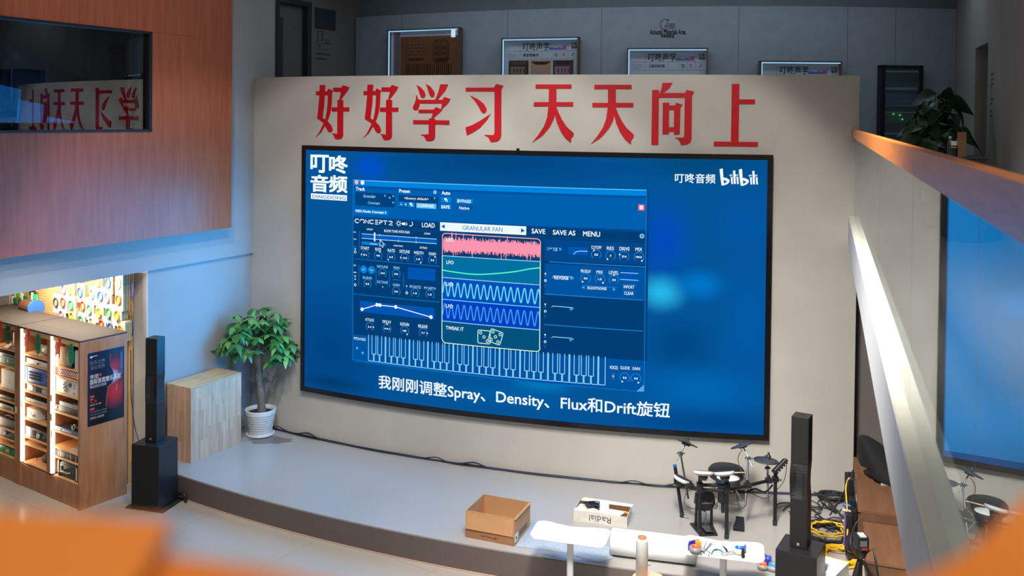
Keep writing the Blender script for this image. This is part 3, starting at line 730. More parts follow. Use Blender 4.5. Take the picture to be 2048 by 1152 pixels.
for (u, v, a) in ((892, 685.5, 180), (1073, 702.6, 270)):
    s, z = sz(u, v); r = .05
    polyl([(s + r * cos(radians(a + 90 * i / 6)), z + r + r * sin(radians(a + 90 * i / 6))) for i in range(7)], .012, CREAM, 8.5, None, True)
for t in (('LFO', 893.8, 475.8, 907.7, 483.4), ('LFO', 893.7, 520.6, 907.7, 528.4), ('LFO', 893.7, 564.6, 907.3, 572.4), ('LFO', 893, 608.2, 906.6, 616), ('TWEAK IT', 892.4, 651.5, 927.8, 661.6)): TX(*t, k=10, bold=.02)
def DIE(u, v, h, rot, dots):
    s, z = sz(u, v); c, q = cos(radians(rot)), sin(radians(rot))
    f = lambda x, y: (s + (x * c - y * q) * h, z + (x * q + y * c) * h)
    P = []
    for cx, cy, a in ((.78, .78, 0), (-.78, .78, 90), (-.78, -.78, 180), (.78, -.78, 270)): P += [f(cx + .22 * cos(radians(a + 22.5 * i)), cy + .22 * sin(radians(a + 22.5 * i))) for i in range(5)]
    polyl(P + [P[0]], .011, CREAM, 9, None, True)
    for x, y in dots:
        o = f(x, y); polyl([(o[0] + .2 * h * cos(2 * pi * i / 14), o[1] + .2 * h * sin(2 * pi * i / 14)) for i in range(15)], .010, CREAM, 9, None, True)
DIE(968.5, 673.6, .088, 0, ((-.55, .6), (0, 0), (.55, -.6))); DIE(991.5, 673.4, .088, -16, ((-.6, .6), (.6, .6), (0, 0), (-.55, -.6), (.6, -.6)))
# right sections
R(1090, 478, 1292, 530, BODY, 4); R(1090, 527, 1291, 600, MID, 4.2)
polyl([(1092, 499), (1095, 494.4), (1122, 496), (1125, 500)], .008, LINE); polyl([(1096, 500.6), (1097, 497.2), (1105, 496.8)], .008, PALE, 7); TX('12', 1107.8, 495.6, 1114.8, 501.6); TRI(1120.5, 499.2, .02, SKY)
bands(1137, 493, 1175, 510, 8)
P = smooth([(*sz(u, v), 0) for u, v in ((1147.4, 508.8), (1151, 504.6), (1157, 502.4), (1166, 502.2), (1175.5, 502.6))], 5); polyl([(p.x, p.y) for p in P], .010, PALE, 8, None, True)
for t in (('CUTOFF', 1182.9, 491.2, 1203, 498.2), ('RES', 1214, 492.7, 1227.9, 499.9), ('DRIVE', 1239, 493.6, 1259.2, 501.4), ('MIX', 1271, 494.8, 1284.5, 502.2)): TX(*t)
for u, v, n, a in ((1192.6, 509, '325', 120), (1221.3, 510.9, '0', 230), (1248.5, 512.6, '23.6', 160), (1277.7, 513.8, '100.0', -50)): KNOB(u, v, n, .062, a)
LN(1098, 523.2, 1290.6, 533.9, .010, LINE); LN(1089, 587.4, 1286.4, 600.2, .009, LINE); LN(1088.3, 648.7, 1285.7, 662, .009, LINE)
polyl([(1104.8, 556), (1107, 551.4), (1145, 553.6), (1147, 558)], .008, PALE); TX('REVERB', 1108.8, 551.6, 1137, 559.5, bold=.02); TRI(1142.8, 557.3, .022, SKY)
for t in (('PRE-DELAY', 1161.8, 538.6, 1182, 545.6), ('MIX', 1193.4, 540.5, 1206, 547.3), ('LEVEL', 1218.1, 541.3, 1237.8, 548.7), ('SMALLROOMTONOWHERE', 1174.6, 572.6, 1213.5, 580.1), ('IMPORT', 1247.5, 570.4, 1268.7, 577.2), ('CLEAR', 1248.5, 583, 1267.2, 589.8)): TX(*t)
for u, v, n, a in ((1171.5, 556.3, '0.0', 230), (1199.9, 558, '1.0', -50), (1228, 559.5, '0.0', 90)): KNOB(u, v, n, .062, a)
bands(1241, 541, 1276, 564, 8); LN(1240.6, 545, 1277, 546.8, .009, PALE, 8); LN(1240.6, 558.4, 1277, 560.6, .009, PALE, 8)
TRI(1166.5, 574.6, .022, SKY, 'left'); TRI(1228.5, 578.6, .022, SKY, 'right'); LN(1166, 570.6, 1234, 574.8, .006); LN(1245, 568.6, 1272, 570, .006); LN(1245, 581.4, 1272, 582.8, .006)
for y in (0, 61.2, 122.2):
    DISC(1091 - y * .004, 547 + y, .011, WHITE); DISC(1091 - y * .004, 551.4 + y, .011, LINE); ARC(1091 - y * .004, 561 + y, .013, .008, WHITE); LN(1090.6 - y * .004, 567 + y, 1090.4 - y * .004, 574 + y, .005)
for y in (0, 61.4): polyl([(1103.6, 614.6 + y), (1105.4, 611.8 + y), (1145, 615 + y), (1147, 618 + y)], .009, PALE); TRI(1142.3 - y * .01, 619 + y * 1.003, .022, SKY)
for t in (('VOICES', 1219.4, 730.9, 1235.6, 738.4), ('GLIDE', 1240.8, 731.8, 1259.5, 738.9), ('GAIN', 1264.8, 733.3, 1280, 740.1), ('16', 1224.5, 749.6, 1228.6, 754)): TX(*t)
for u, v, a in ((1249.5, 755, 240), (1272, 756.4, -60)): KNOB(u, v, '0.0', .062, a)
TRI(1226.6, 747, .007, PALE, 'up'); TRI(1226.6, 757, .007, PALE)
for k in range(3): LN(1275 + k * 4.6, 782.4, 1288, 770.6 + k * 4.2, .010, PALE, 8)
TX('', 0, 0, 0, 0) if False else None
# keyboard drawn in outline
ka, kz1 = sz(737, 672.5); kb, kz0 = sz(1211, 772); kz1 = sz(1000, 697)[1] + .0; kzb = sz(737, 719)[1]; kz0 = (kzb + kz0) / 2
nk = 36; kw = (kb - ka) / nk; mid = kz0 + (kz1 - kz0) * .28
has = {0: 1, 1: 1, 2: 0, 3: 1, 4: 1, 5: 1, 6: 0}
for i in range(nk):
    a, b = ka + kw * i + .006, ka + kw * (i + 1) - .006
    lb = i > 0 and has[(i - 1) % 7]; rb_ = has[i % 7] and i < nk - 1
    polyl([(a, mid if lb else kz1), (a, kz0)], .010, PALE, 6, None, True); polyl([(a, kz0), (b, kz0)], .010, PALE, 6, None, True); polyl([(b, kz0), (b, mid if rb_ else kz1)], .010, PALE, 6, None, True)
    if rb_:
        x = ka + kw * (i + 1); q = kw * .34
        polyl([(x - q, kz1), (x - q, mid)], .010, PALE, 6, None, True); polyl([(x - q, mid), (x + q, mid)], .010, PALE, 6, None, True); polyl([(x + q, mid), (x + q, kz1)], .010, PALE, 6, None, True)
# mouse pointer
s, z = sz(761, 478.5); PM = [(0, 0), (0, -.10), (.024, -.078), (.04, -.112), (.055, -.105), (.04, -.072), (.07, -.07)]
lines.add([cyl(s + x, z + y, RD + .0012 * 10.5) for x, y in PM], [tuple(range(7))], DARK); polyl([(s + x, z + y) for x, y in PM + PM[:1]], .008, WHITE, 11, None, True)
w_ = sbuild(win, 'plugin_window', UI, pic); sbuild(lines, 'window_graphics', UI, pic); sbuild(let, 'window_lettering', UI, pic)
# subtitle, logos
mb = MB()
TX('我刚刚调整Spray、Density、Flux和Drift旋钮', 757.7, 749.5, 1339, 840, bold=.016, mb=mb, k=3); sbuild(mb, 'subtitle', UI, pic)
mb = MB()
for t in (('叮', 622.3, 309.8, 656.7, 345.2), ('咚', 659.4, 311.2, 694.8, 346.5), ('音', 622.3, 349.8, 656.7, 384), ('频', 659.4, 350.8, 694.2, 385.4)): TX(*t, bold=.034, mb=mb, k=3)
R(622.3, 386.4, 694.2, 402, WHITE, 3, mb); TX('DINGDONG', 625.4, 389.4, 691.8, 399.8, mi=MID, bold=.0, mb=mb, k=4); sbuild(mb, 'corner_logo', UI, pic)
mb = MB()
TX('叮咚音频', 1350.2, 346.6, 1430.5, 367, bold=.016, mb=mb, k=3)
def ZP(P, mi=WHITE, k=3):   # polygons in pixels of a 4.113x view of the corner at (1270, 280)
    mb.add([cyl(*sz(1270 + x / 4.113, 280 + y / 4.113), RD + .0012 * k) for x, y in P], [tuple(range(len(P)))], mi)
for dx, dy in ((0, 0), (158, 3)):
    ZP([(695 + dx, 240 + dy), (722 + dx, 234 + dy), (727 + dx, 309 + dy), (733 + dx, 371 + dy), (711 + dx, 371 + dy), (703 + dx, 315 + dy)])
    ZP([(722 + dx, 308 + dy), (752 + dx, 312 + dy), (776 + dx, 326 + dy), (779 + dx, 342 + dy), (764 + dx, 360 + dy), (733 + dx, 373 + dy), (711 + dx, 374 + dy), (712 + dx, 358 + dy), (734 + dx, 358 + dy), (758 + dx, 342 + dy), (734 + dx, 330 + dy), (722 + dx, 328 + dy)])
    for q in (0, 47):
        ZP([(787 + dx + q, 303 + dy), (802 + dx + q, 302 + dy), (806 + dx + q, 362 + dy), (792 + dx + q, 363 + dy)])
        ZP([(777 + dx + q, 286 + dy), (786 + dx + q, 283 + dy), (789 + dx + q, 296 + dy), (780 + dx + q, 299 + dy)]); ZP([(792 + dx + q, 281 + dy), (800 + dx + q, 281 + dy), (801 + dx + q, 294 + dy), (794 + dx + q, 295 + dy)])
    ZP([(806 + dx, 252 + dy), (824 + dx, 250 + dy), (829 + dx, 361 + dy), (813 + dx, 362 + dy)])
sbuild(mb, 'channel_logo', UI, pic)

# ================================================================== red characters on the wall
m_red = mat('red_letter_acrylic', (196, 12, 28), .4, var=.02, scale=3)
def zA(p): return (600 + p[0] / 4.2667, 140 + p[1] / 4.2667)
def zB(p): return (1060 + p[0] / 4.096, 140 + p[1] / 4.096)
HAO = [[(168, 128), (213, 128), (210, 200), (204, 300), (190, 408), (233, 436), (262, 470), (277, 505), (272, 526), (255, 532), (240, 524), (226, 500), (200, 450), (146, 412), (156, 330), (165, 230)],
       [(232, 182), (240, 160), (278, 176), (272, 200), (268, 290), (256, 370), (240, 420), (215, 470), (180, 530), (132, 577), (165, 530), (195, 470), (215, 420), (228, 360), (236, 280), (238, 212)],
       [(137, 181), (235, 181), (240, 213), (137, 213)], [(283, 150), (352, 150), (368, 130), (420, 148), (400, 185), (350, 250), (336, 250), (352, 185), (283, 183)],
       [(320, 255), (367, 255), (366, 560), (358, 580), (335, 590), (302, 588), (292, 570), (285, 550), (270, 538), (318, 545)], [(270, 318), (418, 318), (418, 352), (270, 352)]]
HAO2 = [[(543 + (x - 137) * 1.049, 125 + (y - 128) * 1.024) for x, y in P] for P in HAO]
XUE = [[(994, 128), (1030, 148), (1058, 180), (1070, 210), (1064, 232), (1048, 238), (1032, 230), (1022, 205), (1010, 165)], [(1072, 118), (1112, 142), (1138, 175), (1149, 205), (1143, 226), (1125, 232), (1110, 222), (1098, 190), (1086, 150)],
       [(1197, 122), (1264, 122), (1240, 175), (1172, 256), (1152, 256), (1180, 190)], [(992, 213), (1012, 255), (1020, 285), (1016, 310), (1002, 340), (984, 344), (966, 334), (964, 315), (980, 280), (990, 250)],
       [(1005, 254), (1215, 254), (1232, 230), (1284, 248), (1262, 285), (1210, 335), (1204, 330), (1212, 285), (1005, 285)], [(1012, 338), (1140, 338), (1160, 316), (1214, 340), (1185, 370), (1130, 416), (1118, 416), (1138, 366), (1012, 366)],
       [(966, 426), (1274, 430), (1274, 466), (966, 460)], [(1100, 413), (1152, 413), (1152, 575), (1140, 598), (1110, 605), (1078, 603), (1068, 585), (1058, 565), (1028, 550), (1098, 548)]]
XI = [[(1414, 150), (1655, 150), (1674, 118), (1735, 135), (1718, 165), (1716, 560), (1708, 590), (1680, 610), (1628, 615), (1618, 595), (1608, 575), (1572, 553), (1650, 555), (1660, 540), (1660, 182), (1414, 182)],
      [(1450, 216), (1520, 250), (1568, 290), (1592, 330), (1588, 360), (1568, 371), (1550, 360), (1520, 305), (1490, 260)], [(1412, 490), (1470, 470), (1540, 430), (1626, 374), (1600, 420), (1540, 490), (1480, 530), (1424, 558)]]
TIAN = [[(46, 118), (340, 118), (340, 152), (46, 152)], [(31, 263), (354, 263), (354, 298), (31, 298)], [(155, 140), (216, 140), (216, 290), (210, 340), (192, 410), (160, 470), (100, 540), (20, 592), (70, 530), (115, 460), (140, 390), (150, 310), (154, 270)],
        [(212, 290), (232, 345), (260, 405), (300, 465), (358, 518), (355, 540), (338, 560), (335, 596), (290, 560), (250, 500), (220, 430), (205, 370), (200, 330)]]
TIAN2 = [[(511 + (x - 31) * 1.04, 121 + (y - 118) * 1.021) for x, y in P] for P in TIAN]
XIANG = [[(1086, 105), (1168, 105), (1140, 150), (1095, 185), (1064, 190), (1078, 145)], [(1001, 163), (1058, 163), (1056, 260), (1052, 612), (994, 612)],
         [(1050, 188), (1268, 188), (1284, 162), (1346, 178), (1328, 210), (1324, 560), (1316, 590), (1290, 608), (1236, 613), (1230, 590), (1216, 570), (1188, 553), (1255, 555), (1263, 540), (1268, 226), (1050, 226)],
         [(1088, 267), (1141, 267), (1138, 525), (1085, 525)], [(1130, 290), (1188, 290), (1195, 267), (1248, 284), (1232, 310), (1228, 527), (1178, 527), (1180, 326), (1130, 326)], [(1130, 468), (1190, 468), (1190, 504), (1130, 504)]]
SHANG = [[(1653, 114), (1716, 114), (1708, 600), (1646, 600)], [(1705, 241), (1843, 241), (1843, 279), (1705, 279)], [(1506, 586), (1867, 590), (1867, 628), (1506, 623)]]
for polys, zf, lab in ((HAO, zA, 'red 好 character on the wall, first and leftmost of the eight'), (HAO2, zA, 'red 好 character on the wall, second from the left end'), (XUE, zA, 'red 学 character above the video wall, third of eight'),
                       (XI, zA, 'red 习 character above the video wall, fourth of eight'), (TIAN, zB, 'red 天 character right after 习, left one of the two 天'), (TIAN2, zB, 'red 天 character right before 向, right one of the two 天'),
                       (XIANG, zB, 'red 向 character above the video wall, seventh of eight'), (SHANG, zB, 'red 上 character above the video wall, last on the right')):
    mb = MB()
    for k, P in enumerate(polys):
        Q = [sz(*zf(p), RW + .01) for p in P]; n = len(Q); r0, r1 = RW - .002, RW + .012 + k * .0002
        mb.add([cyl(s, z, r0) for s, z in Q] + [cyl(s, z, r1) for s, z in Q], [tuple(range(n, 2 * n))] + [(i, (i + 1) % n, n + (i + 1) % n, n + i) for i in range(n)], 0)
    o = mb.build('wall_character', m_red); tag(o, lab, 'wall lettering', 'eight red characters above the video wall')

# ================================================================== SHELVING CABINETS AND THE SHOP
m_oak = wood('cabinet_oak', (150, 100, 66), (178, 124, 86), .45, (9, 9, .9))
m_oaktop = mat('cabinet_top_grey', (60, 52, 47), .7, var=.05, scale=14)
m_inside = wood('cabinet_inside_oak', (206, 152, 100), (222, 170, 118), .5, (.9, 9, 9))
m_led = em('warm_strip_light', (255, 226, 196), 5.0)
CA = radians(-33.9); CORI = Vector((-6.689, 12.528, 0))
CX = Vector((cos(CA), sin(CA), 0)); CY = Vector((-sin(CA), cos(CA), 0))
def CP(x, y, z): return CORI + CX * x + CY * y + Vector((0, 0, z))
def cabinet(x0, label, w, bays, shelves, depth=.665, H=2.165, base=.32):
    t = thing('shelving_cabinet', label, 'cabinet', tuple(CP(x0, 0, 0)), CA)
    obj = lambda mb, n, m, bv=.002: mb.build(n, m, t, bv)
    mb = MB(); mb.box(w - .04, w, 0, depth, 0, H - .02); obj(mb, 'side_panel', m_oak)
    mb = MB(); mb.box(0, .10, 0, depth, 0, H - .02); obj(mb, 'side_panel', m_oak)
    mb = MB(); mb.box(.10, w - .04, depth - .02, depth, 0, H - .02); obj(mb, 'back_panel', m_inside, 0)
    mb = MB(); mb.box(0, w, -.004, depth, H - .02, H); mb.box(0, w, 0, .02, H - .0195, H + .0006); o = obj(mb, 'top_panel', m_oaktop)
    mb = MB(); mb.box(0, w * .62, .2, .203, H, H + .0008); mb.box(w * .47, w * .473, 0, depth, H, H + .0008); mb.build('top_joint', mat('joint_dark', (70, 60, 54), .8, var=0), o)
    mb = MB(); mb.box(.10, w - .04, .004, .022, H - .085, H - .02); obj(mb, 'valance', m_inside)
    mb = MB(); mb.box(.10, w - .04, .012, .032, 0, base - .02); obj(mb, 'plinth_board', m_oak)
    mb = MB(); mb.box(bays[0][1], bays[1][0] - .05, 0, depth - .02, base, H - .085); obj(mb, 'divider', m_oak)
    for (a, b), zs in zip(bays, shelves):
        for z in zs:
            mb = MB(); mb.box(a - (.05 if z > base + .03 else .0), b, .012, depth - .02, z - .020, z); obj(mb, 'shelf', m_inside, .001)
        mb = MB(); mb.box(a - .05, a - .004, -.006, .03, base + .02, H - .03); obj(mb, 'light_strip', m_led, 0)
    return t
SR = (1.769, 1.64, 1.42, 1.168, .916, .702, .579, .327)
SL = (1.805, 1.678, 1.431, 1.313, 1.167, .936, .69, .597, .341)
SC = (1.804, 1.57, 1.234, 1.085, .949, .694, .563, .48, .328)
BL, BR = (.15, .744), (.886, 1.46)
cabinet(0, 'oak shelving cabinet with two bays, carrying the concert poster on its side', 1.5, (BL, BR), (SL, SR))
cabinet(-1.52, 'oak shelving cabinet cut by the left picture edge', 1.5, ((.15, .744), (.886, 1.46)), (SL, SC))
# the cabinets' strip lights, one lamp per lit bay
for x in (.165, .90, -.63):
    area('shelf_strip_light', tuple(CP(x, -.03, 1.2)), tuple(CP(x + .5, .55, 1.2)), 4, .03, 1.7, (1, .80, .56), 170)

def gear(name, label, x, w, z, h, d=.34, y=.03, group='audio gear on the cabinet shelves', cat='audio device'):
    return thing(name, label, cat, tuple(CP(x, y, z)), CA, group)
def G(rgb, rough=.4, metal=0): return mat('paint_%d_%d_%d' % rgb, rgb, rough, metal, var=0)
KN = G((205, 205, 200), .3, .6); KB = G((28, 28, 30)); KS = G((225, 222, 214), .4)
def rack(name, label, x, w, z, h, face, body=(40, 38, 38), d=.36, knobs=(), screen=None, y=.03, kcol=None, buttons=(), panels=()):
    t = gear(name, label, x, w, z, h, d, y)
    mb = MB(); mb.box(0, w, .006, d, .004, h); mb.build('body', G(body, .5), t, .003)
    mb = MB(); mb.box(-.001, w + .001, 0, .008, .003, h + .001); f = mb.build('front_panel', G(face, .4), t, .002)
    for k, (kx, kz, kr) in enumerate(knobs):
        if k > 40: break
        mb = MB(); mb.lathe([(kr, 0), (kr * .9, .014)], 12, 0, TR(kx, 0, kz, pi / 2)); mb.build('knob', kcol or KN, f)
    if screen:
        mb = MB(); mb.box(screen[0], screen[1], -.002, .004, screen[2], screen[3]); mb.build('display', G(screen[4] if len(screen) > 4 else (40, 44, 52), .2), f)
    for (bx, bz, bw, bh, c) in buttons:
        mb = MB(); mb.box(bx, bx + bw, -.004, .004, bz, bz + bh); mb.build('button', G(c), f)
    for (a, b, c, dd, col) in panels:
        mb = MB(); mb.box(a, b, -.003, .004, c, dd); mb.build('panel', G(col, .35), f)
    return t
def gx(n, x0, x1): return [x0 + (x1 - x0) * i / (n - 1) for i in range(n)]
# right bay
t = gear('carton', 'small plain white carton at the left end of the top right shelf', .90, .07, 1.769, .12); t['category'] = 'box'; MB().box(0, .06, 0, .1, 0, .13).build('carton', G((232, 228, 222)), t, .002)
t = gear('gift_box', 'brown kraft box with a dark oval window, top right shelf', .975, .13, 1.769, .26); t['category'] = 'box'
MB().box(0, .13, 0, .2, 0, .26).build('box', G((168, 128, 92), .7), t, .002); MB().box(.03, .09, -.002, .002, .07, .18).build('window', G((46, 38, 34)), t)
t = gear('speaker', 'tall black loudspeaker box with a white squiggle mark, top right shelf', 1.125, .13, 1.769, .31); MB().box(0, .15, 0, .24, 0, .31).build('cabinet', G((38, 38, 40)), t, .004)
mb = MB(); mb.path([(.075, -.001, .12), (.065, -.001, .14), (.085, -.001, .165), (.07, -.001, .19)], .004, 6); mb.build('squiggle', KS, t)
t = gear('speaker', 'black loudspeaker half hidden behind the pale grey box, top right shelf', 1.31, .12, 1.769, .30, y=.16); MB().box(0, .13, 0, .2, 0, .30).build('cabinet', G((30, 30, 32)), t, .004)
t = gear('carton', 'pale grey upright box at the right end of the top right shelf', 1.335, .12, 1.769, .25); t['category'] = 'box'; MB().box(0, .115, 0, .12, 0, .25).build('carton', G((198, 200, 202)), t, .003)
kn = [(x + .02 * (z == .055), z, .0085) for z in (.03, .055, .08) for x in gx(9, .12, .50)] + [(.53, .03, .014), (.53, .08, .014)]
rack('channel_strip', 'red rack unit dotted with white knobs', .89, .565, 1.64, .108, (168, 34, 40), (90, 20, 24), knobs=kn, kcol=KS)
kn = [(.24 + .055 * cos(a) * q, .10 + .06 * sin(a) * q, .011) for q in (.45, 1) for a in [2 * pi * i / 9 for i in range(9)]]
rack('preamplifier', 'large white rack unit with a cluster of round knobs and a small dark display', .905, .55, 1.42, .19, (222, 218, 210), (210, 206, 200), knobs=kn + [(.43, .05, .014), (.42, .12, .010)], screen=(.30, .36, .11, .16, (90, 92, 98)), buttons=((.40, .145, .05, .01, (120, 118, 114)), (.40, .10, .05, .006, (140, 138, 134)), (.49, .10, .04, .01, (150, 150, 146))), kcol=G((176, 172, 164), .3, .5))
rack('power_amplifier', 'wide black rack unit under the two small boxes', .89, .565, 1.168, .085, (44, 44, 48), knobs=[(.04, .05, .02)])
rack('media_player', 'flat silver fronted box on top of the wide black rack unit', .985, .30, 1.254, .055, (150, 150, 152), (34, 32, 34), .26)
rack('headphone_mixer', 'small black mixer with silver knobs beside the flat silver fronted box', 1.30, .145, 1.254, .075, (42, 42, 44), knobs=[(x, z, .012) for x in (.03, .07, .11) for z in (.022, .05)], d=.2)
rack('audio_interface', 'thin blue and silver rack unit', .89, .565, .916, .05, (92, 112, 158), (40, 40, 46), buttons=((.16, .014, .16, .02, (200, 205, 215)),), knobs=[(.36, .024, .012)] + [(x, .025, .007) for x in gx(7, .03, .14)])
t = gear('monitor_controller', 'small black desktop box with a ring dial lying on the thin blue unit', 1.16, .2, .966, .06, y=.08); MB().prism([(0, 0), (.2, 0), (.22, .14), (.03, .14)], 0, .05).build('body', KB, t, .006); mb = MB(); mb.torus(.03, .006, 0, TR(.07, .0, .03, pi / 2 - .5)); mb.build('dial', KN, t)
t = gear('pad_controller', 'flat pale grey pad device with a dark dial on the remote shelf', 1.19, .25, .702, .03, y=.06); MB().prism([(0, 0), (.25, 0), (.25, .17), (.03, .17)], 0, .02).build('body', G((196, 190, 184)), t, .006)
mb = MB(); mb.lathe([(.035, 0), (.03, .006)], 20, 0, TR(.14, .08, .02)); mb.build('dial', KB, t); MB().box(.20, .24, .03, .14, .019, .023).build('display', G((120, 130, 160)), t)
rack('module_rack', 'black rack with four framed modules above the hard case', .89, .565, .579, .088, (40, 40, 42), panels=[(a, a + .10, .008, .08, (30, 30, 32)) for a in (.0, .13, .25, .37, .48)][:4] + [(a, a + .012, .004, .086, (190, 188, 184)) for a in (.115, .35, .47)])
t = gear('hard_case', 'ribbed black hard case with a pale handle on the bottom right shelf', .90, .53, .327, .21); t['category'] = 'case'
mb = MB(); mb.box(0, .53, 0, .36, 0, .21); mb.build('shell', G((34, 36, 34), .35), t, .045, 4)
for x in (.06, .45): mb = MB(); mb.box(x, x + .04, -.008, .366, .004, .216); mb.build('rib', G((46, 48, 46)), t, .012)
mb = MB(); mb.path([(.18, -.004, .09), (.18, -.04, .095), (.34, -.04, .095), (.34, -.004, .09)], .011); mb.build('handle', G((150, 146, 136)), t)
for x in (.12, .40): mb = MB(); mb.box(x, x + .035, -.012, .004, .075, .14); mb.build('latch', G((70, 70, 68)), t, .004)
MB().box(.47, .50, -.009, .0, .02, .19).build('edge_band', G((185, 180, 170)), t, .004)
# left bay
t = gear('studio_microphone', 'stout pale cream microphone lying on the top left shelf', .36, .3, 1.805, .12, y=.12)
mb = MB(); mb.lathe([(.03, 0), (.055, .012), (.06, .09), (.048, .10), (.048, .125), (.062, .135), (.062, .25), (.05, .27), (.04, .275)], 24, 0, TR(-.02, 0, .075, 0, pi / 2, .12)); mb.build('body', G((222, 210, 192), .35), t)
MB().lathe([(.045, 0), (.035, .015), (.02, .02)], 20, 0, TR(.06, 0, 0)).build('foot', G((205, 196, 182)), t); mb = MB(); mb.torus(.045, .008, 0, TR(.252, .032, .075, 0, pi / 2, .12)); mb.build('ring', G((170, 160, 146)), t)
t = gear('lens', 'black lens-like cylinder behind the cream microphone', .66, .1, 1.805, .1, y=.2); t['category'] = 'lens'; MB().lathe([(.05, 0), (.05, .1), (.04, .11)], 20, 0).build('barrel', KB, t); MB().box(-.02, .02, -.052, -.046, .03, .07).build('mark', KS, t)
rack('audio_interface', 'thin white rack unit with one dark dot', .19, .55, 1.678, .07, (224, 220, 214), (80, 78, 76), knobs=[(.29, .035, .014)], kcol=KB)
rack('channel_strip', 'bright blue rack unit with three rows of black knobs', .17, .57, 1.431, .205, (20, 92, 176), (16, 78, 150), knobs=[(x, z, .012) for z in (.06, .10, .14) for x in gx(9, .10, .36)] + [(.53, .05, .022), (.53, .14, .022)], kcol=KB, panels=((0, .035, .0, .205, (120, 170, 225)),))
rack('equalizer', 'silver rack unit with two big dials and a dark display', .20, .54, 1.313, .10, (190, 186, 182), (120, 118, 116), knobs=[(.14, .05, .036), (.42, .05, .034), (.50, .035, .025)], screen=(.22, .36, .015, .085, (64, 68, 80)))
rack('patch_panel', 'thin grey rack unit under the silver equalizer shelf', .165, .575, 1.167, .045, (160, 160, 162), (44, 40, 40), buttons=((.02, .012, .1, .018, (90, 92, 96)),))
t = rack('meter_box', 'square cream box with a small meter window', .20, .25, .936, .145, (222, 214, 200), (216, 208, 194), .22, screen=(.04, .11, .05, .10, (80, 74, 66)), knobs=[(.16, .06, .012), (.20, .06, .010)], kcol=G((120, 110, 100)))
t = gear('pad_controller', 'white box with rows of black pads beside the square cream box', .52, .2, .936, .16, y=.10); MB().box(0, .2, 0, .2, 0, .16).build('body', G((214, 206, 196)), t, .004)
for i in range(4):
    for j in range(4): MB().box(.015 + i * .045, .05 + i * .045, -.006, .004, .015 + j * .036, .043 + j * .036).build('pad', KB, t, .004)
rack('power_amplifier', 'black rack amplifier with a silver dial and white left end', .18, .55, .69, .135, (34, 34, 36), (40, 38, 38), knobs=[(.30, .055, .036)], screen=(.14, .25, .03, .11, (20, 22, 26)), panels=((0, .11, .0, .135, (214, 210, 204)), (.40, .47, .055, .062, (150, 150, 150))))
t = gear('carrying_bag', 'soft dark grey bag on the bottom left shelf', .36, .36, .341, .17, y=.10); t['category'] = 'bag'
mb = MB(); vs = []; fs = []; n = 14
for i in range(n + 1):
    u = i / n; hw = .11 * sin(pi * min(1, .12 + u * .9)) ** .6 + .01; hh = .17 * sin(pi * (.06 + .88 * u)) ** .7
    for k in range(12):
        a = 2 * pi * k / 12; vs.append((u * .38, .11 + hw * cos(a), max(0, hh * .5 + hh * .5 * sin(a) * (1 + .06 * sin(9 * u)))))
for i in range(n):
    for k in range(12): fs.append((i * 12 + k, i * 12 + (k + 1) % 12, i * 12 + 12 + (k + 1) % 12, i * 12 + 12 + k))
fs += [tuple(range(12)), tuple(n * 12 + k for k in range(12))]
mb.add(vs, fs, 0, True); mb.build('bag_body', G((74, 74, 74), .7), t); mb = MB(); mb.path([(.0, .06, .07), (-.05, .0, .055), (-.04, .0, .02)], .008); mb.build('strap', G((60, 60, 60)), t)
# left cabinet bay in view
rack('field_recorder', 'upright black and white pocket recorder on the top shelf at the left edge', -.33, .08, 1.804, .20, (60, 60, 62), (30, 30, 32), .1, y=.12, panels=((.01, .035, .02, .18, (205, 205, 205)),))
t = gear('gimbal', 'small black gimbal arm beside the upright recorder', -.22, .1, 1.804, .12, y=.16); mb = MB(); mb.path([(0, 0, 0), (.01, 0, .06), (.04, 0, .10), (.06, 0, .05)], .012); mb.build('arm', KB, t)
t = gear('name_card', 'bent cream card standing on the top shelf at the left edge', -.40, .12, 1.804, .06, y=.03); t['category'] = 'card'; MB().add([(0, 0, 0), (.11, .0, 0), (.13, .05, .055), (.03, .05, .05)], [(0, 1, 2, 3)]).add([(0, 0, .002), (.11, .0, .002), (.13, .05, .057), (.03, .05, .052)], [(3, 2, 1, 0)]).build('card', G((240, 214, 176)), t)
t = gear('tablet_controller', 'flat silver device with a dark dial at the right of that shelf', -.235, .2, 1.804, .03, y=.04); MB().prism([(0, 0), (.19, 0), (.19, .16), (.04, .16)], 0, .022).build('body', G((198, 196, 194)), t, .006); mb = MB(); mb.lathe([(.022, 0), (.02, .01)], 16, 0, TR(.1, .06, .022)); mb.build('dial', KB, t)
rack('mixer', 'green rack panel under the thin steel blue unit', -.60, .57, 1.57, .098, (10, 128, 66), (8, 90, 48), panels=((.28, .33, .04, .09, (190, 190, 160)), (.0, .26, .03, .085, (12, 96, 52)), (.36, .55, .03, .085, (12, 96, 52)), (.545, .57, .0, .09, (205, 205, 170))))
rack('audio_interface', 'thin steel blue rack unit lying on the green panel', -.60, .57, 1.669, .05, (128, 140, 160), (30, 30, 36), knobs=[(x, .025, .008) for x in gx(8, .2, .55)], kcol=KB)
rack('computer_case', 'big plain white box at the left picture edge', -.46, .42, 1.234, .265, (228, 222, 214), (224, 218, 210), .36, panels=((.2, .21, .08, .15, (214, 208, 200)),))
rack('patch_panel', 'thin dark rack unit below the big white box', -.60, .57, 1.085, .05, (70, 68, 68), (40, 36, 36), panels=((.28, .40, .012, .036, (110, 108, 106)),))
rack('channel_strip', 'silver fronted rack unit with a bright card beside it', -.60, .44, .949, .06, (176, 172, 168), (44, 40, 40), panels=((.16, .40, .015, .04, (90, 86, 84)),)); MB
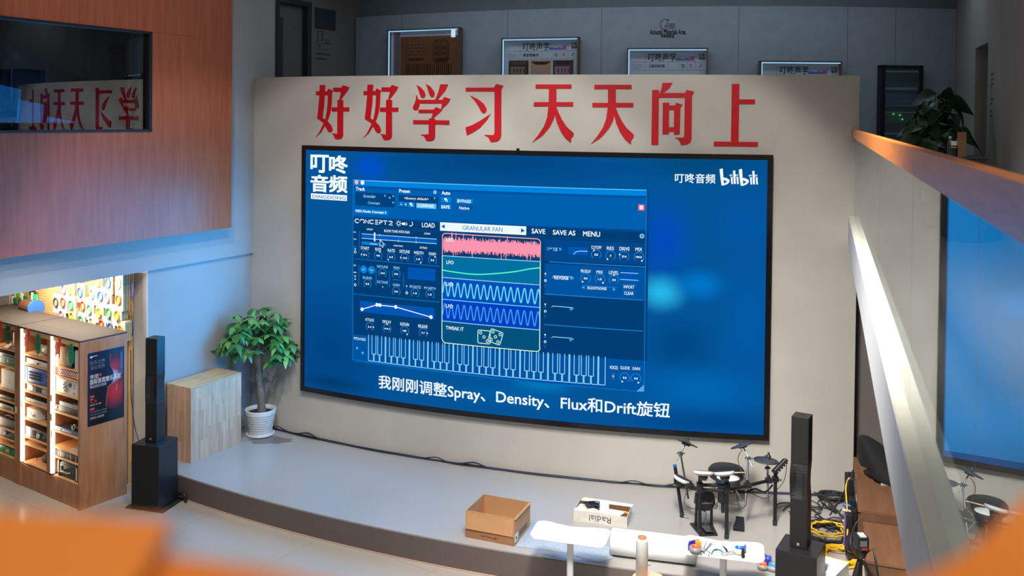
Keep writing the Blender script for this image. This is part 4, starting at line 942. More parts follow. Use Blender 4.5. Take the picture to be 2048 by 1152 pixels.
rack('power_amplifier', 'plain black rack amplifier at the left edge with a tan cable on it', -.60, .57, .694, .13, (38, 38, 40), (44, 42, 42))
t = gear('cable', 'short tan cable end lying on the plain black amplifier', -.44, .2, .826, .02, y=.06); t['category'] = 'cable'; mb = MB(); mb.path(smooth([(0, .02, .012), (.08, .04, .012), (.16, .02, .012), (.22, .03, .012)], 4), .009); mb.build('lead', G((205, 176, 130)), t)
rack('preamplifier', 'black rack unit with one silver dial at the left edge', -.60, .57, .563, .105, (36, 36, 38), (40, 38, 38), knobs=[(.25, .06, .032)], panels=((.36, .46, .05, .058, (110, 110, 112)), (.545, .57, .0, .1, (150, 170, 150))), y=.025)
rack('circuit_rack', 'green rack panel on the bottom shelf at the left edge', -.60, .55, .328, .105, (14, 120, 66), (10, 90, 50), panels=((.26, .34, .03, .08, (214, 170, 120)), (.52, .55, .0, .10, (220, 214, 180))))
# paper tags on the light strips
for x, z, lab in ((.845, 1.34, 'pale paper tag beside the large white preamplifier'), (.13, 1.12, 'pale paper tag near the thin grey rack unit'), (.85, 1.08, 'pale paper tag beside the wide black rack unit'), (-.03, 1.02, 'small bright card on the left cabinet near the silver fronted unit'), (.86, .86, 'pale paper tag beside the thin blue unit')):
    t = thing('paper_tag', lab, 'tag', tuple(CP(x, -.012, z)), CA, 'paper tags on the light strips'); MB().box(0, .055, -.002, 0, -.045, .045, 0, TR(0, 0, 0, 0, .3 if 'large' in lab else 0)).build('tag', G((240, 214, 170)), t)
# felt decorations hanging from the top edge
RD_ = [(-.05, -.13), (-.035, -.13), (-.028, -.06), (.02, -.055), (.03, -.13), (.045, -.13), (.045, -.05), (.06, 0), (.055, .035), (.075, .045), (.08, .07), (.06, .08), (.085, .11), (.06, .10), (.04, .125), (.03, .10), (.0, .12), (.02, .085), (.03, .03), (.01, .0), (-.05, -.005), (-.07, .02), (-.075, -.02), (-.055, -.05)]
SN = [(.0, .13), (.03, .125), (.045, .10), (.05, .07), (.04, .045), (.055, .02), (.062, -.03), (.055, -.09), (.03, -.13), (0, -.14), (-.03, -.13), (-.055, -.09), (-.062, -.03), (-.055, .02), (-.04, .045), (-.05, .07), (-.045, .10), (-.03, .125)]
m_rf = mat('red_felt', (205, 38, 38), .8, var=.05); m_gf = mat('green_felt', (14, 142, 98), .8, var=.06); m_gf2 = mat('dark_green_felt', (8, 104, 72), .8, var=0)
for x, z, lab in ((-.45, 2.07, 'red felt reindeer cut off by the left picture edge'), (.27, 2.045, 'red felt reindeer above the cream microphone shelf'), (1.02, 2.03, 'red felt reindeer hanging before the kraft box')):
    t = thing('felt_reindeer', lab, 'decoration', tuple(CP(x, -.012, z)), CA, 'felt decorations along the cabinet tops'); mb = MB(); mb.prism(RD_, 0, .004, 0, TR(0, 0, 0, pi / 2)); mb.build('felt', m_rf, t)
for x, z, lab in ((-.21, 2.02, 'green felt figure on the left cabinet'), (.55, 2.0, 'green felt figure hanging over the cream microphone'), (1.33, 1.985, 'green felt figure hanging before the tall black loudspeaker')):
    t = thing('felt_figure', lab, 'decoration', tuple(CP(x, -.012, z)), CA, 'felt decorations along the cabinet tops'); mb = MB(); mb.prism(SN, 0, .004, 0, TR(0, 0, 0, pi / 2)); mb.build('felt', m_gf, t)
    mb = MB(); mb.torus(.028, .003, 0, TR(0, -.005, .075, pi / 2)); mb.torus(.035, .003, 0, TR(0, -.005, -.03, pi / 2), sy=1.4); mb.torus(.012, .003, 0, TR(0, -.005, .06, pi / 2), sx=1.4); mb.build('stitching', m_gf2, t)

# poster on the cabinet side
pt = thing('concert_poster', 'dark concert poster with a red violin on the cabinet side', 'poster', tuple(CP(1.5, 0, 0)), CA + pi / 2)
X0, X1, PZ0, PZ1 = .105, .618, 1.042, 1.985
def pf(x, z, y=-.004): return (x, y, z)
def poster_mat():
    m = bpy.data.materials.new('poster_print'); m.use_nodes = True; nt = m.node_tree; b = nt.nodes['Principled BSDF']; N = nt.nodes.new; L = nt.links.new
    tc = N('ShaderNodeTexCoord'); sp = N('ShaderNodeSeparateXYZ'); L(tc.outputs['Object'], sp.inputs[0])
    r = N('ShaderNodeMapRange'); r.inputs[1].default_value = 1.35; r.inputs[2].default_value = 1.985; L(sp.outputs[2], r.inputs[0])
    cr = N('ShaderNodeValToRGB'); cr.color_ramp.elements[0].color = lin((14, 15, 22)); cr.color_ramp.elements[1].color = lin((10, 30, 62)); L(r.outputs[0], cr.inputs[0])
    L(cr.outputs[0], b.inputs['Base Color']); b.inputs['Roughness'].default_value = .35; return m
mb = MB(); mb.box(X0, X1, -.003, 0, PZ0, PZ1); mb.build('sheet', poster_mat(), pt)
def pq(x, y): return (X0 + (x - 100) / 480 * (X1 - X0), PZ1 - (y - 180 + (x - 100) * .225) / 935 * (PZ1 - PZ0))   # rectified zoom pixels
def violin_mat():
    m = bpy.data.materials.new('violin_print'); m.use_nodes = True; nt = m.node_tree; b = nt.nodes['Principled BSDF']; N = nt.nodes.new; L = nt.links.new
    tc = N('ShaderNodeTexCoord'); col = None
    for (x, z, rad, c) in ((.48, 1.42, .26, (170, 32, 36)), (.47, 1.72, .2, (150, 28, 50)), (.46, 1.62, .11, (150, 190, 215))):
        vd = N('ShaderNodeVectorMath'); vd.operation = 'DISTANCE'; vd.inputs[1].default_value = (x, -.004, z); L(tc.outputs['Object'], vd.inputs[0])
        r = N('ShaderNodeMapRange'); r.interpolation_type = 'SMOOTHSTEP'; r.inputs[1].default_value = 0; r.inputs[2].default_value = rad; r.inputs[3].default_value = 1; r.inputs[4].default_value = 0; L(vd.outputs['Value'], r.inputs[0])
        mx = N('ShaderNodeMix'); mx.data_type = 'RGBA'; L(r.outputs[0], mx.inputs[0])
        if col is None: mx.inputs[6].default_value = lin((44, 14, 22))
        else: L(col, mx.inputs[6])
        mx.inputs[7].default_value = lin(c); col = mx.outputs[2]
    L(col, b.inputs['Base Color']); b.inputs['Roughness'].default_value = .35; return m
def X(fx, fz): return (X0 + fx * (X1 - X0), -.0036, PZ0 + fz * (PZ1 - PZ0))
VB = [(.62, .93), (.60, .86), (.60, .79), (.63, .75), (.66, .72), (.68, .70), (.70, .665), (.705, .63), (.70, .59), (.68, .545), (.64, .51), (.58, .49), (.54, .485), (.555, .47), (.53, .42), (.51, .36), (.50, .30), (.50, .22), (.60, .16), (.80, .14), (.95, .2), (.97, .5), (.97, .93)]
mb = MB(); mb.add([X(*p) for p in VB], [tuple(range(len(VB)))]); mb.build('violin_picture', violin_mat(), pt)
mb = MB(); mb.path([X(a, b) for a, b in VB[:18]], .0022, 4); mb.path([X(.80, .50), X(.79, .44), X(.77, .40)], .003, 4); mb.build('violin_outline', G((196, 140, 140)), pt)
mb = MB(); mb.add([X(.90, .92), X(.95, .93), X(.95, .62), X(.88, .60)], [(0, 1, 2, 3)]); mb.build('violin_strings', G((70, 130, 190)), pt)
for v in mb.v: pass
mb = MB()
def ptx(s, fx0, fz0, fx1, fz1, mi=0, bold=.0): text(mb, s, X0 + fx0 * (X1 - X0), PZ0 + fz0 * (PZ1 - PZ0), X0 + fx1 * (X1 - X0), PZ0 + fz1 * (PZ1 - PZ0), lambda x, z: (x, -.0048, z), mi, bold)
PC = [G((226, 224, 222)), G((118, 122, 130)), G((206, 60, 58))]
def pl_(name):
    global mb
    mb.build(name, PC, pt); mb = MB()
ptx('弦乐之声', .06, .835, .46, .89, 1); ptx('知礼世界', .07, .765, .46, .82, 1); pl_('slogan_lettering')
ptx('李朋', .06, .64, .28, .70, 0, .02); ptx('国际首席爱乐乐团', .06, .565, .90, .635, 0, .03); ptx('精品音乐沙龙课', .06, .515, .50, .555, 0, .015); pl_('title_lettering')
ptx('2023', .06, .355, .15, .37, 0, .01); ptx('4.9', .06, .305, .24, .35, 2, .02); ptx('18:00-21:00', .06, .275, .36, .295, 0, .01); pl_('date_lettering')
for z in (.175, .135): ptx('叮咚音频公益海报', .06, z, .52, z + .025, 1)
ptx('免费预约 名额有限', .06, .09, .44, .118, 0, .01); pl_('notice_lettering')
for z in (.385, .215): MB().box(X0 + .06 * .513, X0 + .18 * .513, -.0045, -.004, PZ0 + z * .943, PZ0 + (z + .028) * .943).build('red_tag', PC[2], pt)
MB().box(X0 + .06 * .513, X0 + .25 * .513, -.0045, -.004, PZ0 + .945 * .943, PZ0 + .952 * .943, 0).box(X0 + .06 * .513, X0 + .12 * .513, -.0045, -.004, PZ0 + .93 * .943, PZ0 + .945 * .943, 0).build('corner_mark', PC[0], pt)
MB().lathe([(.017, 0), (.017, .001)], 16, 0, TR(X0 + .34 * .513, -.004, PZ0 + .675 * .943, pi / 2)).build('red_seal', PC[2], pt)

# thin black cable hanging down the pegboard edge
mb = MB(); p = smooth([at(*q) for q in ((261.5, 700, 12.42), (262, 780, 12.40), (265, 820, 12.36), (271, 858, 12.3), (279, 884, 12.22), (288, 890, 12.12))], 6); mb.path(p, .006, 6)
tag(mb.build('cable', KB), 'thin black cable hanging between the cabinet and the subwoofer', 'cable')

# ------------------------------------------------------------------ packs on the pegboard
m_card = G((238, 232, 222), .5); m_hook = G((60, 58, 56), .4)
COLS = {'red': (206, 74, 52), 'green': (66, 172, 128), 'blue': (40, 100, 196), 'yellow': (226, 196, 70), 'lilac': (150, 130, 196), 'teal': (96, 168, 168), 'orange': (228, 130, 60), 'black': (60, 62, 66), 'purple': (126, 104, 178), 'white': (228, 226, 220)}
PANG = atan2(-PG.y, -PG.x)
def pack(color, label):
    t = thing('cable_pack', label, 'cable pack', (0, 0, 0), PANG, 'cable packs on the pegboard')
    MB().box(-.085, .085, 0, .012, -.15, .12).build('card', m_card, t, .002)
    mb = MB(); mb.torus(.052, .010, 0, TR(0, -.012, .0, pi / 2), 20, 6, 1, 1.25); mb.build('coil', G(COLS[color], .45), t)
    MB().box(-.02, .02, -.006, 0, -.045, .03).build('insert', G((214, 172, 88)), t)
    mb = MB(); mb.path([(0, .165, .13), (0, -.02, .13), (0, -.03, .14)], .004, 5); mb.build('hook', m_hook, t)
    return t
PROTO = {}
KP = G((196, 168, 120), .6)
def place_pack(u, v, color, label, stack=3):
    off = .17; p = onplane(u, v, PP + PN * off, PN)
    if color not in PROTO: o = PROTO[color] = pack(color, label); o.location = p
    else: o = dup(PROTO[color], p, PANG, label)
    for k in range(stack):
        q = p - PN * (.022 + .024 * k)
        if 'back' not in PROTO:
            b = PROTO['back'] = thing('card_pack', 'plain tan card pack hanging behind a front cable pack', 'cable pack', tuple(q), PANG, 'card packs queued behind the front packs on the pegboard hooks')
            MB().box(-.085, .085, 0, .010, -.15, .12).build('card', KP, b, .002)
        else: dup(PROTO['back'], q, PANG, 'plain tan card pack hanging behind a front cable pack')
rows = [('topmost row', ((70, 320, 'purple'), (165, 320, 'yellow'), (340, 365, 'blue'), (535, 395, 'teal'), (630, 200, 'orange'), (800, 215, 'blue'), (968, 225, 'white'))),
        ('second row', ((-58, 530, 'black'), (60, 530, 'red'), (190, 575, 'green'), (385, 590, 'red'), (675, 430, 'blue'), (785, 455, 'lilac'), (970, 490, 'orange'))),
        ('third row', ((490, 650, 'teal'), (650, 700, 'yellow'), (810, 705, 'green'), (945, 745, 'yellow'))),
        ('lowest row in view', ((30, 740, 'lilac'), (200, 770, 'yellow'), (350, 830, 'green'), (520, 860, 'white'), (690, 900, 'red'), (835, 950, 'blue'), (1000, 985, 'yellow')))]
ORD = ('first', 'second', 'third', 'fourth', 'fifth', 'sixth', 'seventh')
for rn, its in rows:
    for k, (x, y, c) in enumerate(its): place_pack(120 + x / 8.228, 540 + y / 8.228, c, 'cable pack with %s coil, %s of the pegboard %s from the left' % (c, ORD[k], rn), 4 if x > 900 or x < 250 else 2)
for k, (x, y, c) in enumerate(((1160, 330, 'lilac'), (1158, 640, 'orange'), (1168, 960, 'black'))):
    p = onplane(120 + x / 8.228, 540 + y / 8.228, PP + PN * .03, PN); t = thing('loose_coil', '%s cable coil hanging by the pale wall end, %s down' % (c, ORD[k]), 'cable coil', tuple(p), PANG); mb = MB(); mb.torus(.075, .012, 0, TR(0, 0, 0, pi / 2), 22, 6, .6, 1.3); mb.build('coil', G(COLS[c], .45), t)
# green blister packs and the brown drum at the left
for k, (u, v, c, lab) in enumerate(((29.5, 601.5, (16, 130, 66), 'green blister pack low at the pegboard left end'), (50, 597, (20, 120, 60), 'dark green blister pack second from the pegboard left end'), (69.4, 594.5, (60, 190, 120), 'light green blister pack third from the pegboard left end'), (35.6, 589.5, (110, 180, 40), 'lime green box above the first green blister pack'))):
    p = onplane(u, v, PP + PN * .12, PN); t = thing('blister_pack', lab, 'package', tuple(p), PANG, 'green packs on the pegboard'); MB().box(-.06, .06, 0, .02, -.04, .04).build('blister', G(c, .3), t, .006); MB().box(-.10, -.06, 0, .015, -.05, .06).build('card', m_card, t)
for u, v, lab in ((43.5, 590.5, 'white folded card between the lime box and the brown roll'), (62, 585, 'black pouch hanging high above the brown roll')):
    p = onplane(u, v, PP + PN * .1, PN); t = thing('hanging_card', lab, 'package', tuple(p), PANG); (MB().prism([(-.05, -.04), (.05, -.04), (0, .05)], 0, .01, 0, TR(0, 0, 0, pi / 2)) if 'white' in lab else MB().box(-.05, .07, 0, .03, -.04, .06)).build('card', m_card if 'white' in lab else KB, t)
p = onplane(62, 612, PP + PN * .22, PN); t = thing('ribbon_roll', 'brown roll with a blue end disc beyond the cabinet top', 'roll', tuple(p), PANG)
mb = MB(); mb.lathe([(.10, -.17), (.105, .12)], 24, 0, TR(0, 0, -.02, 0, pi / 2)); mb.build('roll', G((96, 58, 40), .6), t); mb = MB(); mb.lathe([(.125, .12), (.125, .15)], 24, 0, TR(0, 0, -.02, 0, pi / 2)); mb.build('end_disc', G((60, 120, 205), .4), t); mb = MB(); mb.lathe([(.03, -.178), (.03, -.17)], 14, 0, TR(0, 0, -.02, 0, pi / 2)); mb.build('core', G((190, 170, 150)), t)
p = onplane(62, 622, PP + PN * .22, PN)
t = thing('wall_shelf', 'narrow pegboard shelf holding the brown roll', 'shelf', tuple(p), PANG); MB().box(-.3, .25, -.13, .21, -.13, -.11).build('board', m_inside, t)

# ================================================================== THE STAGE
m_spk = mat('speaker_black', (30, 31, 34), .36, var=0); m_grille = mat('speaker_grille', (14, 14, 15), .75, var=.1, scale=300); m_badge = G((150, 150, 150), .4)
def column_stack(loc, rz, label_sub, label_col, z0=.012, plate=True, H=.835, h=1.337):
    if True:
        t = thing('subwoofer', label_sub, 'loudspeaker', loc, rz)
        MB().box(-.30, .27, -.20, .34, 0, .012).build('base_plate', mat('plate_dark', (46, 48, 46), .4, var=0), t, .004)
        MB().box(-.20, .20, -.195, .205, z0, H).build('cabinet', m_spk, t, .004)
        MB().box(-.19, .19, -.201, -.193, z0 + .01, H - .012).build('grille', m_grille, t)
    q = Matrix.Translation(loc) @ Matrix.Rotation(rz, 4, 'Z') @ Vector((-.01, .02, H))
    t = thing('column_speaker', label_col, 'loudspeaker', tuple(q), rz)
    w, d = .085, .085; k = h / 1.337
    MB().box(-w, w, -d, d, 0, .50 * k).build('lower_cabinet', m_spk, t, .003)
    MB().box(-w, w, -d, d, .86 * k, h).build('upper_cabinet', m_spk, t, .003)
    mb = MB(); vs = []; fs = []; n = 10
    for i in range(n + 1):
        z = (.50 + .36 * i / n) * k; b = .030 * sin(pi * i / n)
        for x, y in ((-w, -d + b * .3), (-w * .35, -d + .05 * sin(pi * i / n)), (w * .35, -d + .05 * sin(pi * i / n)), (w, -d + b * .3), (w + b * .0, d), (-w, d)): vs.append((x - b * .35, y, z))
    for i in range(n):
        for j in range(6): fs.append((i * 6 + j, i * 6 + (j + 1) % 6, i * 6 + 6 + (j + 1) % 6, i * 6 + 6 + j))
    mb.add(vs, fs).build('waveguide', m_spk, t)
    MB().box(-w + .008, w - .008, -d - .005, -d + .002, .01, .49 * k).build('grille', m_grille, t)
    MB().box(-w + .008, w - .008, -d - .005, -d + .002, .87 * k, h - .01).build('grille', m_grille, t)
    MB().box(-.012, .012, -d - .007, -d - .004, .03, .055).build('badge', m_badge, t)
    MB().box(-.03, .03, .01, .05, h, h + .002).build('socket_plate', KB, t)
    return t
lang = atan2(11.665 - 11.768, -4.367 + 4.758)
lc = Vector((-4.575, 11.905, 0)); column_stack(tuple(lc), lang, 'black subwoofer on a flat plate beside the oak cabinet', 'black column speaker standing on the subwoofer by the left wall')
rang = atan2(-.176, .30)
column_stack((2.93, 9.20, 0), rang, 'black subwoofer at the lower right beside the white tables', 'black column speaker standing tall before the drum kit', H=.80, h=1.309)
# handle-like floor gland behind the left subwoofer
mb = MB(); mb.path(smooth([(-4.36, 12.04, .02), (-4.30, 12.02, .10), (-4.22, 11.99, .10), (-4.19, 11.97, .02)], 5), .022, 8); tag(mb.build('cable_loop', KB), 'thick black cable loop on the floor behind the left subwoofer', 'cable')

# butcher block plinth
pa = onz(381, 927, .3); pb = onz(482, 886, .3); pcn = onz(332, 914, .3); d1 = (pb - pa); a1 = atan2(d1.y, d1.x); L1 = d1.length; L2 = (pcn - pa).length
def block(name, rot):
    return wood(name, (206, 164, 132), (222, 184, 154), .5, (22, 22, 1.6), (rot, .42, .045))
t = thing('wooden_plinth', 'pale butcher block plinth standing in the stage corner', 'plinth', (pa.x, pa.y, .30), a1)
MB().box(0, L1, 0, .02, 0, 1.0).build('front_board', block('block_front', 'ZX'), t, .002)
MB().box(0, .02, .02, L2, 0, 1.0).build('end_board', block('block_end', 'ZY'), t, .002)
MB().box(L1 - .02, L1, .02, L2, 0, 1.0).build('end_board', block('block_end', 'ZY'), t, .002)
MB().box(0, L1, L2 - .02, L2, 0, 1.0).build('back_board', block('block_front', 'ZX'), t, .002)
MB().box(-.001, L1 + .001, -.001, L2 + .001, 1.0, 1.03).build('top_board', wood('block_top', (206, 170, 124), (222, 188, 144), .5, (2, 22, 22), ('XY', .5, .045)), t, .002)

# money tree in a ribbed white pot
pp = Vector((-3.70, 13.72, .30)); t = thing('potted_tree', 'leafy money tree in a ribbed white pot against the screen wall', 'plant', tuple(pp))
m_pot = mat('white_ceramic', (222, 220, 214), .35, var=.02)
mb = MB(); prof = [(.155, 0), (.165, .02)]
for i in range(9): z = .03 + i * .036; r = .165 + .055 * i / 8; prof += [(r, z), (r + .004, z + .012), (r, z + .030)]
prof += [(.226, .375), (.226, .39), (.205, .39), (.20, .33)]
mb.lathe(prof, 36, 0, None, False).build('pot', m_pot, t)
MB().lathe([(.17, 0), (.205, .012), (.21, .03), (.20, .03), (.17, .014)], 36, 0, None).build('saucer', m_pot, t)
MB().lathe([(.202, .33), (.05, .345)], 24, 0).build('soil', mat('soil', (52, 42, 36), .95, var=.3, scale=40), t)
tr = smooth([(.02, 0, .33), (.0, .0, .6), (-.04, .01, .9), (-.05, .0, 1.18), (-.045, 0, 1.35)], 4); mb = MB(); n = len(tr)
vs = []; fs = []
for i, p in enumerate(tr):
    r = .062 - .022 * i / (n - 1) + .006 * sin(i * 1.9)
    for k in range(14): a = 2 * pi * k / 14; vs.append((p.x + r * cos(a + i * .25), p.y + r * sin(a + i * .25), p.z))
for i in range(n - 1):
    for k in range(14): fs.append((i * 14 + k, i * 14 + (k + 1) % 14, i * 14 + 14 + (k + 1) % 14, i * 14 + 14 + k))
mb.add(vs, fs, 0, True).build('trunk', mat('braided_bark', (120, 108, 92), .8, var=.15, scale=18, bump=.4), t)
m_leaf = mat('money_tree_leaf', (56, 112, 50), .38, var=.25, scale=5); m_leaf2 = mat('money_tree_leaf_light', (104, 156, 78), .38, var=.2, scale=5)
def leaf_verts(L, w, droop):
    vs = []; n = 6
    for i in range(n + 1):
        u = i / n; hw = w * sin(pi * min(.985, u ** .85)) * .5 + .0015; z = -droop * u * u * L
        vs += [(u * L, -hw, z - .12 * hw), (u * L, 0, z + .10 * hw), (u * L, hw, z - .12 * hw)]
    fs = []
    for i in range(n): a, b = i * 3, i * 3 + 3; fs += [(a, b, b + 1, a + 1), (a + 1, b + 1, b + 2, a + 2)]
    return vs, fs
rg = random.Random(11)
mb = MB(); st_ = MB()
wh = []
for k in range(64):
    a = rg.uniform(0, 2 * pi); q = rg.random() ** .5; rr = .50 * q; zz = 1.78 - .42 * q * q - rg.uniform(0, .26) + .08
    wh.append((rr * cos(a) - .09, rr * sin(a) * .8 - .02, zz))
wh += [(-.36, -.05, 1.80), (-.43, 0, 1.66), (-.12, 0, 1.88), (.05, 0, 1.90), (.22, -.02, 1.83), (.30, 0, 1.74), (-.46, .02, 1.40), (.47, 0, 1.36), (.40, -.12, 1.22), (.2, -.2, 1.16), (-.3, -.2, 1.26)]
for (x, y, z) in wh:
    st_.path(smooth([(-.045, 0, 1.30), (x * .45, y * .45, 1.30 + (z - 1.30) * .75), (x, y, z)], 3), .004, 5)
    out = atan2(y, x); nl = rg.choice((5, 5, 6)); dr_ = rg.uniform(.2, .75)
    for j in range(nl):
        b = out + (j - (nl - 1) / 2) * (2 * pi / (nl + .8)) + rg.uniform(-.1, .1); vs, fs = leaf_verts(rg.uniform(.13, .20), rg.uniform(.068, .092), dr_)
        mb.add(vs, fs, 0 if rg.random() < .65 else 1, True, Matrix.Translation((x, y, z)) @ Matrix.Rotation(b, 4, 'Z') @ Matrix.Rotation(rg.uniform(-.15, .45), 4, 'Y'))
st_.build('twigs', mat('green_twig', (92, 110, 60), .6, var=.1), t); mb.build('foliage', [m_leaf, m_leaf2], t)
# thin darker patch lying on the stage by the pot
mb = MB(); P = [(.30 * cos(2 * pi * i / 18) * (1 + .25 * sin(i * 2.3)), .16 * sin(2 * pi * i / 18) * (1 + .2 * sin(i * 1.7))) for i in range(18)]
mb.prism(P, 0, .001); o = mb.build('floor_patch', mat('dark_floor_patch', (120, 110, 104), .3, var=.1)); o.location = (-3.50, 13.48, .3003); struct(o, 'darker patch on the stage beside the plant pot')

# cable run along the wall foot
for j, (c, ph, lab) in enumerate((((26, 28, 34), 0, 'black cable running along the foot of the screen wall'), ((36, 48, 84), 1.3, 'dark blue cable twisted along the foot of the screen wall'), ((30, 30, 36), 2.6, 'thin black cable lying outermost along the screen wall foot'))):
    pts = []
    for i in range(120):
        s = -9.0 + 8.5 * i / 119; w_ = .022 + .018 * sin(s * 5.1 + ph * 2) * (1 if j else .5); zz = .312 + (.05 * max(0, sin(s * 2.3 + ph)) ** 18 if j else 0)
        p = cyl(s, zz, RW + .02 + .014 * j + w_ * .5); pts.append(p)
    mb = MB(); mb.path(pts, .011 if j < 2 else .007, 6); tag(mb.build('cable', G(c, .5)), lab, 'cable', 'cables along the wall foot')

# open cardboard box
m_cb = mat('cardboard', (190, 142, 98), .8, var=.05, scale=8); m_cb2 = mat('cardboard_band', (160, 112, 76), .8, var=.05); m_cbin = mat('cardboard_inside', (182, 136, 94), .85, var=.04)
qa = onz(1028, 1093, .3); qb = onz(931, 1074, .3); qc = onz(1060, 1050, .3)
ang = atan2(qa.y - qb.y, qa.x - qb.x); Lx = (qa - qb).length; Ly = .50
t = thing('cardboard_box', 'open brown cardboard box standing near the stage edge', 'box', (qb.x, qb.y, .30), ang); H = .305
def bx(n, m, *a): return MB().box(*a).build(n, m, t)
fr = bx('front_side', [m_cb], 0, Lx, 0, .008, 0, H); bk = bx('back_side', [m_cbin], 0, Lx, Ly - .008, Ly, 0, H); bx('end_side', [m_cb], 0, .008, .008, Ly - .008, 0, H); rs = bx('end_side', [m_cb], Lx - .008, Lx, .008, Ly - .008, 0, H); bx('bottom', [m_cbin], .008, Lx - .008, .008, Ly - .008, 0, .008)
MB().box(-.0015, Lx + .0015, -.0015, .001, 0, .10).build('band', m_cb2, fr)
MB().add([(.012, -.004, H - .02), (Lx - .01, -.004, H - .02), (Lx - .01, -.010, .105), (.012, -.016, .105), (.012, -.001, H - .02), (Lx - .01, -.001, H - .02), (Lx - .01, -.007, .105), (.012, -.013, .105)], [(0, 1, 2, 3), (7, 6, 5, 4), (0, 3, 7, 4), (1, 5, 6, 2), (2, 6, 7, 3), (0, 4, 5, 1)]).build('folded_flap', mat('cardboard_flap', (200, 150, 104), .8, var=.04), t)
MB().add([(Lx, .008, H - .01), (Lx + .012, .008, H - .012), (Lx + .02, Ly - .03, H + .0), (Lx, Ly, H), (Lx + .002, Ly, H + .02)], [(0, 1, 2, 3), (2, 4, 3)]).build('torn_edge', m_cbin, t)
mb = MB(); text(mb, 'Solid State Logic', Lx * .32, .035, Lx * .66, .062, lambda x, z: (x, -.0025, z), 0, .01); mb.build('box_lettering', G((70, 46, 34)), fr)
mb = MB(); mb.box(Lx, Lx + .001, .02, .12, .03, .12, 0); mb.box(Lx + .001, Lx + .0015, .05, .09, .05, .085, 1); mb.box(Lx, Lx + .001, .16, .40, .05, .11, 1); 
for k in range(12): mb.box(Lx + .001, Lx + .0015, .17 + k * .018, .178 + k * .018, .052, .108, 2)
for k in range(8): mb.box(Lx, Lx + .001, .10 + k * .045, .10 + k * .045 + .034, .20 + k * .003, .206 + k * .003, 3)
mb.build('shipping_label', [G((226, 226, 226)), G((60, 50, 46)), G((140, 110, 84)), G((120, 84, 56))], rs)

# open white carton with a lid, cables and a small white box
qa = onz(1147, 1041, .3); qb = onz(1254, 1056, .3); ang = atan2(qb.y - qa.y, qb.x - qa.x); Lx = (qb - qa).length; Ly = .30; H = .125
t = thing('white_carton', 'open printed white carton with a yellow edge on the stage', 'box', (qa.x, qa.y, .30), ang)
m_wc = mat('white_carton', (212, 206, 196), .7, var=.12, scale=9); m_ye = G((232, 176, 40)); m_brn = G((120, 84, 60), .8)
f1 = MB().box(0, Lx, 0, .006, 0, H).build('front_side', m_wc, t); MB().box(0, .006, .006, Ly, 0, H).build('end_side', m_wc, t); MB().box(Lx - .006, Lx, .006, Ly, 0, H).build('end_side', m_wc, t); MB().box(.006, Lx - .006, Ly - .006, Ly, 0, H).build('back_side', m_brn, t); MB().box(.006, Lx - .006, .006, Ly - .006, 0, .006).build('bottom', m_brn, t)
MB().add([(0, 0, H), (Lx * .86, .0, H), (Lx * .94, .13, H + .004), (.06, .13, H + .03), (0, 0, H + .003), (Lx * .86, .0, H + .003), (Lx * .94, .13, H + .007), (.06, .13, H + .033)], [(0, 3, 2, 1), (4, 5, 6, 7), (0, 1, 5, 4), (1, 2, 6, 5), (2, 3, 7, 6), (3, 0, 4, 7)]).build('front_flap', m_wc, t)
MB().box(.03, Lx * .98, .13, .155, H + .002, H + .018, 0, TR(0, 0, 0, 0, .03)).build('yellow_edge', m_ye, t)
MB().add([(.02, Ly, H), (Lx, Ly, H), (Lx + .02, Ly + .03, H + .02), (.05, Ly + .03, H + .03), (.02, Ly + .004, H), (Lx, Ly + .004, H), (Lx + .02, Ly + .034, H + .02), (.05, Ly + .034, H + .03)], [(0, 1, 2, 3), (7, 6, 5, 4), (3, 2, 6, 7)]).build('back_flap', m_wc, t)
mb = MB(); text(mb, 'Radial', .18, .03, .44, .10, lambda x, z: (Lx - x - .01, -.002, H - z), 0, .0); mb.build('carton_lettering', G((86, 84, 84)), f1)
q = Matrix.Translation((qa.x, qa.y, .30)) @ Matrix.Rotation(ang, 4, 'Z')
mb = MB(); rc = random.Random(5); P = [q @ Vector((.22 + .10 * cos(k * 1.7) + rc.uniform(-.03, .03), .12 + .06 * sin(k * 1.9) + rc.uniform(-.02, .02), .155 + rc.uniform(0, .035))) for k in range(46)]; mb.path(smooth(P, 4), .006, 5); tag(mb.build('cable_bundle', G((28, 32, 42))), 'tangle of black cable lying on the white carton', 'cable')
p = q @ Vector((.35, .06, .131)); t = thing('small_carton', 'small white cube carton sitting on the printed white carton', 'box', tuple(p), ang + .15); MB().box(-.05, .06, 0, .12, 0, .085).build('carton', G((226, 230, 234), .6), t, .002); MB().box(-.05, .06, .055, .065, .085, .086).build('tape', G((210, 212, 214)), t)

# bubble wrap sheet
m_bub = mat('bubble_wrap', (196, 212, 230), .25, var=.12, scale=40, bump=.8, bscale=70, alpha=.5)
pts = [onz(u, v, .3) for u, v in ((1032, 1094), (1052, 1056), (1075, 1040), (1100, 1060), (1140, 1090), (1222, 1098), (1226, 1118), (1195, 1128), (1120, 1104))]
mb = MB(); cc_ = sum(pts, Vector()) / len(pts); n = len(pts)
ring = [p + Vector((0, 0, .006 + .02 * (i % 2))) for i, p in enumerate(pts)]; mid_ = [p * .5 + cc_ * .5 + Vector((0, 0, .03 + .015 * (i % 3))) for i, p in enumerate(pts)]
mb.add(ring + mid_ + [cc_ + Vector((0, 0, .04))], [(i, (i + 1) % n, n + (i + 1) % n, n + i) for i in range(n)] + [(n + i, n + (i + 1) % n, 2 * n) for i in range(n)], 0, True)
tag(mb.build('bubble_wrap', m_bub), 'crumpled translucent bubble wrap sheet beside the cardboard box', 'wrap')

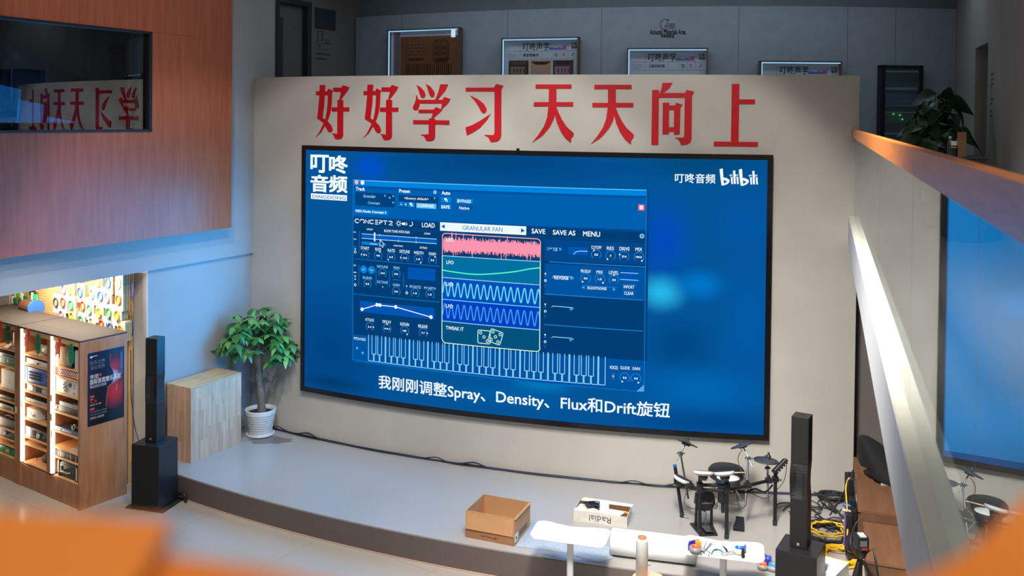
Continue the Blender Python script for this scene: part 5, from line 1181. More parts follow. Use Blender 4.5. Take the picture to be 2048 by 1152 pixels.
# big white foam roll
ra, rb2 = Vector((1.13, 10.06, .30)), Vector((2.02, 9.84, .30)); R0 = .135; dv = (rb2 - ra).normalized()
t = thing('foam_roll', 'big white roll of packing foam lying across the stage edge', 'roll', tuple(ra), atan2(dv.y, dv.x))
mb = MB(); mb.lathe([(.05, 0), (R0 * .86, 0), (R0, .015), (R0 + .003, .45), (R0, .90), (R0 * .9, .915), (.05, .915)], 36, 0, TR(0, 0, R0 + .002, 0, pi / 2)); mb.build('roll', mat('white_foam', (226, 230, 232), .6, var=.02), t)
MB().lathe([(.05, -.001), (.05, .002), (.045, .002)], 20, 0, TR(0, 0, R0, 0, pi / 2)).build('core', m_brn, t)
mb = MB(); mb.ball((.40, -.17, .02), .02, 0, (1.4, .8, .8)); mb.ball((.43, -.165, .018), .016); mb.build('plastic_scrap', m_bub, t)

# two white tables with a waisted back edge
m_tab = mat('white_laminate', (238, 238, 236), .4, var=0); m_leg = mat('white_steel', (214, 216, 220), .4, var=0)
def table(loc, rz, label):
    t = thing('side_table', label, 'table', loc, rz, 'white side tables before the stage')
    P = []
    W, D = .40, .205
    def corner(cx, cy, r, a0, a1):
        for i in range(7): a = radians(a0 + (a1 - a0) * i / 6); P.append((cx + r * cos(a), cy + r * sin(a)))
    r = .075
    corner(W - r, D - r, r, 0, 90)
    P += [(W * .45, D - .018), (W * .2, D - .045), (-.1 * W, D - .055), (-W * .45, D - .03), (-W * .62, D - .006)]
    corner(-W + r, D - r, r, 90, 180); corner(-W + r, -D + r, r, 180, 270); corner(W - r, -D + r, r, 270, 360)
    MB().prism(P, .70, .725).build('tabletop', m_tab, t, .004)
    MB().lathe([(.035, .02), (.035, .70)], 24).build('leg', m_leg, t)
    MB().box(-.30, .30, -.20, .22, 0, .015).build('base_plate', m_leg, t, .006)
    MB().lathe([(.10, .69), (.10, .70)], 20).build('mounting_plate', m_leg, t)
    return t
t1c = (onz(1063, 1075, .725) + onz(1231, 1060, .725)) / 2
c1 = Vector((.655, 9.61, 0)); c2 = Vector((2.185, 9.31, 0))
a1_ = atan2(9.741 - 9.941, 1.14 - .373); a2_ = atan2(9.521 - 9.642, 2.683 - 1.962)
ta = table(tuple(c1), a1_ - .02, 'empty white side table before the cardboard box')
tb = dup(ta, tuple(c2), a2_ - .06, 'white side table with tape, scissors and cable ties on it')
TM = Matrix.Translation(c2 + Vector((0, 0, .725))) @ Matrix.Rotation(a2_ - .06, 4, 'Z')
TA = a2_ - .06
def tp(u, v): p = onz(u, v, .727); return Vector((p.x, p.y, .726))
def taperoll(label, loc, rz, ring, tape, R0=.062, h=.05, disp=None):
    t = thing('tape_dispenser', label, 'tape', tuple(loc), rz)
    MB().lathe([(R0 * .72, 0), (R0, 0), (R0, h), (R0 * .72, h), (R0 * .72, 0)], 28, 0, None, False).build('tape_roll', G(tape, .35), t)
    MB().lathe([(R0 * .60, .001), (R0 * .72, .001), (R0 * .72, h + .003), (R0 * .60, h + .003), (R0 * .60, .001)], 28, 0, None, False).build('core', G(ring, .4), t)
    if disp:
        for k, (P, c) in enumerate(disp): MB().prism(P, .004, h + .02).build('dispenser_arm', G(c, .4), t, .003)
    return t
taperoll('orange cored tape roll with blue dispenser, on the second white table', tp(1391, 1103), TA, (238, 92, 28), (128, 132, 140), disp=(([(-.062, .0), (-.075, .0), (-.07, .06), (-.02, .11), (.03, .13), (.03, .12), (-.015, .098), (-.058, .055)], (52, 46, 180)), ([(.0, .07), (.055, .055), (.055, .10), (.03, .118), (-.01, .095)], (244, 150, 30))))
taperoll('clear tape with a blue dispenser at the right of the second white table', tp(1478, 1107), TA, (24, 104, 206), (206, 204, 186), .055, .06, disp=(([(.02, -.055), (.052, -.04), (.052, -.095), (.025, -.10)], (30, 30, 34)), ([(.045, .0), (.07, .03), (.062, .06), (.055, .058), (.062, .032), (.03, .0)], (30, 100, 200))))
rt = random.Random(4)
for k, (u0, v0, u1, v1) in enumerate(((1407, 1082, 1408, 1105), (1413, 1083, 1404, 1104), (1421, 1087, 1402, 1110), (1402, 1093, 1423, 1109), (1424, 1086, 1408, 1108), (1418, 1102, 1417, 1113), (1403, 1108, 1400, 1111), (1426, 1090, 1405, 1106))):
    mb = MB(); a, b = tp(u0, v0) + Vector((0, 0, .003 + k * .0015)), tp(u1, v1) + Vector((0, 0, .003 + k * .0015)); m_ = (a + b) / 2 + Vector((.004, 0, .002)); mb.path(smooth([a, m_, b], 4), .0022, 5); mb.box(-.004, .004, -.004, .004, -.003, .004, 0, Matrix.Translation(b))
    tag(mb.build('cable_tie', G((48, 46, 46) if k % 3 else (120, 116, 110), .5)), 'thin cable tie in the loose heap on the second white table', 'cable tie', 'cable ties on the second white table')
t = thing('scissors', 'scissors with grey finger loops and dark blades on the white table', 'scissors', tuple(tp(1451, 1101)), TA)
sc0 = tp(1451, 1101); R_ = Matrix.Rotation(-TA, 4, 'Z')
def sl(u, v): return R_ @ (tp(u, v) - sc0)
m_gl = G((150, 156, 160), .4)
for u, v in ((1449.5, 1108.5), (1461.5, 1107)): mb = MB(); mb.torus(.030, .006, 0, TR(*sl(u, v), 0, 0, .5) @ TR(0, 0, .008), 24, 8, 1.15, .9); mb.build('finger_loop', m_gl, t)
mb = MB(); a, b = sl(1443.5, 1091), sl(1453, 1101); d_ = (b - a).normalized(); e_ = Vector((-d_.y, d_.x, 0)) * .012; mb.add([a + Vector((0, 0, .008)), b - e_ + Vector((0, 0, .008)), b + e_ + Vector((0, 0, .008)), a + Vector((0, 0, .011)), b - e_ + Vector((0, 0, .012)), b + e_ + Vector((0, 0, .012))], [(0, 2, 1), (3, 4, 5), (0, 1, 4, 3), (1, 2, 5, 4), (2, 0, 3, 5)]); mb.path([b, sl(1457, 1105) + Vector((0, 0, .01))], .006); mb.path([b, sl(1452.5, 1105) + Vector((0, 0, .01))], .006); mb.build('blade', G((70, 72, 78), .3, .7), t)
t = thing('pliers', 'small pliers with teal green handles beside the scissors', 'pliers', tuple(tp(1432, 1101)), TA); sc0 = tp(1432, 1101)
mb = MB(); mb.path(smooth([sl(1432, 1099.5) + Vector((0, 0, .008)), sl(1426, 1103) + Vector((0, 0, .008)), sl(1423.5, 1109) + Vector((0, 0, .008))], 4), .006); mb.build('handle', G((20, 120, 110)), t)
mb = MB(); mb.path(smooth([sl(1432, 1099.5) + Vector((0, 0, .008)), sl(1439, 1101) + Vector((0, 0, .008)), sl(1445, 1105) + Vector((0, 0, .008))], 4), .006); mb.build('handle', G((20, 120, 110)), t)
mb = MB(); mb.ball((0, 0, .01), .011, 0, (1.5, 1, .6)); mb.build('jaw', G((60, 60, 62), .3, .6), t)
# rolls of tape on the stage by the right subwoofer
taperoll('orange cored tape roll on the stage beside the right subwoofer', onz(1526, 1137, .302), .3, (236, 92, 50), (150, 140, 134), .06, .05, disp=(([(.05, -.02), (.075, 0), (.06, .10), (.045, .10)], (36, 44, 170)),))
taperoll('grey tape roll with a blue core half behind the subwoofer', onz(1546, 1139, .302), .3, (70, 140, 205), (150, 152, 156), .07, .05)
taperoll('small blue tape dispenser with a pale tip behind the orange roll', onz(1536, 1122, .302), 1.0, (40, 70, 180), (46, 80, 190), .035, .05, disp=(([(-.01, .03), (.01, .03), (.01, .14), (-.01, .14)], (60, 64, 90)),))
# stool with a stretch film roll
m_st = wood('stool_birch', (226, 168, 120), (238, 186, 140), .4, (3, 20, 20))
t = thing('stool', 'round wooden stool whose pale top just enters the bottom edge', 'stool', (1.37, 8.92, 0)); MB().lathe([(.15, .565), (.16, .575), (.16, .595), (.15, .60)], 36).build('seat', m_st, t)
for k in range(4):
    a = pi / 4 + k * pi / 2; MB().tube((.10 * cos(a), .10 * sin(a), .57), (.15 * cos(a), .15 * sin(a), 0), .016, .013).build('leg', m_st, t)
p = Vector((1.305, 8.93, .60)); t = thing('stretch_film_roll', 'upright roll of stretch film with a brown cardboard core', 'roll', tuple(p))
MB().lathe([(.040, 0), (.058, 0), (.059, .36), (.057, .385), (.040, .385), (.040, 0)], 32, 0, None, False).build('film', mat('stretch_film', (206, 206, 204), .25, var=.05, scale=30), t)
MB().lathe([(.034, -.0), (.041, 0), (.041, .40), (.034, .40), (.034, 0)], 28, 0, None, False).build('core', G((150, 108, 76), .8), t)
# brass-rimmed floor boxes
for k, (u, v, lab) in enumerate(((207, 1066, 'steel floor socket plate nearer the cabinet'), (228, 1072, 'steel floor socket plate farther from the cabinet'))):
    p = onz(u, v, 0); t = thing('floor_socket', lab, 'floor socket', (p.x, p.y, 0), CA + .1, 'floor sockets'); MB().box(-.065, .065, -.065, .065, 0, .004).build('frame', G((214, 196, 172), .3, .4), t, .002); MB().box(-.045, .045, -.045, .045, .003, .006).build('lid', G((176, 164, 152), .35, .2), t)

# ================================================================== ELECTRONIC DRUM KIT
m_dk = mat('rack_black', (26, 27, 29), .45, var=0); m_cl = mat('clamp_black', (34, 35, 38), .4, var=0); m_chr = mat('chrome', (200, 202, 206), .18, 1, var=0)
m_rub = mat('rubber_pad', (44, 45, 48), .65, var=.05); m_wr = mat('white_rim', (214, 214, 212), .4, var=0); m_cym = mat('rubber_cymbal', (58, 60, 64), .55, var=.05)
KO = Vector((2.5, 10.75, .30))
kit = thing('drum_kit', 'black electronic drum kit on a rack on the stage right', 'drum kit', tuple(KO))
def K(p): return Vector(p) - KO
def kb(mb, name, m, parent=None, bv=0): return mb.build(name, m, parent or kit, bv)
fL, fFL, fFR, fR = Vector((2.08, 11.01, .3)), Vector((2.205, 10.58, .3)), Vector((2.485, 10.45, .3)), Vector((3.135, 10.81, .3))
tL, tFL, tFR, tR = at(1350, 933, 11.02), at(1400, 950, 10.58), at(1454, 952, 10.45), at(1551, 940, 10.82)
for a, b, r in ((fL, tL, .021), (fFL, tFL, .021), (fFR, tFR, .021), (fR, tR, .021)):
    mb = MB(); mb.tube(K(a) + Vector((0, 0, .03)), K(b), r); o = kb(mb, 'leg', m_dk); mb = MB(); mb.tube(K(a), K(a) + Vector((0, 0, .06)), .027, .025); mb.build('rubber_foot', m_rub, o)
MB().tube(K(tL), K(tL) + Vector((-.003, 0, .02)), .0225).build('blue_cap', G((30, 96, 168)), kit)
mb = MB(); mb.path([K(fL) + Vector((.02, -.03, .02)), K(fL) + Vector((.07, -.06, .012))], .007); kb(mb, 'foot_lever', m_chr)
def onseg(a, b, v):   # point of the leg a-b seen at photo row v
    lo, hi = 0.0, 1.0
    for _ in range(30):
        m_ = (lo + hi) / 2; p = a + (b - a) * m_; d = p - CAM; row = V0 - F_PX * d.dot(cam_up) / d.dot(fwd)
        if row > v: lo = m_
        else: hi = m_
    return a + (b - a) * lo
J = {}
for n_, a, b, vs in (('L', fL, tL, (962,)), ('FL', fFL, tFL, (970, 980)), ('FR', fFR, tFR, (971, 981)), ('R', fR, tR, (958, 968))): J[n_] = [onseg(a, b, v) for v in vs]
for a, b in ((J['L'][0], J['FL'][1]), (J['FL'][0], J['FR'][0]), (J['FL'][1], J['FR'][1]), (J['FR'][1], J['R'][0])):
    mb = MB(); mb.tube(K(a), K(b), .019); kb(mb, 'rack_tube', m_dk)
for p in (J['L'][0], J['FL'][0], J['FL'][1], J['FR'][0], J['FR'][1], J['R'][0]):
    mb = MB(); q = K(p); mb.box(-.035, .035, -.03, .03, -.03, .03, 0, Matrix.Translation(q)); mb.tube(q + Vector((.03, -.02, 0)), q + Vector((.065, -.035, 0)), .010); kb(mb, 'clamp', m_cl, None, .006)
for f_, (a, b) in ((.42, (J['FR'][1], J['R'][0])), (.86, (J['FR'][1], J['R'][0])), (.6, (J['L'][0], J['FL'][1]))):
    p = K(a + (b - a) * f_); mb = MB(); mb.box(-.04, .04, -.03, .03, -.025, .028, 0, Matrix.Translation(p)); mb.tube(p + Vector((0, 0, .02)), p + Vector((0, 0, .06)), .016); kb(mb, 'clamp', m_cl, None, .006)
def pad(name, c, r, tilt, rim, rh=.035, shell=None, rxyz=None, head=m_rub):
    M = Matrix.Translation(K(c)) @ Matrix.Rotation(tilt[2], 4, 'Z') @ Matrix.Rotation(tilt[0], 4, 'X') @ Matrix.Rotation(tilt[1], 4, 'Y')
    mb = MB(); mb.lathe([(r * .98, -rh), (r, -rh + .004), (r, -.004), (r * .97, 0), (r * .93, .001)], 32, 0, M, False); mb.lathe([(r * .5, -rh - .02), (r * .98, -rh)], 24, 0, M); o = kb(mb, name, rim)
    mb = MB(); mb.lathe([(r * .94, -.004), (r * .92, .004), (r * .4, .006), (.001, .006)], 32, 0, M); mb.build('pad_surface', head, o)
    mb = MB(); mb.lathe([(.05, -rh - .055), (.06, -rh - .015)], 14, 0, M); mb.box(-.03, .03, -.05, .03, -rh - .07, -rh - .03, 0, M); mb.build('pad_mount', m_cl, o)
    return o
pad('tom_pad', at(1365.5, 956, 10.93), .105, (radians(-7), radians(22), 0), m_wr)
pad('tom_pad', at(1406, 942.5, 10.50), .115, (radians(-20), radians(3), 0), m_wr, .03)
pad('tom_pad', at(1448, 943, 10.40), .112, (radians(-19), radians(-5), 0), m_wr, .03)
pad('snare_pad', at(1456, 955.5, 10.92), .142, (radians(-4), 0, 0), m_rub, .075, head=mat('mesh_head', (226, 226, 222), .7, var=0))
# cymbals on chrome booms
def cymbal(name, c, r, tilt, nut=True):
    M = Matrix.Translation(K(c)) @ Matrix.Rotation(tilt[2], 4, 'Z') @ Matrix.Rotation(tilt[0], 4, 'X') @ Matrix.Rotation(tilt[1], 4, 'Y')
    mb = MB(); mb.lathe([(.02, .026), (.035, .022), (.045, .012), (r * .6, .006), (r, -.004), (r, -.010), (r * .6, -.006), (.045, -.004), (.02, -.004)], 40, 0, M); o = kb(mb, name, m_cym)
    mb = MB(); mb.lathe([(.018, .02), (.018, .05), (.010, .055)], 14, 0, M); mb.build('wing_nut', m_cl, o)
    mb = MB(); mb.lathe([(.05, -.035), (.06, -.008)], 16, 0, M); mb.build('sensor_box', m_cl, o)
    return o
cl, cr_ = at(1373, 885, 11.2), at(1484.5, 889.5, 11.2)
cymbal('crash_cymbal', cl, .142, (radians(-19), radians(21), 0)); cymbal('crash_cymbal', cr_, .148, (radians(-17), radians(-17), 0))
jl, jr = at(1361, 907, 11.15), at(1497, 917, 11.1)
bl_, br_ = at(1376.5, 998, 10.95), at(1490.5, 1011, 10.72)
for c, j, b in ((cl, jl, bl_), (cr_, jr, br_)):
    mb = MB(); mb.tube(K(c), K(j), .009); mb.tube(K(j), K(b), .0125); o = kb(mb, 'cymbal_boom', m_chr)
    mb = MB(); q = K(j); mb.box(-.025, .025, -.02, .02, -.018, .018, 0, Matrix.Translation(q)); mb.tube(q + Vector((-.045, 0, .005)), q + Vector((.05, 0, .0)), .010); mb.tube(q, q + (q - K(c)).normalized() * .10, .009); mb.build('boom_joint', m_chr, o)
hh = at(1532, 920, 10.9); cymbal('hi_hat', hh, .145, (radians(-2), radians(3), 0))
mb = MB(); hb = at(1536, 1004, 10.86); mb.tube(K(at(1536, 907, 10.9)), K(at(1535, 934, 10.9)), .006); mb.tube(K(at(1535, 932, 10.88)), K(hb), .0125); o = kb(mb, 'hi_hat_stand', m_chr)
mb = MB(); mb.lathe([(.03, 0), (.028, .02), (.014, .035), (.012, .06)], 18, 0, Matrix.Translation(K(at(1537, 915, 10.9)))); mb.build('hi_hat_clutch', m_chr, o)
mb = MB(); mb.lathe([(.035, 0), (.02, .02)], 16, 0, Matrix.Translation(K(at(1535, 936, 10.88)))); mb.tube(K(at(1530, 938, 10.88)), K(at(1541, 936, 10.88)), .010); mb.build('hi_hat_control', m_chr, o)
# throne with a stick on it
tc_ = at(1453, 936, 11.38)
thr = thing('drum_throne', 'round black drum throne behind the white pads', 'stool', (tc_.x, tc_.y, .30)); zt_ = tc_.z - .30
mb = MB(); mb.lathe([(.19, zt_ - .12), (.215, zt_ - .10), (.222, zt_ - .03), (.20, zt_), (.05, zt_ + .006)], 36, 0); mb.build('seat', mat('black_vinyl', (36, 37, 40), .5, var=.04), thr)
MB().tube((0, 0, .30), (0, 0, zt_ - .12), .018).build('column', m_chr, thr)
for k in range(3):
    a = .4 + 2 * pi * k / 3; MB().tube((0, 0, .36), (.24 * cos(a), .24 * sin(a), .015), .011).build('leg', m_chr, thr)
for (u0, v0, u1, v1, lab) in ((1417, 938.5, 1491, 943, 'pale drumstick lying across the black drum throne'),):
    a = at(u0, v0, 11.16); b = at(u1, v1, 11.20); a.z = b.z = tc_.z + .016; mb = MB(); mb.tube(a, a + (b - a) * .85, .008); mb.tube(a + (b - a) * .85, b, .008, .004); tag(mb.build('drumstick', wood('stick_hickory', (224, 188, 140), (236, 204, 160), .4, (8, 8, 8))), lab, 'drumstick')
# module on the right post
M = Matrix.Translation(K(at(1559, 932, 10.80))) @ Matrix.Rotation(radians(-22), 4, 'X') @ Matrix.Rotation(radians(-42), 4, 'Y')
mb = MB(); mb.box(-.10, .11, -.06, .07, -.022, .02, 0, M); o = kb(mb, 'drum_module', m_dk, None, .008)
mb = MB()
for k in range(5): mb.lathe([(.011, -.04), (.011, -.02)], 10, 0, M @ TR(-.08 + k * .04, -.03, 0))
mb.build('connector', m_cl, o); mb = MB(); mb.tube(K(tR), M @ Vector((-.02, 0, -.015)), .018); mb.build('module_mount', m_cl, o)
# kick tower with its pedal
kc = at(1409, 1002, 10.72); zk = kc.z - .3
M = Matrix.Translation((kc.x - KO.x, kc.y - KO.y, 0)) @ Matrix.Rotation(.1, 4, 'Z')
P = [(-.075, -.10), (.075, -.10), (.12, -.02), (.105, .09), (.05, .12), (-.05, .12), (-.105, .09), (-.12, -.02)]
mb = MB(); mb.prism(P, -.035, .045, 0, M @ TR(0, 0, zk, pi / 2)); o = kb(mb, 'kick_tower', m_dk, None, .008)
mb = MB(); text(mb, 'Roland', -.08, zk - .016, .085, zk + .012, lambda x, z: M @ Vector((x, -.047, z)), 0, .02); mb.build('badge_lettering', G((190, 192, 196)), o)
for s_ in (-.09, .085): mb = MB(); mb.tube(M @ Vector((s_ * 1.1, .02, 0)), M @ Vector((s_, 0, zk + .02)), .016); mb.build('tower_leg', m_dk, o)
mb = MB(); mb.prism([(-.12, -.22), (.09, -.22), (.12, .10), (-.14, .10)], 0, .02, 0, M); mb.build('base_plate', m_cl, o)
mb = MB(); mb.tube(M @ Vector((0, -.06, .04)), M @ Vector((.01, -.02, zk - .06)), .006); mb.box(-.012, .012, -.03, .0, .10, .2, 0, M); mb.tube(M @ Vector((-.02, -.14, .025)), M @ Vector((-.02, -.14, .05)), .016); mb.build('pedal_linkage', m_chr, o)
mb = MB(); mb.box(-.045, .045, -.22, -.02, .02, .03, 0, M @ TR(0, 0, 0, -.12)); mb.build('footboard', mat('steel_dark', (96, 98, 102), .35, .8, var=0), o)
a = at(1441, 992, 10.7); b = at(1429, 1018, 10.66)
mb = MB(); mb.tube(K(a), K(b), .006); mb.tube(K(a) + Vector((-.03, 0, .01)), K(a) + Vector((.02, 0, -.01)), .014); o = kb(mb, 'beater', m_chr); mb = MB(); mb.lathe([(.014, 0), (.022, .01), (.022, .05), (.010, .065)], 14, 0, frame_to(K(a) + (K(b) - K(a)) * .62, K(b))[0]); mb.build('felt_head', mat('grey_felt', (110, 108, 102), .9), o)
mb = MB(); p = K(at(1446, 990, 10.5)); mb.box(-.05, .06, -.03, .05, -.09, .07, 0, Matrix.Translation(p)); mb.tube(p + Vector((.0, 0, -.06)), p + Vector((.0, 0, -.2)), .02); kb(mb, 'multi_clamp', m_cl, None, .012)
mb = MB(); q = K(at(1440, 984, 10.55)); mb.bar(q + Vector((-.02, 0, .05)), q + Vector((.04, 0, -.05)), .03, .02); kb(mb, 'blue_strap', G((40, 78, 140)))
# hi-hat control pedal
pq_ = onz(1478, 1058, .3); t = thing('hi_hat_pedal', 'black hi-hat control pedal on the stage beside the kick tower', 'pedal', (pq_.x, pq_.y, .30), -.25); MB().prism([(-.07, -.07), (.06, -.07), (.06, .13), (-.04, .16)], 0, .05).build('base', m_dk, t, .006); MB().box(-.04, .055, -.05, .14, .055, .075, 0, TR(0, 0, 0, .16)).build('footboard', m_cl, t, .004)
# kit leads
for k, (P, lab) in enumerate(((((1485, 898, 11.2), (1476, 915, 11.1), (1480, 935, 11.0), (1492, 962, 10.9)), 'thin lead hanging from the right crash cymbal'), (((1574, 920, 10.85), (1572, 945, 10.9), (1566, 965, 10.9), (1548, 985, 10.8), (1530, 997, 10.75), (1500, 985, 10.7), (1490, 975, 10.7)), 'thin lead looping down from the drum module'),
                             (((1405, 985, 10.6), (1380, 980, 10.8), (1368, 1000, 10.9), (1376, 1015, 10.85), (1392, 1017, 10.7)), 'thin lead drooping beside the left rack leg'), (((1474, 965, 10.8), (1472, 985, 10.7), (1478, 1012, 10.65), (1486, 1016, 10.7), (1492, 1008, 10.75)), 'thin lead dangling under the white snare pad'), (((1490, 985, 10.6), (1510, 978, 10.7), (1530, 984, 10.75), (1545, 970, 10.8)), 'thick black lead sagging under the right rack tube'))):
    mb = MB(); mb.path([K(p) for p in smooth([at(*q) for q in P], 6)], .004 if k < 4 else .011, 5); kb(mb, 'lead', KB)

# ================================================================== RIGHT SIDE CLUTTER UNDER THE BALCONY
rc = random.Random(9)
def coil(center, R0, turns, rad, col, name, label, cat='cable', jit=.02, z0=.31, rise=.006, el=1.0):
    pts = []
    for i in range(turns * 22 + 1):
        a = 2 * pi * i / 22; r = R0 + rc.uniform(-jit, jit) + .02 * sin(a * .37)
        pts.append((center[0] + r * cos(a), center[1] + r * el * sin(a), z0 + rise * i / 22 + rc.uniform(0, .004)))
    mb = MB(); mb.path(pts, rad, 5); return tag(mb.build(name, G(col, .5)), label, cat)
pc = onz(1664, 997, .3); coil(pc, .15, 7, .010, (36, 36, 40), 'cable_coil', 'black cable coil lying against the screen wall foot', el=.8)
pc = onz(1655, 1074, .3); coil(pc, .25, 9, .011, (44, 42, 40), 'cable_coil', 'wide black cable coil behind the yellow cable', jit=.03)
pc = onz(1656, 1071, .3); coil((pc.x, pc.y), .19, 2, .011, (232, 186, 40), 'cable_loop', 'loose yellow cable loop lying on the wide black coil', jit=.03, z0=.37)
pc = onz(1683, 1118, .3); coil(pc, .20, 9, .013, (238, 186, 34), 'cable_coil', 'thick yellow cable coil by the right subwoofer', jit=.03)
for k in range(26):
    u, v = rc.uniform(1636, 1690), rc.uniform(1000, 1068); p = onz(u, v, .31); pts = [p]
    a = rc.uniform(0, 6.3)
    for j in range(6):
        a += rc.uniform(-1.3, 1.3); p = p + Vector((.15 * cos(a), .15 * sin(a), 0)); 
        if p.x > 4.0: p.x = 4.0
        pts.append(Vector((p.x, p.y, .31 + rc.uniform(0, .02))))
    mb = MB(); mb.path(smooth(pts, 4), rc.choice((.005, .006, .008)), 5)
    tag(mb.build('loose_cable', G(rc.choice(((44, 42, 42), (60, 56, 54), (34, 34, 38))), .5)), 'thin dark cable in the tangle on the stage floor by the console desk', 'cable', 'tangled dark cables on the stage floor')
for k, (P, c, lab) in enumerate((([(1700, 955, 11.0), (1692, 985, 10.9), (1690, 1040, 10.2), (1688, 1090, 9.9)], (120, 84, 150), 'purple cable hanging from the console desk'), ([(1705, 960, 10.7), (1698, 957, 10.6), (1692, 972, 10.6), (1693, 1000, 10.4), (1696, 1050, 10.1), (1690, 1098, 9.9)], (232, 186, 40), 'yellow cable hanging down the console desk side'),
                                 ([(1708, 950, 10.8), (1690, 980, 10.9), (1676, 1005, 10.9), (1660, 1030, 10.6)], (40, 40, 44), 'black cable falling from the console desk to the floor'), ([(1706, 940, 11), (1696, 990, 10.7), (1699, 1060, 10.1), (1692, 1110, 9.8)], (32, 32, 36), 'black cable bundle along the console desk edge'),
                                 ([(1725, 1035, 9.9), (1710, 1050, 9.9), (1702, 1075, 9.9), (1700, 1105, 9.8)], (54, 54, 60), 'grey cable plugged into the desk side'), ([(1640, 1085, 10.2), (1665, 1098, 10.1), (1690, 1086, 10.0), (1698, 1075, 10)], (232, 186, 40), 'yellow cable end crossing before the thick yellow coil'))):
    mb = MB(); mb.path(smooth([at(*q) for q in P], 6), .009, 6); tag(mb.build('cable', G(c, .5)), lab, 'cable')
# console desk: a run of brown wooden boxes under the balcony
m_desk = wood('desk_walnut', (96, 66, 48), (112, 80, 58), .5, (6, 6, 1)); m_desk2 = wood('desk_walnut_light', (112, 76, 54), (128, 90, 64), .5, (1, 6, 6))
da = atan2(GD.y, GD.x)
dp = at(1712, 975, 10.75); dk = thing('console_desk', 'brown wooden console desk under the balcony edge', 'desk', (dp.x, dp.y, .30), da); hz = dp.z - .30
MB().box(-.62, 1.05, -.62, 0, hz - .04, hz).build('desktop', m_desk2, dk, .003)
MB().box(-.60, 1.03, -.03, -.005, .0, hz - .04).build('back_board', m_desk, dk)
for x in (-.62, .2, 1.02): MB().box(x, x + .03, -.60, -.03, 0, hz - .04).build('side_panel', m_desk, dk)
MB().box(.35, .9, -.16, -.04, hz, hz + .12).build('upstand', m_desk2, dk, .003)
DM = Matrix.Translation((dp.x, dp.y, .30)) @ Matrix.Rotation(da, 4, 'Z')
def dt(name, lab, cat, x, y, z, group=None): return thing(name, lab, cat, tuple(DM @ Vector((x, y, z))), da, group)
t = dt('power_strip', 'grey paper notes lying on the console desk', 'paper', .18, -.40, hz); MB().box(0, .28, -.10, .12, 0, .03).build('sheet', G((206, 206, 204)), t); t.name = 'paper_stack'
t = dt('label_card', 'white label stuck on the desk front edge', 'label', -.25, .0, hz - .10); MB().box(-.01, .15, .0, .004, 0, .06).build('card', G((214, 212, 206)), t)
for k in range(4):
    t = dt('connector_block', ('first', 'second', 'third', 'fourth')[k] + ' grey connector block in the row at the desk far end, counted from the top', 'connector', .66, -.10, hz + .12 + .055 * (3 - k)); MB().box(-.04, .06, -.05, .04, 0, .05).build('body', G((70, 70, 74)), t, .004); MB().box(-.045, -.04, -.045, .0, .01, .045).build('plug', G((190, 190, 190)), t)
p0 = DM @ Vector((.45, -.40, hz)); t = thing('equipment_bag', 'black cloth bag heaped on the desk far end', 'bag', tuple(p0), 0)
mb = MB(); vs = []; fs = []; top_ = at(1728, 872, 11.15) - p0; n = 12; K_ = 20
for i in range(n + 1):
    u = i / n; c = Vector((0, 0, 0)) * (1 - u) + Vector((top_.x, top_.y, 0)) * u; r = .27 * (1 - u) ** .75 + .045 * (u > .02)
    for k in range(K_):
        a = 2 * pi * k / K_; rr_ = r * (1 + .14 * sin(3 * a + 2.2 * u) + .08 * sin(7 * a - 5 * u) + .05 * sin(11 * u * 3 + a)); vs.append((c.x + rr_ * cos(a), c.y + rr_ * sin(a), top_.z * u))
for i in range(n):
    for k in range(K_): fs.append((i * K_ + k, i * K_ + (k + 1) % K_, i * K_ + K_ + (k + 1) % K_, i * K_ + K_ + k))
fs += [tuple(n * K_ + k for k in range(K_))]
mb.add(vs, fs, 0, True)
mb.build('bag_body', mat('black_cloth', (26, 26, 28), .9, var=.1), t)
t = dt('low_cabinet', 'lower brown wooden cabinet in front of the console desk', 'cabinet', -.64, -.06, 0)
MB().box(-.95, 0, -.60, 0, 0, hz - .16).build('carcass', m_desk, t, .003); MB().box(-.96, .005, -.61, .008, hz - .16, hz - .13).build('top', m_desk2, t, .002)
t = dt('stage_box', 'black stage box on the desk side with blue and silver plugs', 'stage box', -.45, .035, hz - .16); MB().box(-.14, .16, -.03, .03, -.14, .12).build('body', KB, t, .006)
for k, c in enumerate(((40, 90, 180), (190, 190, 195), (70, 70, 74), (180, 178, 172))): mb = MB(); mb.tube((-.02, .03, .12 - .06 * k), (-.02, .12, .12 - .06 * k), .016); mb.build('plug', G(c, .4), t)
# camera on a tripod before the desk
tp_ = at(1722, 1086, 8.9); t = thing('camera_tripod', 'black video camera on a tripod at the lower right', 'tripod', (tp_.x, tp_.y, 0)); zc_ = tp_.z
MB().box(-.055, .055, -.07, .07, -.05, .08, 0, TR(0, 0, zc_)).build('camera_body', KB, t, .012); MB().box(-.035, .03, -.073, -.069, -.005, .05, 0, TR(0, 0, zc_)).build('viewfinder', G((96, 98, 102), .25), t); MB().box(-.02, .035, -.074, -.07, -.035, -.018, 0, TR(0, 0, zc_)).build('red_badge', G((170, 34, 34)), t); MB().box(-.03, .03, -.06, .03, .08, .09, 0, TR(0, 0, zc_)).build('hot_shoe', G((190, 192, 196)), t)
mb = MB(); mb.lathe([(.04, zc_ - .14), (.055, zc_ - .10), (.05, zc_ - .05)], 18); mb.build('fluid_head', KB, t); mb = MB(); mb.path([(.05, 0, zc_ - .10), (.10, -.06, zc_ - .02), (.13, -.10, zc_ - .28)], .011); mb.build('pan_handle', KB, t)
MB().tube((0, 0, zc_ - .14), (0, 0, zc_ - .5), .018).build('column', KB, t)
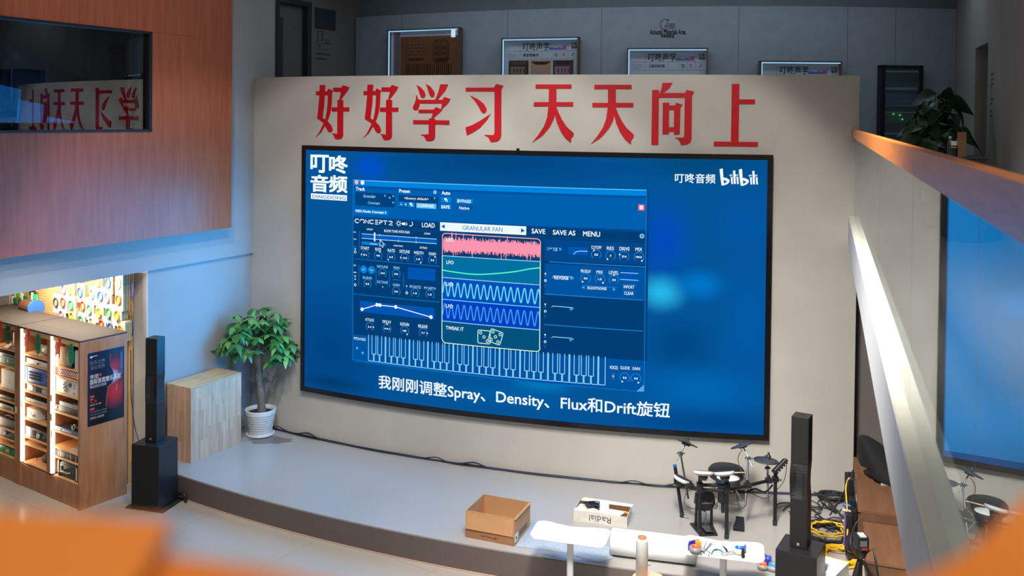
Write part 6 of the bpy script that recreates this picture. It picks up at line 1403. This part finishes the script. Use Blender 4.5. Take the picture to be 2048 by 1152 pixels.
for k in range(3):
    a = pi / 2 + .2 + 2 * pi * k / 3; mb = MB(); mb.tube((.03 * cos(a), .03 * sin(a), zc_ - .18), (.36 * cos(a), .36 * sin(a), .02), .017, .013); o = mb.build('leg', KB, t); mb = MB(); q = Vector((.03 * cos(a), .03 * sin(a), zc_ - .18)); e = Vector((.36 * cos(a), .36 * sin(a), .02)); q = q + (e - q) * .38; mb.box(-.026, .026, -.026, .026, -.03, .03, 0, Matrix.Translation(q)); mb.build('leg_clamp', G((150, 152, 156)), o)
# white carton behind the right subwoofer
P1, P2, P3 = onz(1655, 1113, .5), onz(1698, 1125, .5), onz(1672, 1150, .5)
e = P2 - P1; Q = [P1 - e * .5, P2, P3, P3 - e * 1.4]
mb = MB(); mb.prism([(p.x - P2.x, p.y - P2.y) for p in reversed(Q)], 0, .2); t = thing('white_box', 'plain white flat box half hidden behind the right subwoofer', 'box', (P2.x, P2.y, .30)); mb.build('carton', m_tab, t, .004)
for k in range(14):
    u = rc.uniform(1692, 1709); P = [(u + rc.uniform(-3, 3), v_, 10.9 - (v_ - 950) * .0074) for v_ in (945, 985, 1025, 1065, 1100)]
    mb = MB(); mb.path(smooth([at(*q) for q in P], 5), rc.choice((.007, .010, .014)), 6); tag(mb.build('hanging_cable', G(rc.choice(((26, 26, 30), (36, 36, 44), (44, 40, 52))), .5)), 'dark cable hanging in the bunch along the console desk side', 'cable', 'dark cables hanging along the console desk')
for u, v_, h in ((1702, 975, .22), (1705, 1010, .16), (1699, 1045, .2)):
    p = at(u, v_, 10.8 - (v_ - 950) * .0074); t = thing('junction_box', 'black junction box among the hanging cables, %s of three' % ('highest' if v_ == 975 else 'middle' if v_ == 1010 else 'lowest'), 'junction box', tuple(p), da); MB().box(-.05, .05, -.03, .03, -h / 2, h / 2).build('body', KB, t, .006)

# ================================================================== UPPER FLOOR
m_case = wood('case_frame_oak', (96, 74, 60), (112, 88, 72), .5, (10, 10, 1)); m_strip = em('cold_strip_light', (150, 205, 245), 1.0); m_board = mat('display_board', (186, 192, 204), .35, var=.02)
m_ink = G((44, 46, 52), .5); m_inkl = G((130, 134, 142), .5)
def case_at(u0, u1, v, label, light=1.0):
    o0, o1 = None, None
    def sb(u, v):
        d = ray(u, v); ox, oy = -CC.x, -CC.y; a = d.x * d.x + d.y * d.y; b = 2 * (d.x * ox + d.y * oy); c = ox * ox + oy * oy - (RB + .125) ** 2; t_ = (-b - sqrt(b * b - 4 * a * c)) / (2 * a); p = CAM + d * t_
        return atan2(p.x - CC.x, CC.y - p.y) * (RB + .125), p.z
    a, za = sb(u0, v); b, zb = sb(u1, v); s = (a + b) / 2; w_ = b - a; z = (za + zb) / 2
    an = s / (RB + .125); t = thing('display_case', label, 'display case', (CC.x + (RB + .125) * sin(an), CC.y - (RB + .125) * cos(an), z - 1.5), an, 'lit display cases in the upper back wall')
    f = .022; hw = w_ / 2
    mb = MB(); mb.box(-hw - f, -hw, -.03, .10, 0, 1.5 + f); mb.box(hw, hw + f, -.03, .10, 0, 1.5 + f); mb.box(-hw - f, hw + f, -.03, .10, 1.5, 1.5 + f); mb.build('frame', m_case, t)
    mb = MB(); mb.box(-hw, hw, .07, .10, 0, 1.5); bd = mb.build('board', m_board, t)
    mb = MB(); mb.box(-hw, hw, -.012, .0, 1.484, 1.5); mb.box(-hw, -hw + .018, -.012, 0, 0, 1.5); mb.build('light_strip', m_strip, t)
    return t, hw, bd
def board_text(t, hw, bd, title, sub, pics=0):
    mb = MB(); L_ = lambda x0, z0, x1, z1, m=1: mb.box(-hw + x0 * 2 * hw, -hw + x1 * 2 * hw, .068, .0702, 1.5 - z0, 1.5 - z1, m)
    F_ = lambda x, z: (x, .0675, z)
    def TT(s, x0, z0, x1, z1, b=0.0, m=0): text(mb, s, -hw + x0 * 2 * hw, 1.5 - z1, -hw + x1 * 2 * hw, 1.5 - z0, F_, m, b)
    TT(title, .255, .05, .615, .175, .008); TT(sub, .26, .225, .47, .275, .006)
    for x in (.215, ): L_(x, .05, x + .003, .31)
    for z in (.185, .31): L_(.04, z + .004, .99, z)
    for x in (.51, .65, .755, .86): L_(x, .19, x + .003, .31)
    L_(.86, .05, .863, .185); L_(.05, .235, .17, .23); L_(.05, .262, .19, .257); L_(.05, .289, .15, .284)
    for k, (g, x, z) in enumerate((('叮', .905, .05), ('咚', .945, .05), ('音', .905, .10), ('频', .945, .10))): TT(g, x, z + .01, x + .036, z + .055, .02)
    xm = -hw + .703 * 2 * hw; mb.torus(.022, .004, 0, TR(xm, .068, 1.5 - .245, pi / 2), 16, 5); mb.bar((xm + .016, .067, 1.5 - .262), (xm + .03, .067, 1.5 - .276), .006, .004)
    xm = -hw + .805 * 2 * hw
    for x0, x1, z0, z1 in ((-.02, .02, -.222, -.226), (-.02, .02, -.266, -.270), (-.02, -.016, -.222, -.27), (.016, .02, -.222, -.27)): mb.box(xm + x0, xm + x1, .067, .07, 1.5 + z1, 1.5 + z0)
    xm = -hw + .925 * 2 * hw; mb.bar((xm - .02, .067, 1.5 - .27), (xm + .02, .067, 1.5 - .222), .014, .003)
    mb.build('board_lettering', [m_ink, m_inkl], bd)
    mb = MB(); x0 = -hw + .61 * 2 * hw
    for k in range(14):
        c = k / 13; mb.box(x0 + k * .02, x0 + (k + 1) * .02 + .004, .066, .0685, 1.5 - .165, 1.5 - .165 + .03 + (.03 if k > 10 else .008 * sin(k)), k)
    mb.build('gradient_bar', [G((int(40 + 160 * (k / 13)), int(120 - 40 * (k / 13)), int(190 - 10 * (k / 13)))) for k in range(14)], bd)
    if pics:
        cols = (((62, 48, 44), (128, 116, 92), (92, 74, 50)), ((190, 140, 88), (160, 142, 150), (70, 38, 40)), ((84, 60, 68), (150, 118, 130), (60, 40, 46)))
        for r in range(2):
            for c in range(3):
                a = -hw + (.065 + c * .30) * 2 * hw; b = a + .27 * 2 * hw; zt = 1.5 - .335 - r * .33; C3 = cols[(c + r) % 3]
                mb = MB(); mb.box(a, b, .066, .07, zt - .29, zt, 0); mb.box(a + .03, b - .06, .0655, .0665, zt - .22, zt - .10, 1); mb.box(a, b, .0655, .0665, zt - .29, zt - .235, 2); mb.prism([(a, zt - .02), (b, zt - .02), (b - .08, zt - .07), (a + .08, zt - .07)], -.0665, -.0655, 2, TR(0, 0, 0, pi / 2))
                for k in range(4): mb.box(a + .08 + k * .055, a + .10 + k * .055, .065, .066, zt - .20, zt - .13, 0)
                mb.build('room_picture', [G(q, .3) for q in C3], bd)
t, hw, bd = case_at(779, 918, 60, 'lit wall case with carved wooden sample panels, leftmost of four')
mw = wood('sample_wood', (112, 70, 42), (130, 84, 54), .5, (10, 10, 1)); mw2 = wood('sample_wood_dark', (88, 54, 34), (104, 66, 42), .6, (10, 10, 1))
MB().box(-hw + .20, hw - .02, .055, .07, 0, 1.40).build('sample_backing', mw, t)
MB().box(-hw + .06, -hw + .18, .06, .07, 0, 1.48).build('side_lining', G((120, 100, 100)), t)
mb = MB()
mb.box(-.16 - .15, -.16 + .15, .03, .055, 1.02, 1.30)
for k in range(5):
    for j in range(5): mb.ball((-.16 - .12 + k * .06, .03, 1.05 + j * .056), .024, 0, (1, .7 if (k + j) % 2 else .3, 1))
mb.build('carved_panel', mw, t)
mb = MB(); mb.box(.20, .46, .03, .055, 1.02, 1.30)
for k in range(2):
    for j in range(3):
        for r in (.03, .055, .08): mb.torus(r, .007, 1, TR(.265 + k * .13, .028, 1.06 + j * .10, pi / 2), 20, 5)
mb.build('scalloped_panel', [mw, mw2], t)
mb = MB()
for k in range(22): mb.box(-.34 + k * .04, -.32 + k * .04, .03, .06, .6, .94, 0 if k % 5 else 1)
mb.build('slatted_panel', [mw, mw2], t)
MB().box(hw - .13, hw - .05, -.016, -.013, 1.36, 1.49).build('price_tag', em('tag_glow', (196, 222, 240), 1), t)  # tag glows by emission: its lighting is put into the material
t, hw, bd = case_at(1006.5, 1155.5, 78, 'lit wall case with a board of studio photographs, second from the left'); board_text(t, hw, bd, '叮咚声学', '录音棚案例', 1)
t, hw, bd = case_at(1257, 1413, 99, 'lit wall case with a plain process board, third from the left'); board_text(t, hw, bd, '叮咚声学', '工程实施流程')
t, hw, bd = case_at(1522, 1680, 125, 'lit wall case with only its board title showing, rightmost of four'); board_text(t, hw, bd, '叮咚声学', '声学材料')
# lettering on the back wall
def bt(u, v):
    d = ray(u, v); ox, oy = -CC.x, -CC.y; a = d.x * d.x + d.y * d.y; b = 2 * (d.x * ox + d.y * oy); c = ox * ox + oy * oy - (RB + .004) ** 2; t_ = (-b - sqrt(b * b - 4 * a * c)) / (2 * a); p = CAM + d * t_
    return atan2(p.x - CC.x, CC.y - p.y) * RB, p.z
mb = MB(); f_ = lambda s, z: cylb(s, z, RB + .004)
for body, u0, v0, u1, v1, b in (('Acoustic Materials Area', 1300, 59, 1371, 68.5, .02), ('声学材料区', 1322, 69, 1349, 75.5, .03)):
    a, z1 = bt(u0, v0); c, z0 = bt(u1, v1); text(mb, body, a, z0, c, z1, f_, 0, b)
s0, z0 = bt(1331, 49)
def ringw(s, z, r, w_, a0, a1, n=28):
    vs = []; 
    for i in range(n + 1): a = radians(a0 + (a1 - a0) * i / n); vs += [f_(s + (r - w_) * cos(a), z + (r - w_) * sin(a)), f_(s + r * cos(a), z + r * sin(a))]
    mb.add(vs, [(i * 2, i * 2 + 2, i * 2 + 3, i * 2 + 1) for i in range(n)])
ringw(s0, z0, .085, .008, 60, 300); ringw(s0 + .01, z0 - .03, .022, .007, 0, 360)
def q4(x0, z0_, x1, z1_): mb.add([f_(s0 + x0, z0 + z0_), f_(s0 + x1, z0 + z0_), f_(s0 + x1, z0 + z1_), f_(s0 + x0, z0 + z1_)], [(0, 1, 2, 3)])
q4(.026, -.03, .034, .08); q4(.034, .06, .06, .072)
for k in range(4): q4(.05, -.06 + k * .022, .15, -.052 + k * .022)
o = mb.build('wall_sign', mat('dark_sign_letters', (34, 38, 46), .6, var=0)); tag(o, 'dark music note emblem and lettering on the upper back wall', 'wall sign')
# sign board and small markings by the left door
mb = MB(); lwbox(mb, 1.40, 1.92, 0, .02, 6.52, 6.86); o = mb.build('sign_board', G((44, 48, 62), .5)); tag(o, 'dark blue sign board on the dim corridor wall', 'sign')
mb = MB()
def lp(t, z): return LW(t, .003, z)
P = [lp(1.46, 6.47), lp(1.60, 6.47), lp(1.61, 6.30), lp(1.53, 6.20), lp(1.46, 6.30)]; mb.path(P, .006, 4, 0, True); mb.path([lp(1.49, 6.42), lp(1.58, 6.42), lp(1.58, 6.32), lp(1.49, 6.32)], .005, 4, 0, True)
for a, b, z, h in ((1.66, 1.76, 6.33, .012), (1.66, 1.80, 6.27, .03), (1.44, 1.80, 6.17, .008), (1.44, 1.80, 6.08, .03), (1.44, 1.70, 6.0, .03)): lwbox(mb, a, b, 0, .003, z, z + h)
o = mb.build('wall_sign', mat('faint_sign', (70, 64, 62), .8, var=0)); tag(o, 'faint dark emblem and lines below the sign board', 'wall sign')
# equipment rack with a glass door
a, z1 = bt(1754, 131); b, _ = bt(1838, 132); s = (a + b) / 2; an = s / RB; hw = (b - a) / 2; H = z1 - 3.75
t = thing('equipment_rack', 'tall black equipment rack with a glass door in the upper corner', 'rack', (CC.x + (RB + .02) * sin(an), CC.y - (RB + .02) * cos(an), 3.75), an); f = .07
mb = MB(); mb.box(-hw, -hw + f, -.12, 0, 0, H); mb.box(hw - f, hw, -.12, 0, 0, H); mb.box(-hw, hw, -.12, 0, H - .05, H); mb.box(-hw, hw, -.12, 0, 0, .08); mb.box(-hw + f, hw - f, -.02, 0, .08, H - .05); mb.build('frame', mat('rack_navy', (20, 24, 36), .4, var=0), t, .003)
z = H - .08; k = 0; rr = random.Random(2)
for h, c in ((.03, (150, 162, 170)), (.14, (46, 54, 62)), (.015, (150, 160, 166)), (.06, (70, 82, 92)), (.05, (160, 186, 206)), (.05, (60, 70, 80)), (.16, (92, 100, 120)), (.04, (130, 150, 170)), (.08, (60, 68, 78)), (.02, (170, 160, 156)), (.16, (104, 98, 96)), (.14, (90, 84, 82)), (.03, (160, 180, 196)), (.06, (70, 84, 92)), (.03, (120, 150, 165)), (.08, (140, 150, 158)), (.05, (80, 96, 106))):
    z -= h; mb = MB(); mb.box(-hw + f, hw - f, -.10 + .015 * (k % 3), -.02, z + .004, z + h); mb.build('reflection_toned_unit', G(tuple(min(235, int(q * 1.35)) for q in c), .35), t); k += 1  # unit colours brightened to stand in for reflections in the glass door
for x, zz in ((-.12, .72), (.02, .80), (-.02, .735)):
    mb = MB(); mb.ball((x, -.105, H - zz - .02), .012); mb.build('status_light', em('green_led', (40, 235, 120), 1.6), t)
MB().box(-hw + f, hw - f, -.120, -.117, .08, H - .05).build('glass_door', glass('rack_glass', .12, (.75, .82, .86)), t)
# pothos on the mezzanine, cabinet with bottle, tumbler and paper bag
pp = at(1866, 300, 11.4); t = thing('potted_vine', 'dark green broad leaved plant in the upper right corner', 'plant', (pp.x, pp.y, 3.75))
MB().lathe([(.13, 0), (.17, .30), (.16, .32), (.14, .28)], 24).build('pot', G((70, 66, 64), .5), t)
MB().tube((0, 0, .28), (0, 0, 1.25), .045, .03).build('moss_pole', mat('moss_pole', (60, 52, 40), .95, var=.2, scale=30), t)
m_dl = mat('vine_leaf', (24, 58, 26), .4, var=.2); mb = MB(); sm_ = MB(); rg = random.Random(8)
def heart(L, w_):
    vs = []; n = 7
    for i in range(n + 1):
        u = i / n; hw_ = w_ * (sin(pi * min(.99, u ** .6))) * .5 + .002; z_ = -.45 * u * u * L; vs += [(u * L, -hw_, z_ + .02 * sin(u * 5)), (u * L, 0, z_ - .012), (u * L, hw_, z_ + .02 * sin(u * 5))]
    return vs, [q for i in range(n) for q in ((i * 3, i * 3 + 3, i * 3 + 4, i * 3 + 1), (i * 3 + 1, i * 3 + 4, i * 3 + 5, i * 3 + 2))]
for k in range(44):
    zz = rg.uniform(.55, 1.60); a = rg.uniform(0, 2 * pi); r = rg.uniform(.06, .24) * (1.3 - abs(zz - 1.2) * .5); q = Vector((r * cos(a), r * sin(a), zz))
    sm_.path(smooth([(0, 0, min(zz, 1.25) - .08), (q.x * .5, q.y * .5, zz), q], 3), .005, 5)
    vs, fs = heart(rg.uniform(.20, .33), rg.uniform(.14, .20)); mb.add(vs, fs, 0, True, Matrix.Translation(q) @ Matrix.Rotation(a + rg.uniform(-.6, .6), 4, 'Z') @ Matrix.Rotation(rg.uniform(-.1, .9), 4, 'Y') @ Matrix.Rotation(rg.uniform(-.7, .7), 4, 'X'))
for x, y, z_, a in ((.0, -.06, 1.66, 2.9), (.08, -.05, 1.68, .9), (.12, -.08, 1.58, .1), (-.2, -.1, 1.15, 3.3), (-.15, -.12, 1.3, 2.9), (-.1, -.2, 1.05, 3.0), (.15, -.1, 1.2, -.3)):
    vs, fs = heart(.32, .2); mb.add(vs, fs, 0, True, Matrix.Translation((x, y, z_)) @ Matrix.Rotation(a, 4, 'Z') @ Matrix.Rotation(.25, 4, 'Y') @ Matrix.Rotation(-.8, 4, 'X')); sm_.path([(0, 0, 1.2), (x * .6, y * .6, z_ - .1), (x, y, z_)], .005, 5)
sm_.build('stems', G((50, 80, 40)), t); mb.build('foliage', m_dl, t)
cb = at(1914, 312, 10.4); cz_ = cb.z - 3.75
t = thing('side_cabinet', 'low dark cabinet behind the handrail carrying bottle and paper bag', 'cabinet', (cb.x, cb.y, 3.75), da); MB().box(-.35, .35, -.25, .12, 0, cz_ - .02).build('body', m_dkgrey, t, .004); MB().box(-.37, .37, -.27, .14, cz_ - .02, cz_).build('top', m_dkgrey, t, .003)
p = at(1900, 308, 10.35); p.z = cb.z; t = thing('water_bottle', 'clear water bottle with a pale cap beside the plant', 'bottle', tuple(p)); mb = MB(); mb.lathe([(.030, 0), (.032, .01), (.030, .06), (.032, .12), (.030, .15), (.013, .185), (.013, .20)], 20); mb.build('body', glass('bottle_plastic', .10, (.85, .9, .95)), t); MB().lathe([(.015, .20), (.015, .22)], 14).build('cap', G((225, 226, 230)), t)
p = at(1909, 309, 10.3); p.z = cb.z; t = thing('tumbler', 'white cup with dark sleeve between bottle and paper bag', 'cup', tuple(p)); MB().lathe([(.034, 0), (.038, .12)], 22).build('sleeve', G((40, 42, 40)), t); MB().lathe([(.038, .12), (.040, .165), (.036, .17)], 22).build('rim', G((214, 216, 220)), t); MB().lathe([(.0385, .095), (.039, .105)], 22).build('band', G((196, 186, 60)), t)
p = at(1923, 311, 10.25); p.z = cb.z; t = thing('paper_bag', 'tall brown paper bag next to the bottle', 'bag', tuple(p), da); MB().prism([(-.05, -.04), (.05, -.04), (.055, .04), (-.055, .04)], 0, .27).build('bag', mat('kraft_paper', (150, 108, 74), .8, var=.06), t); MB().path([(-.02, 0, .27), (-.02, .0, .31), (.02, 0, .31), (.02, 0, .27)], .003, 5).build('handle', G((90, 70, 52)), t)
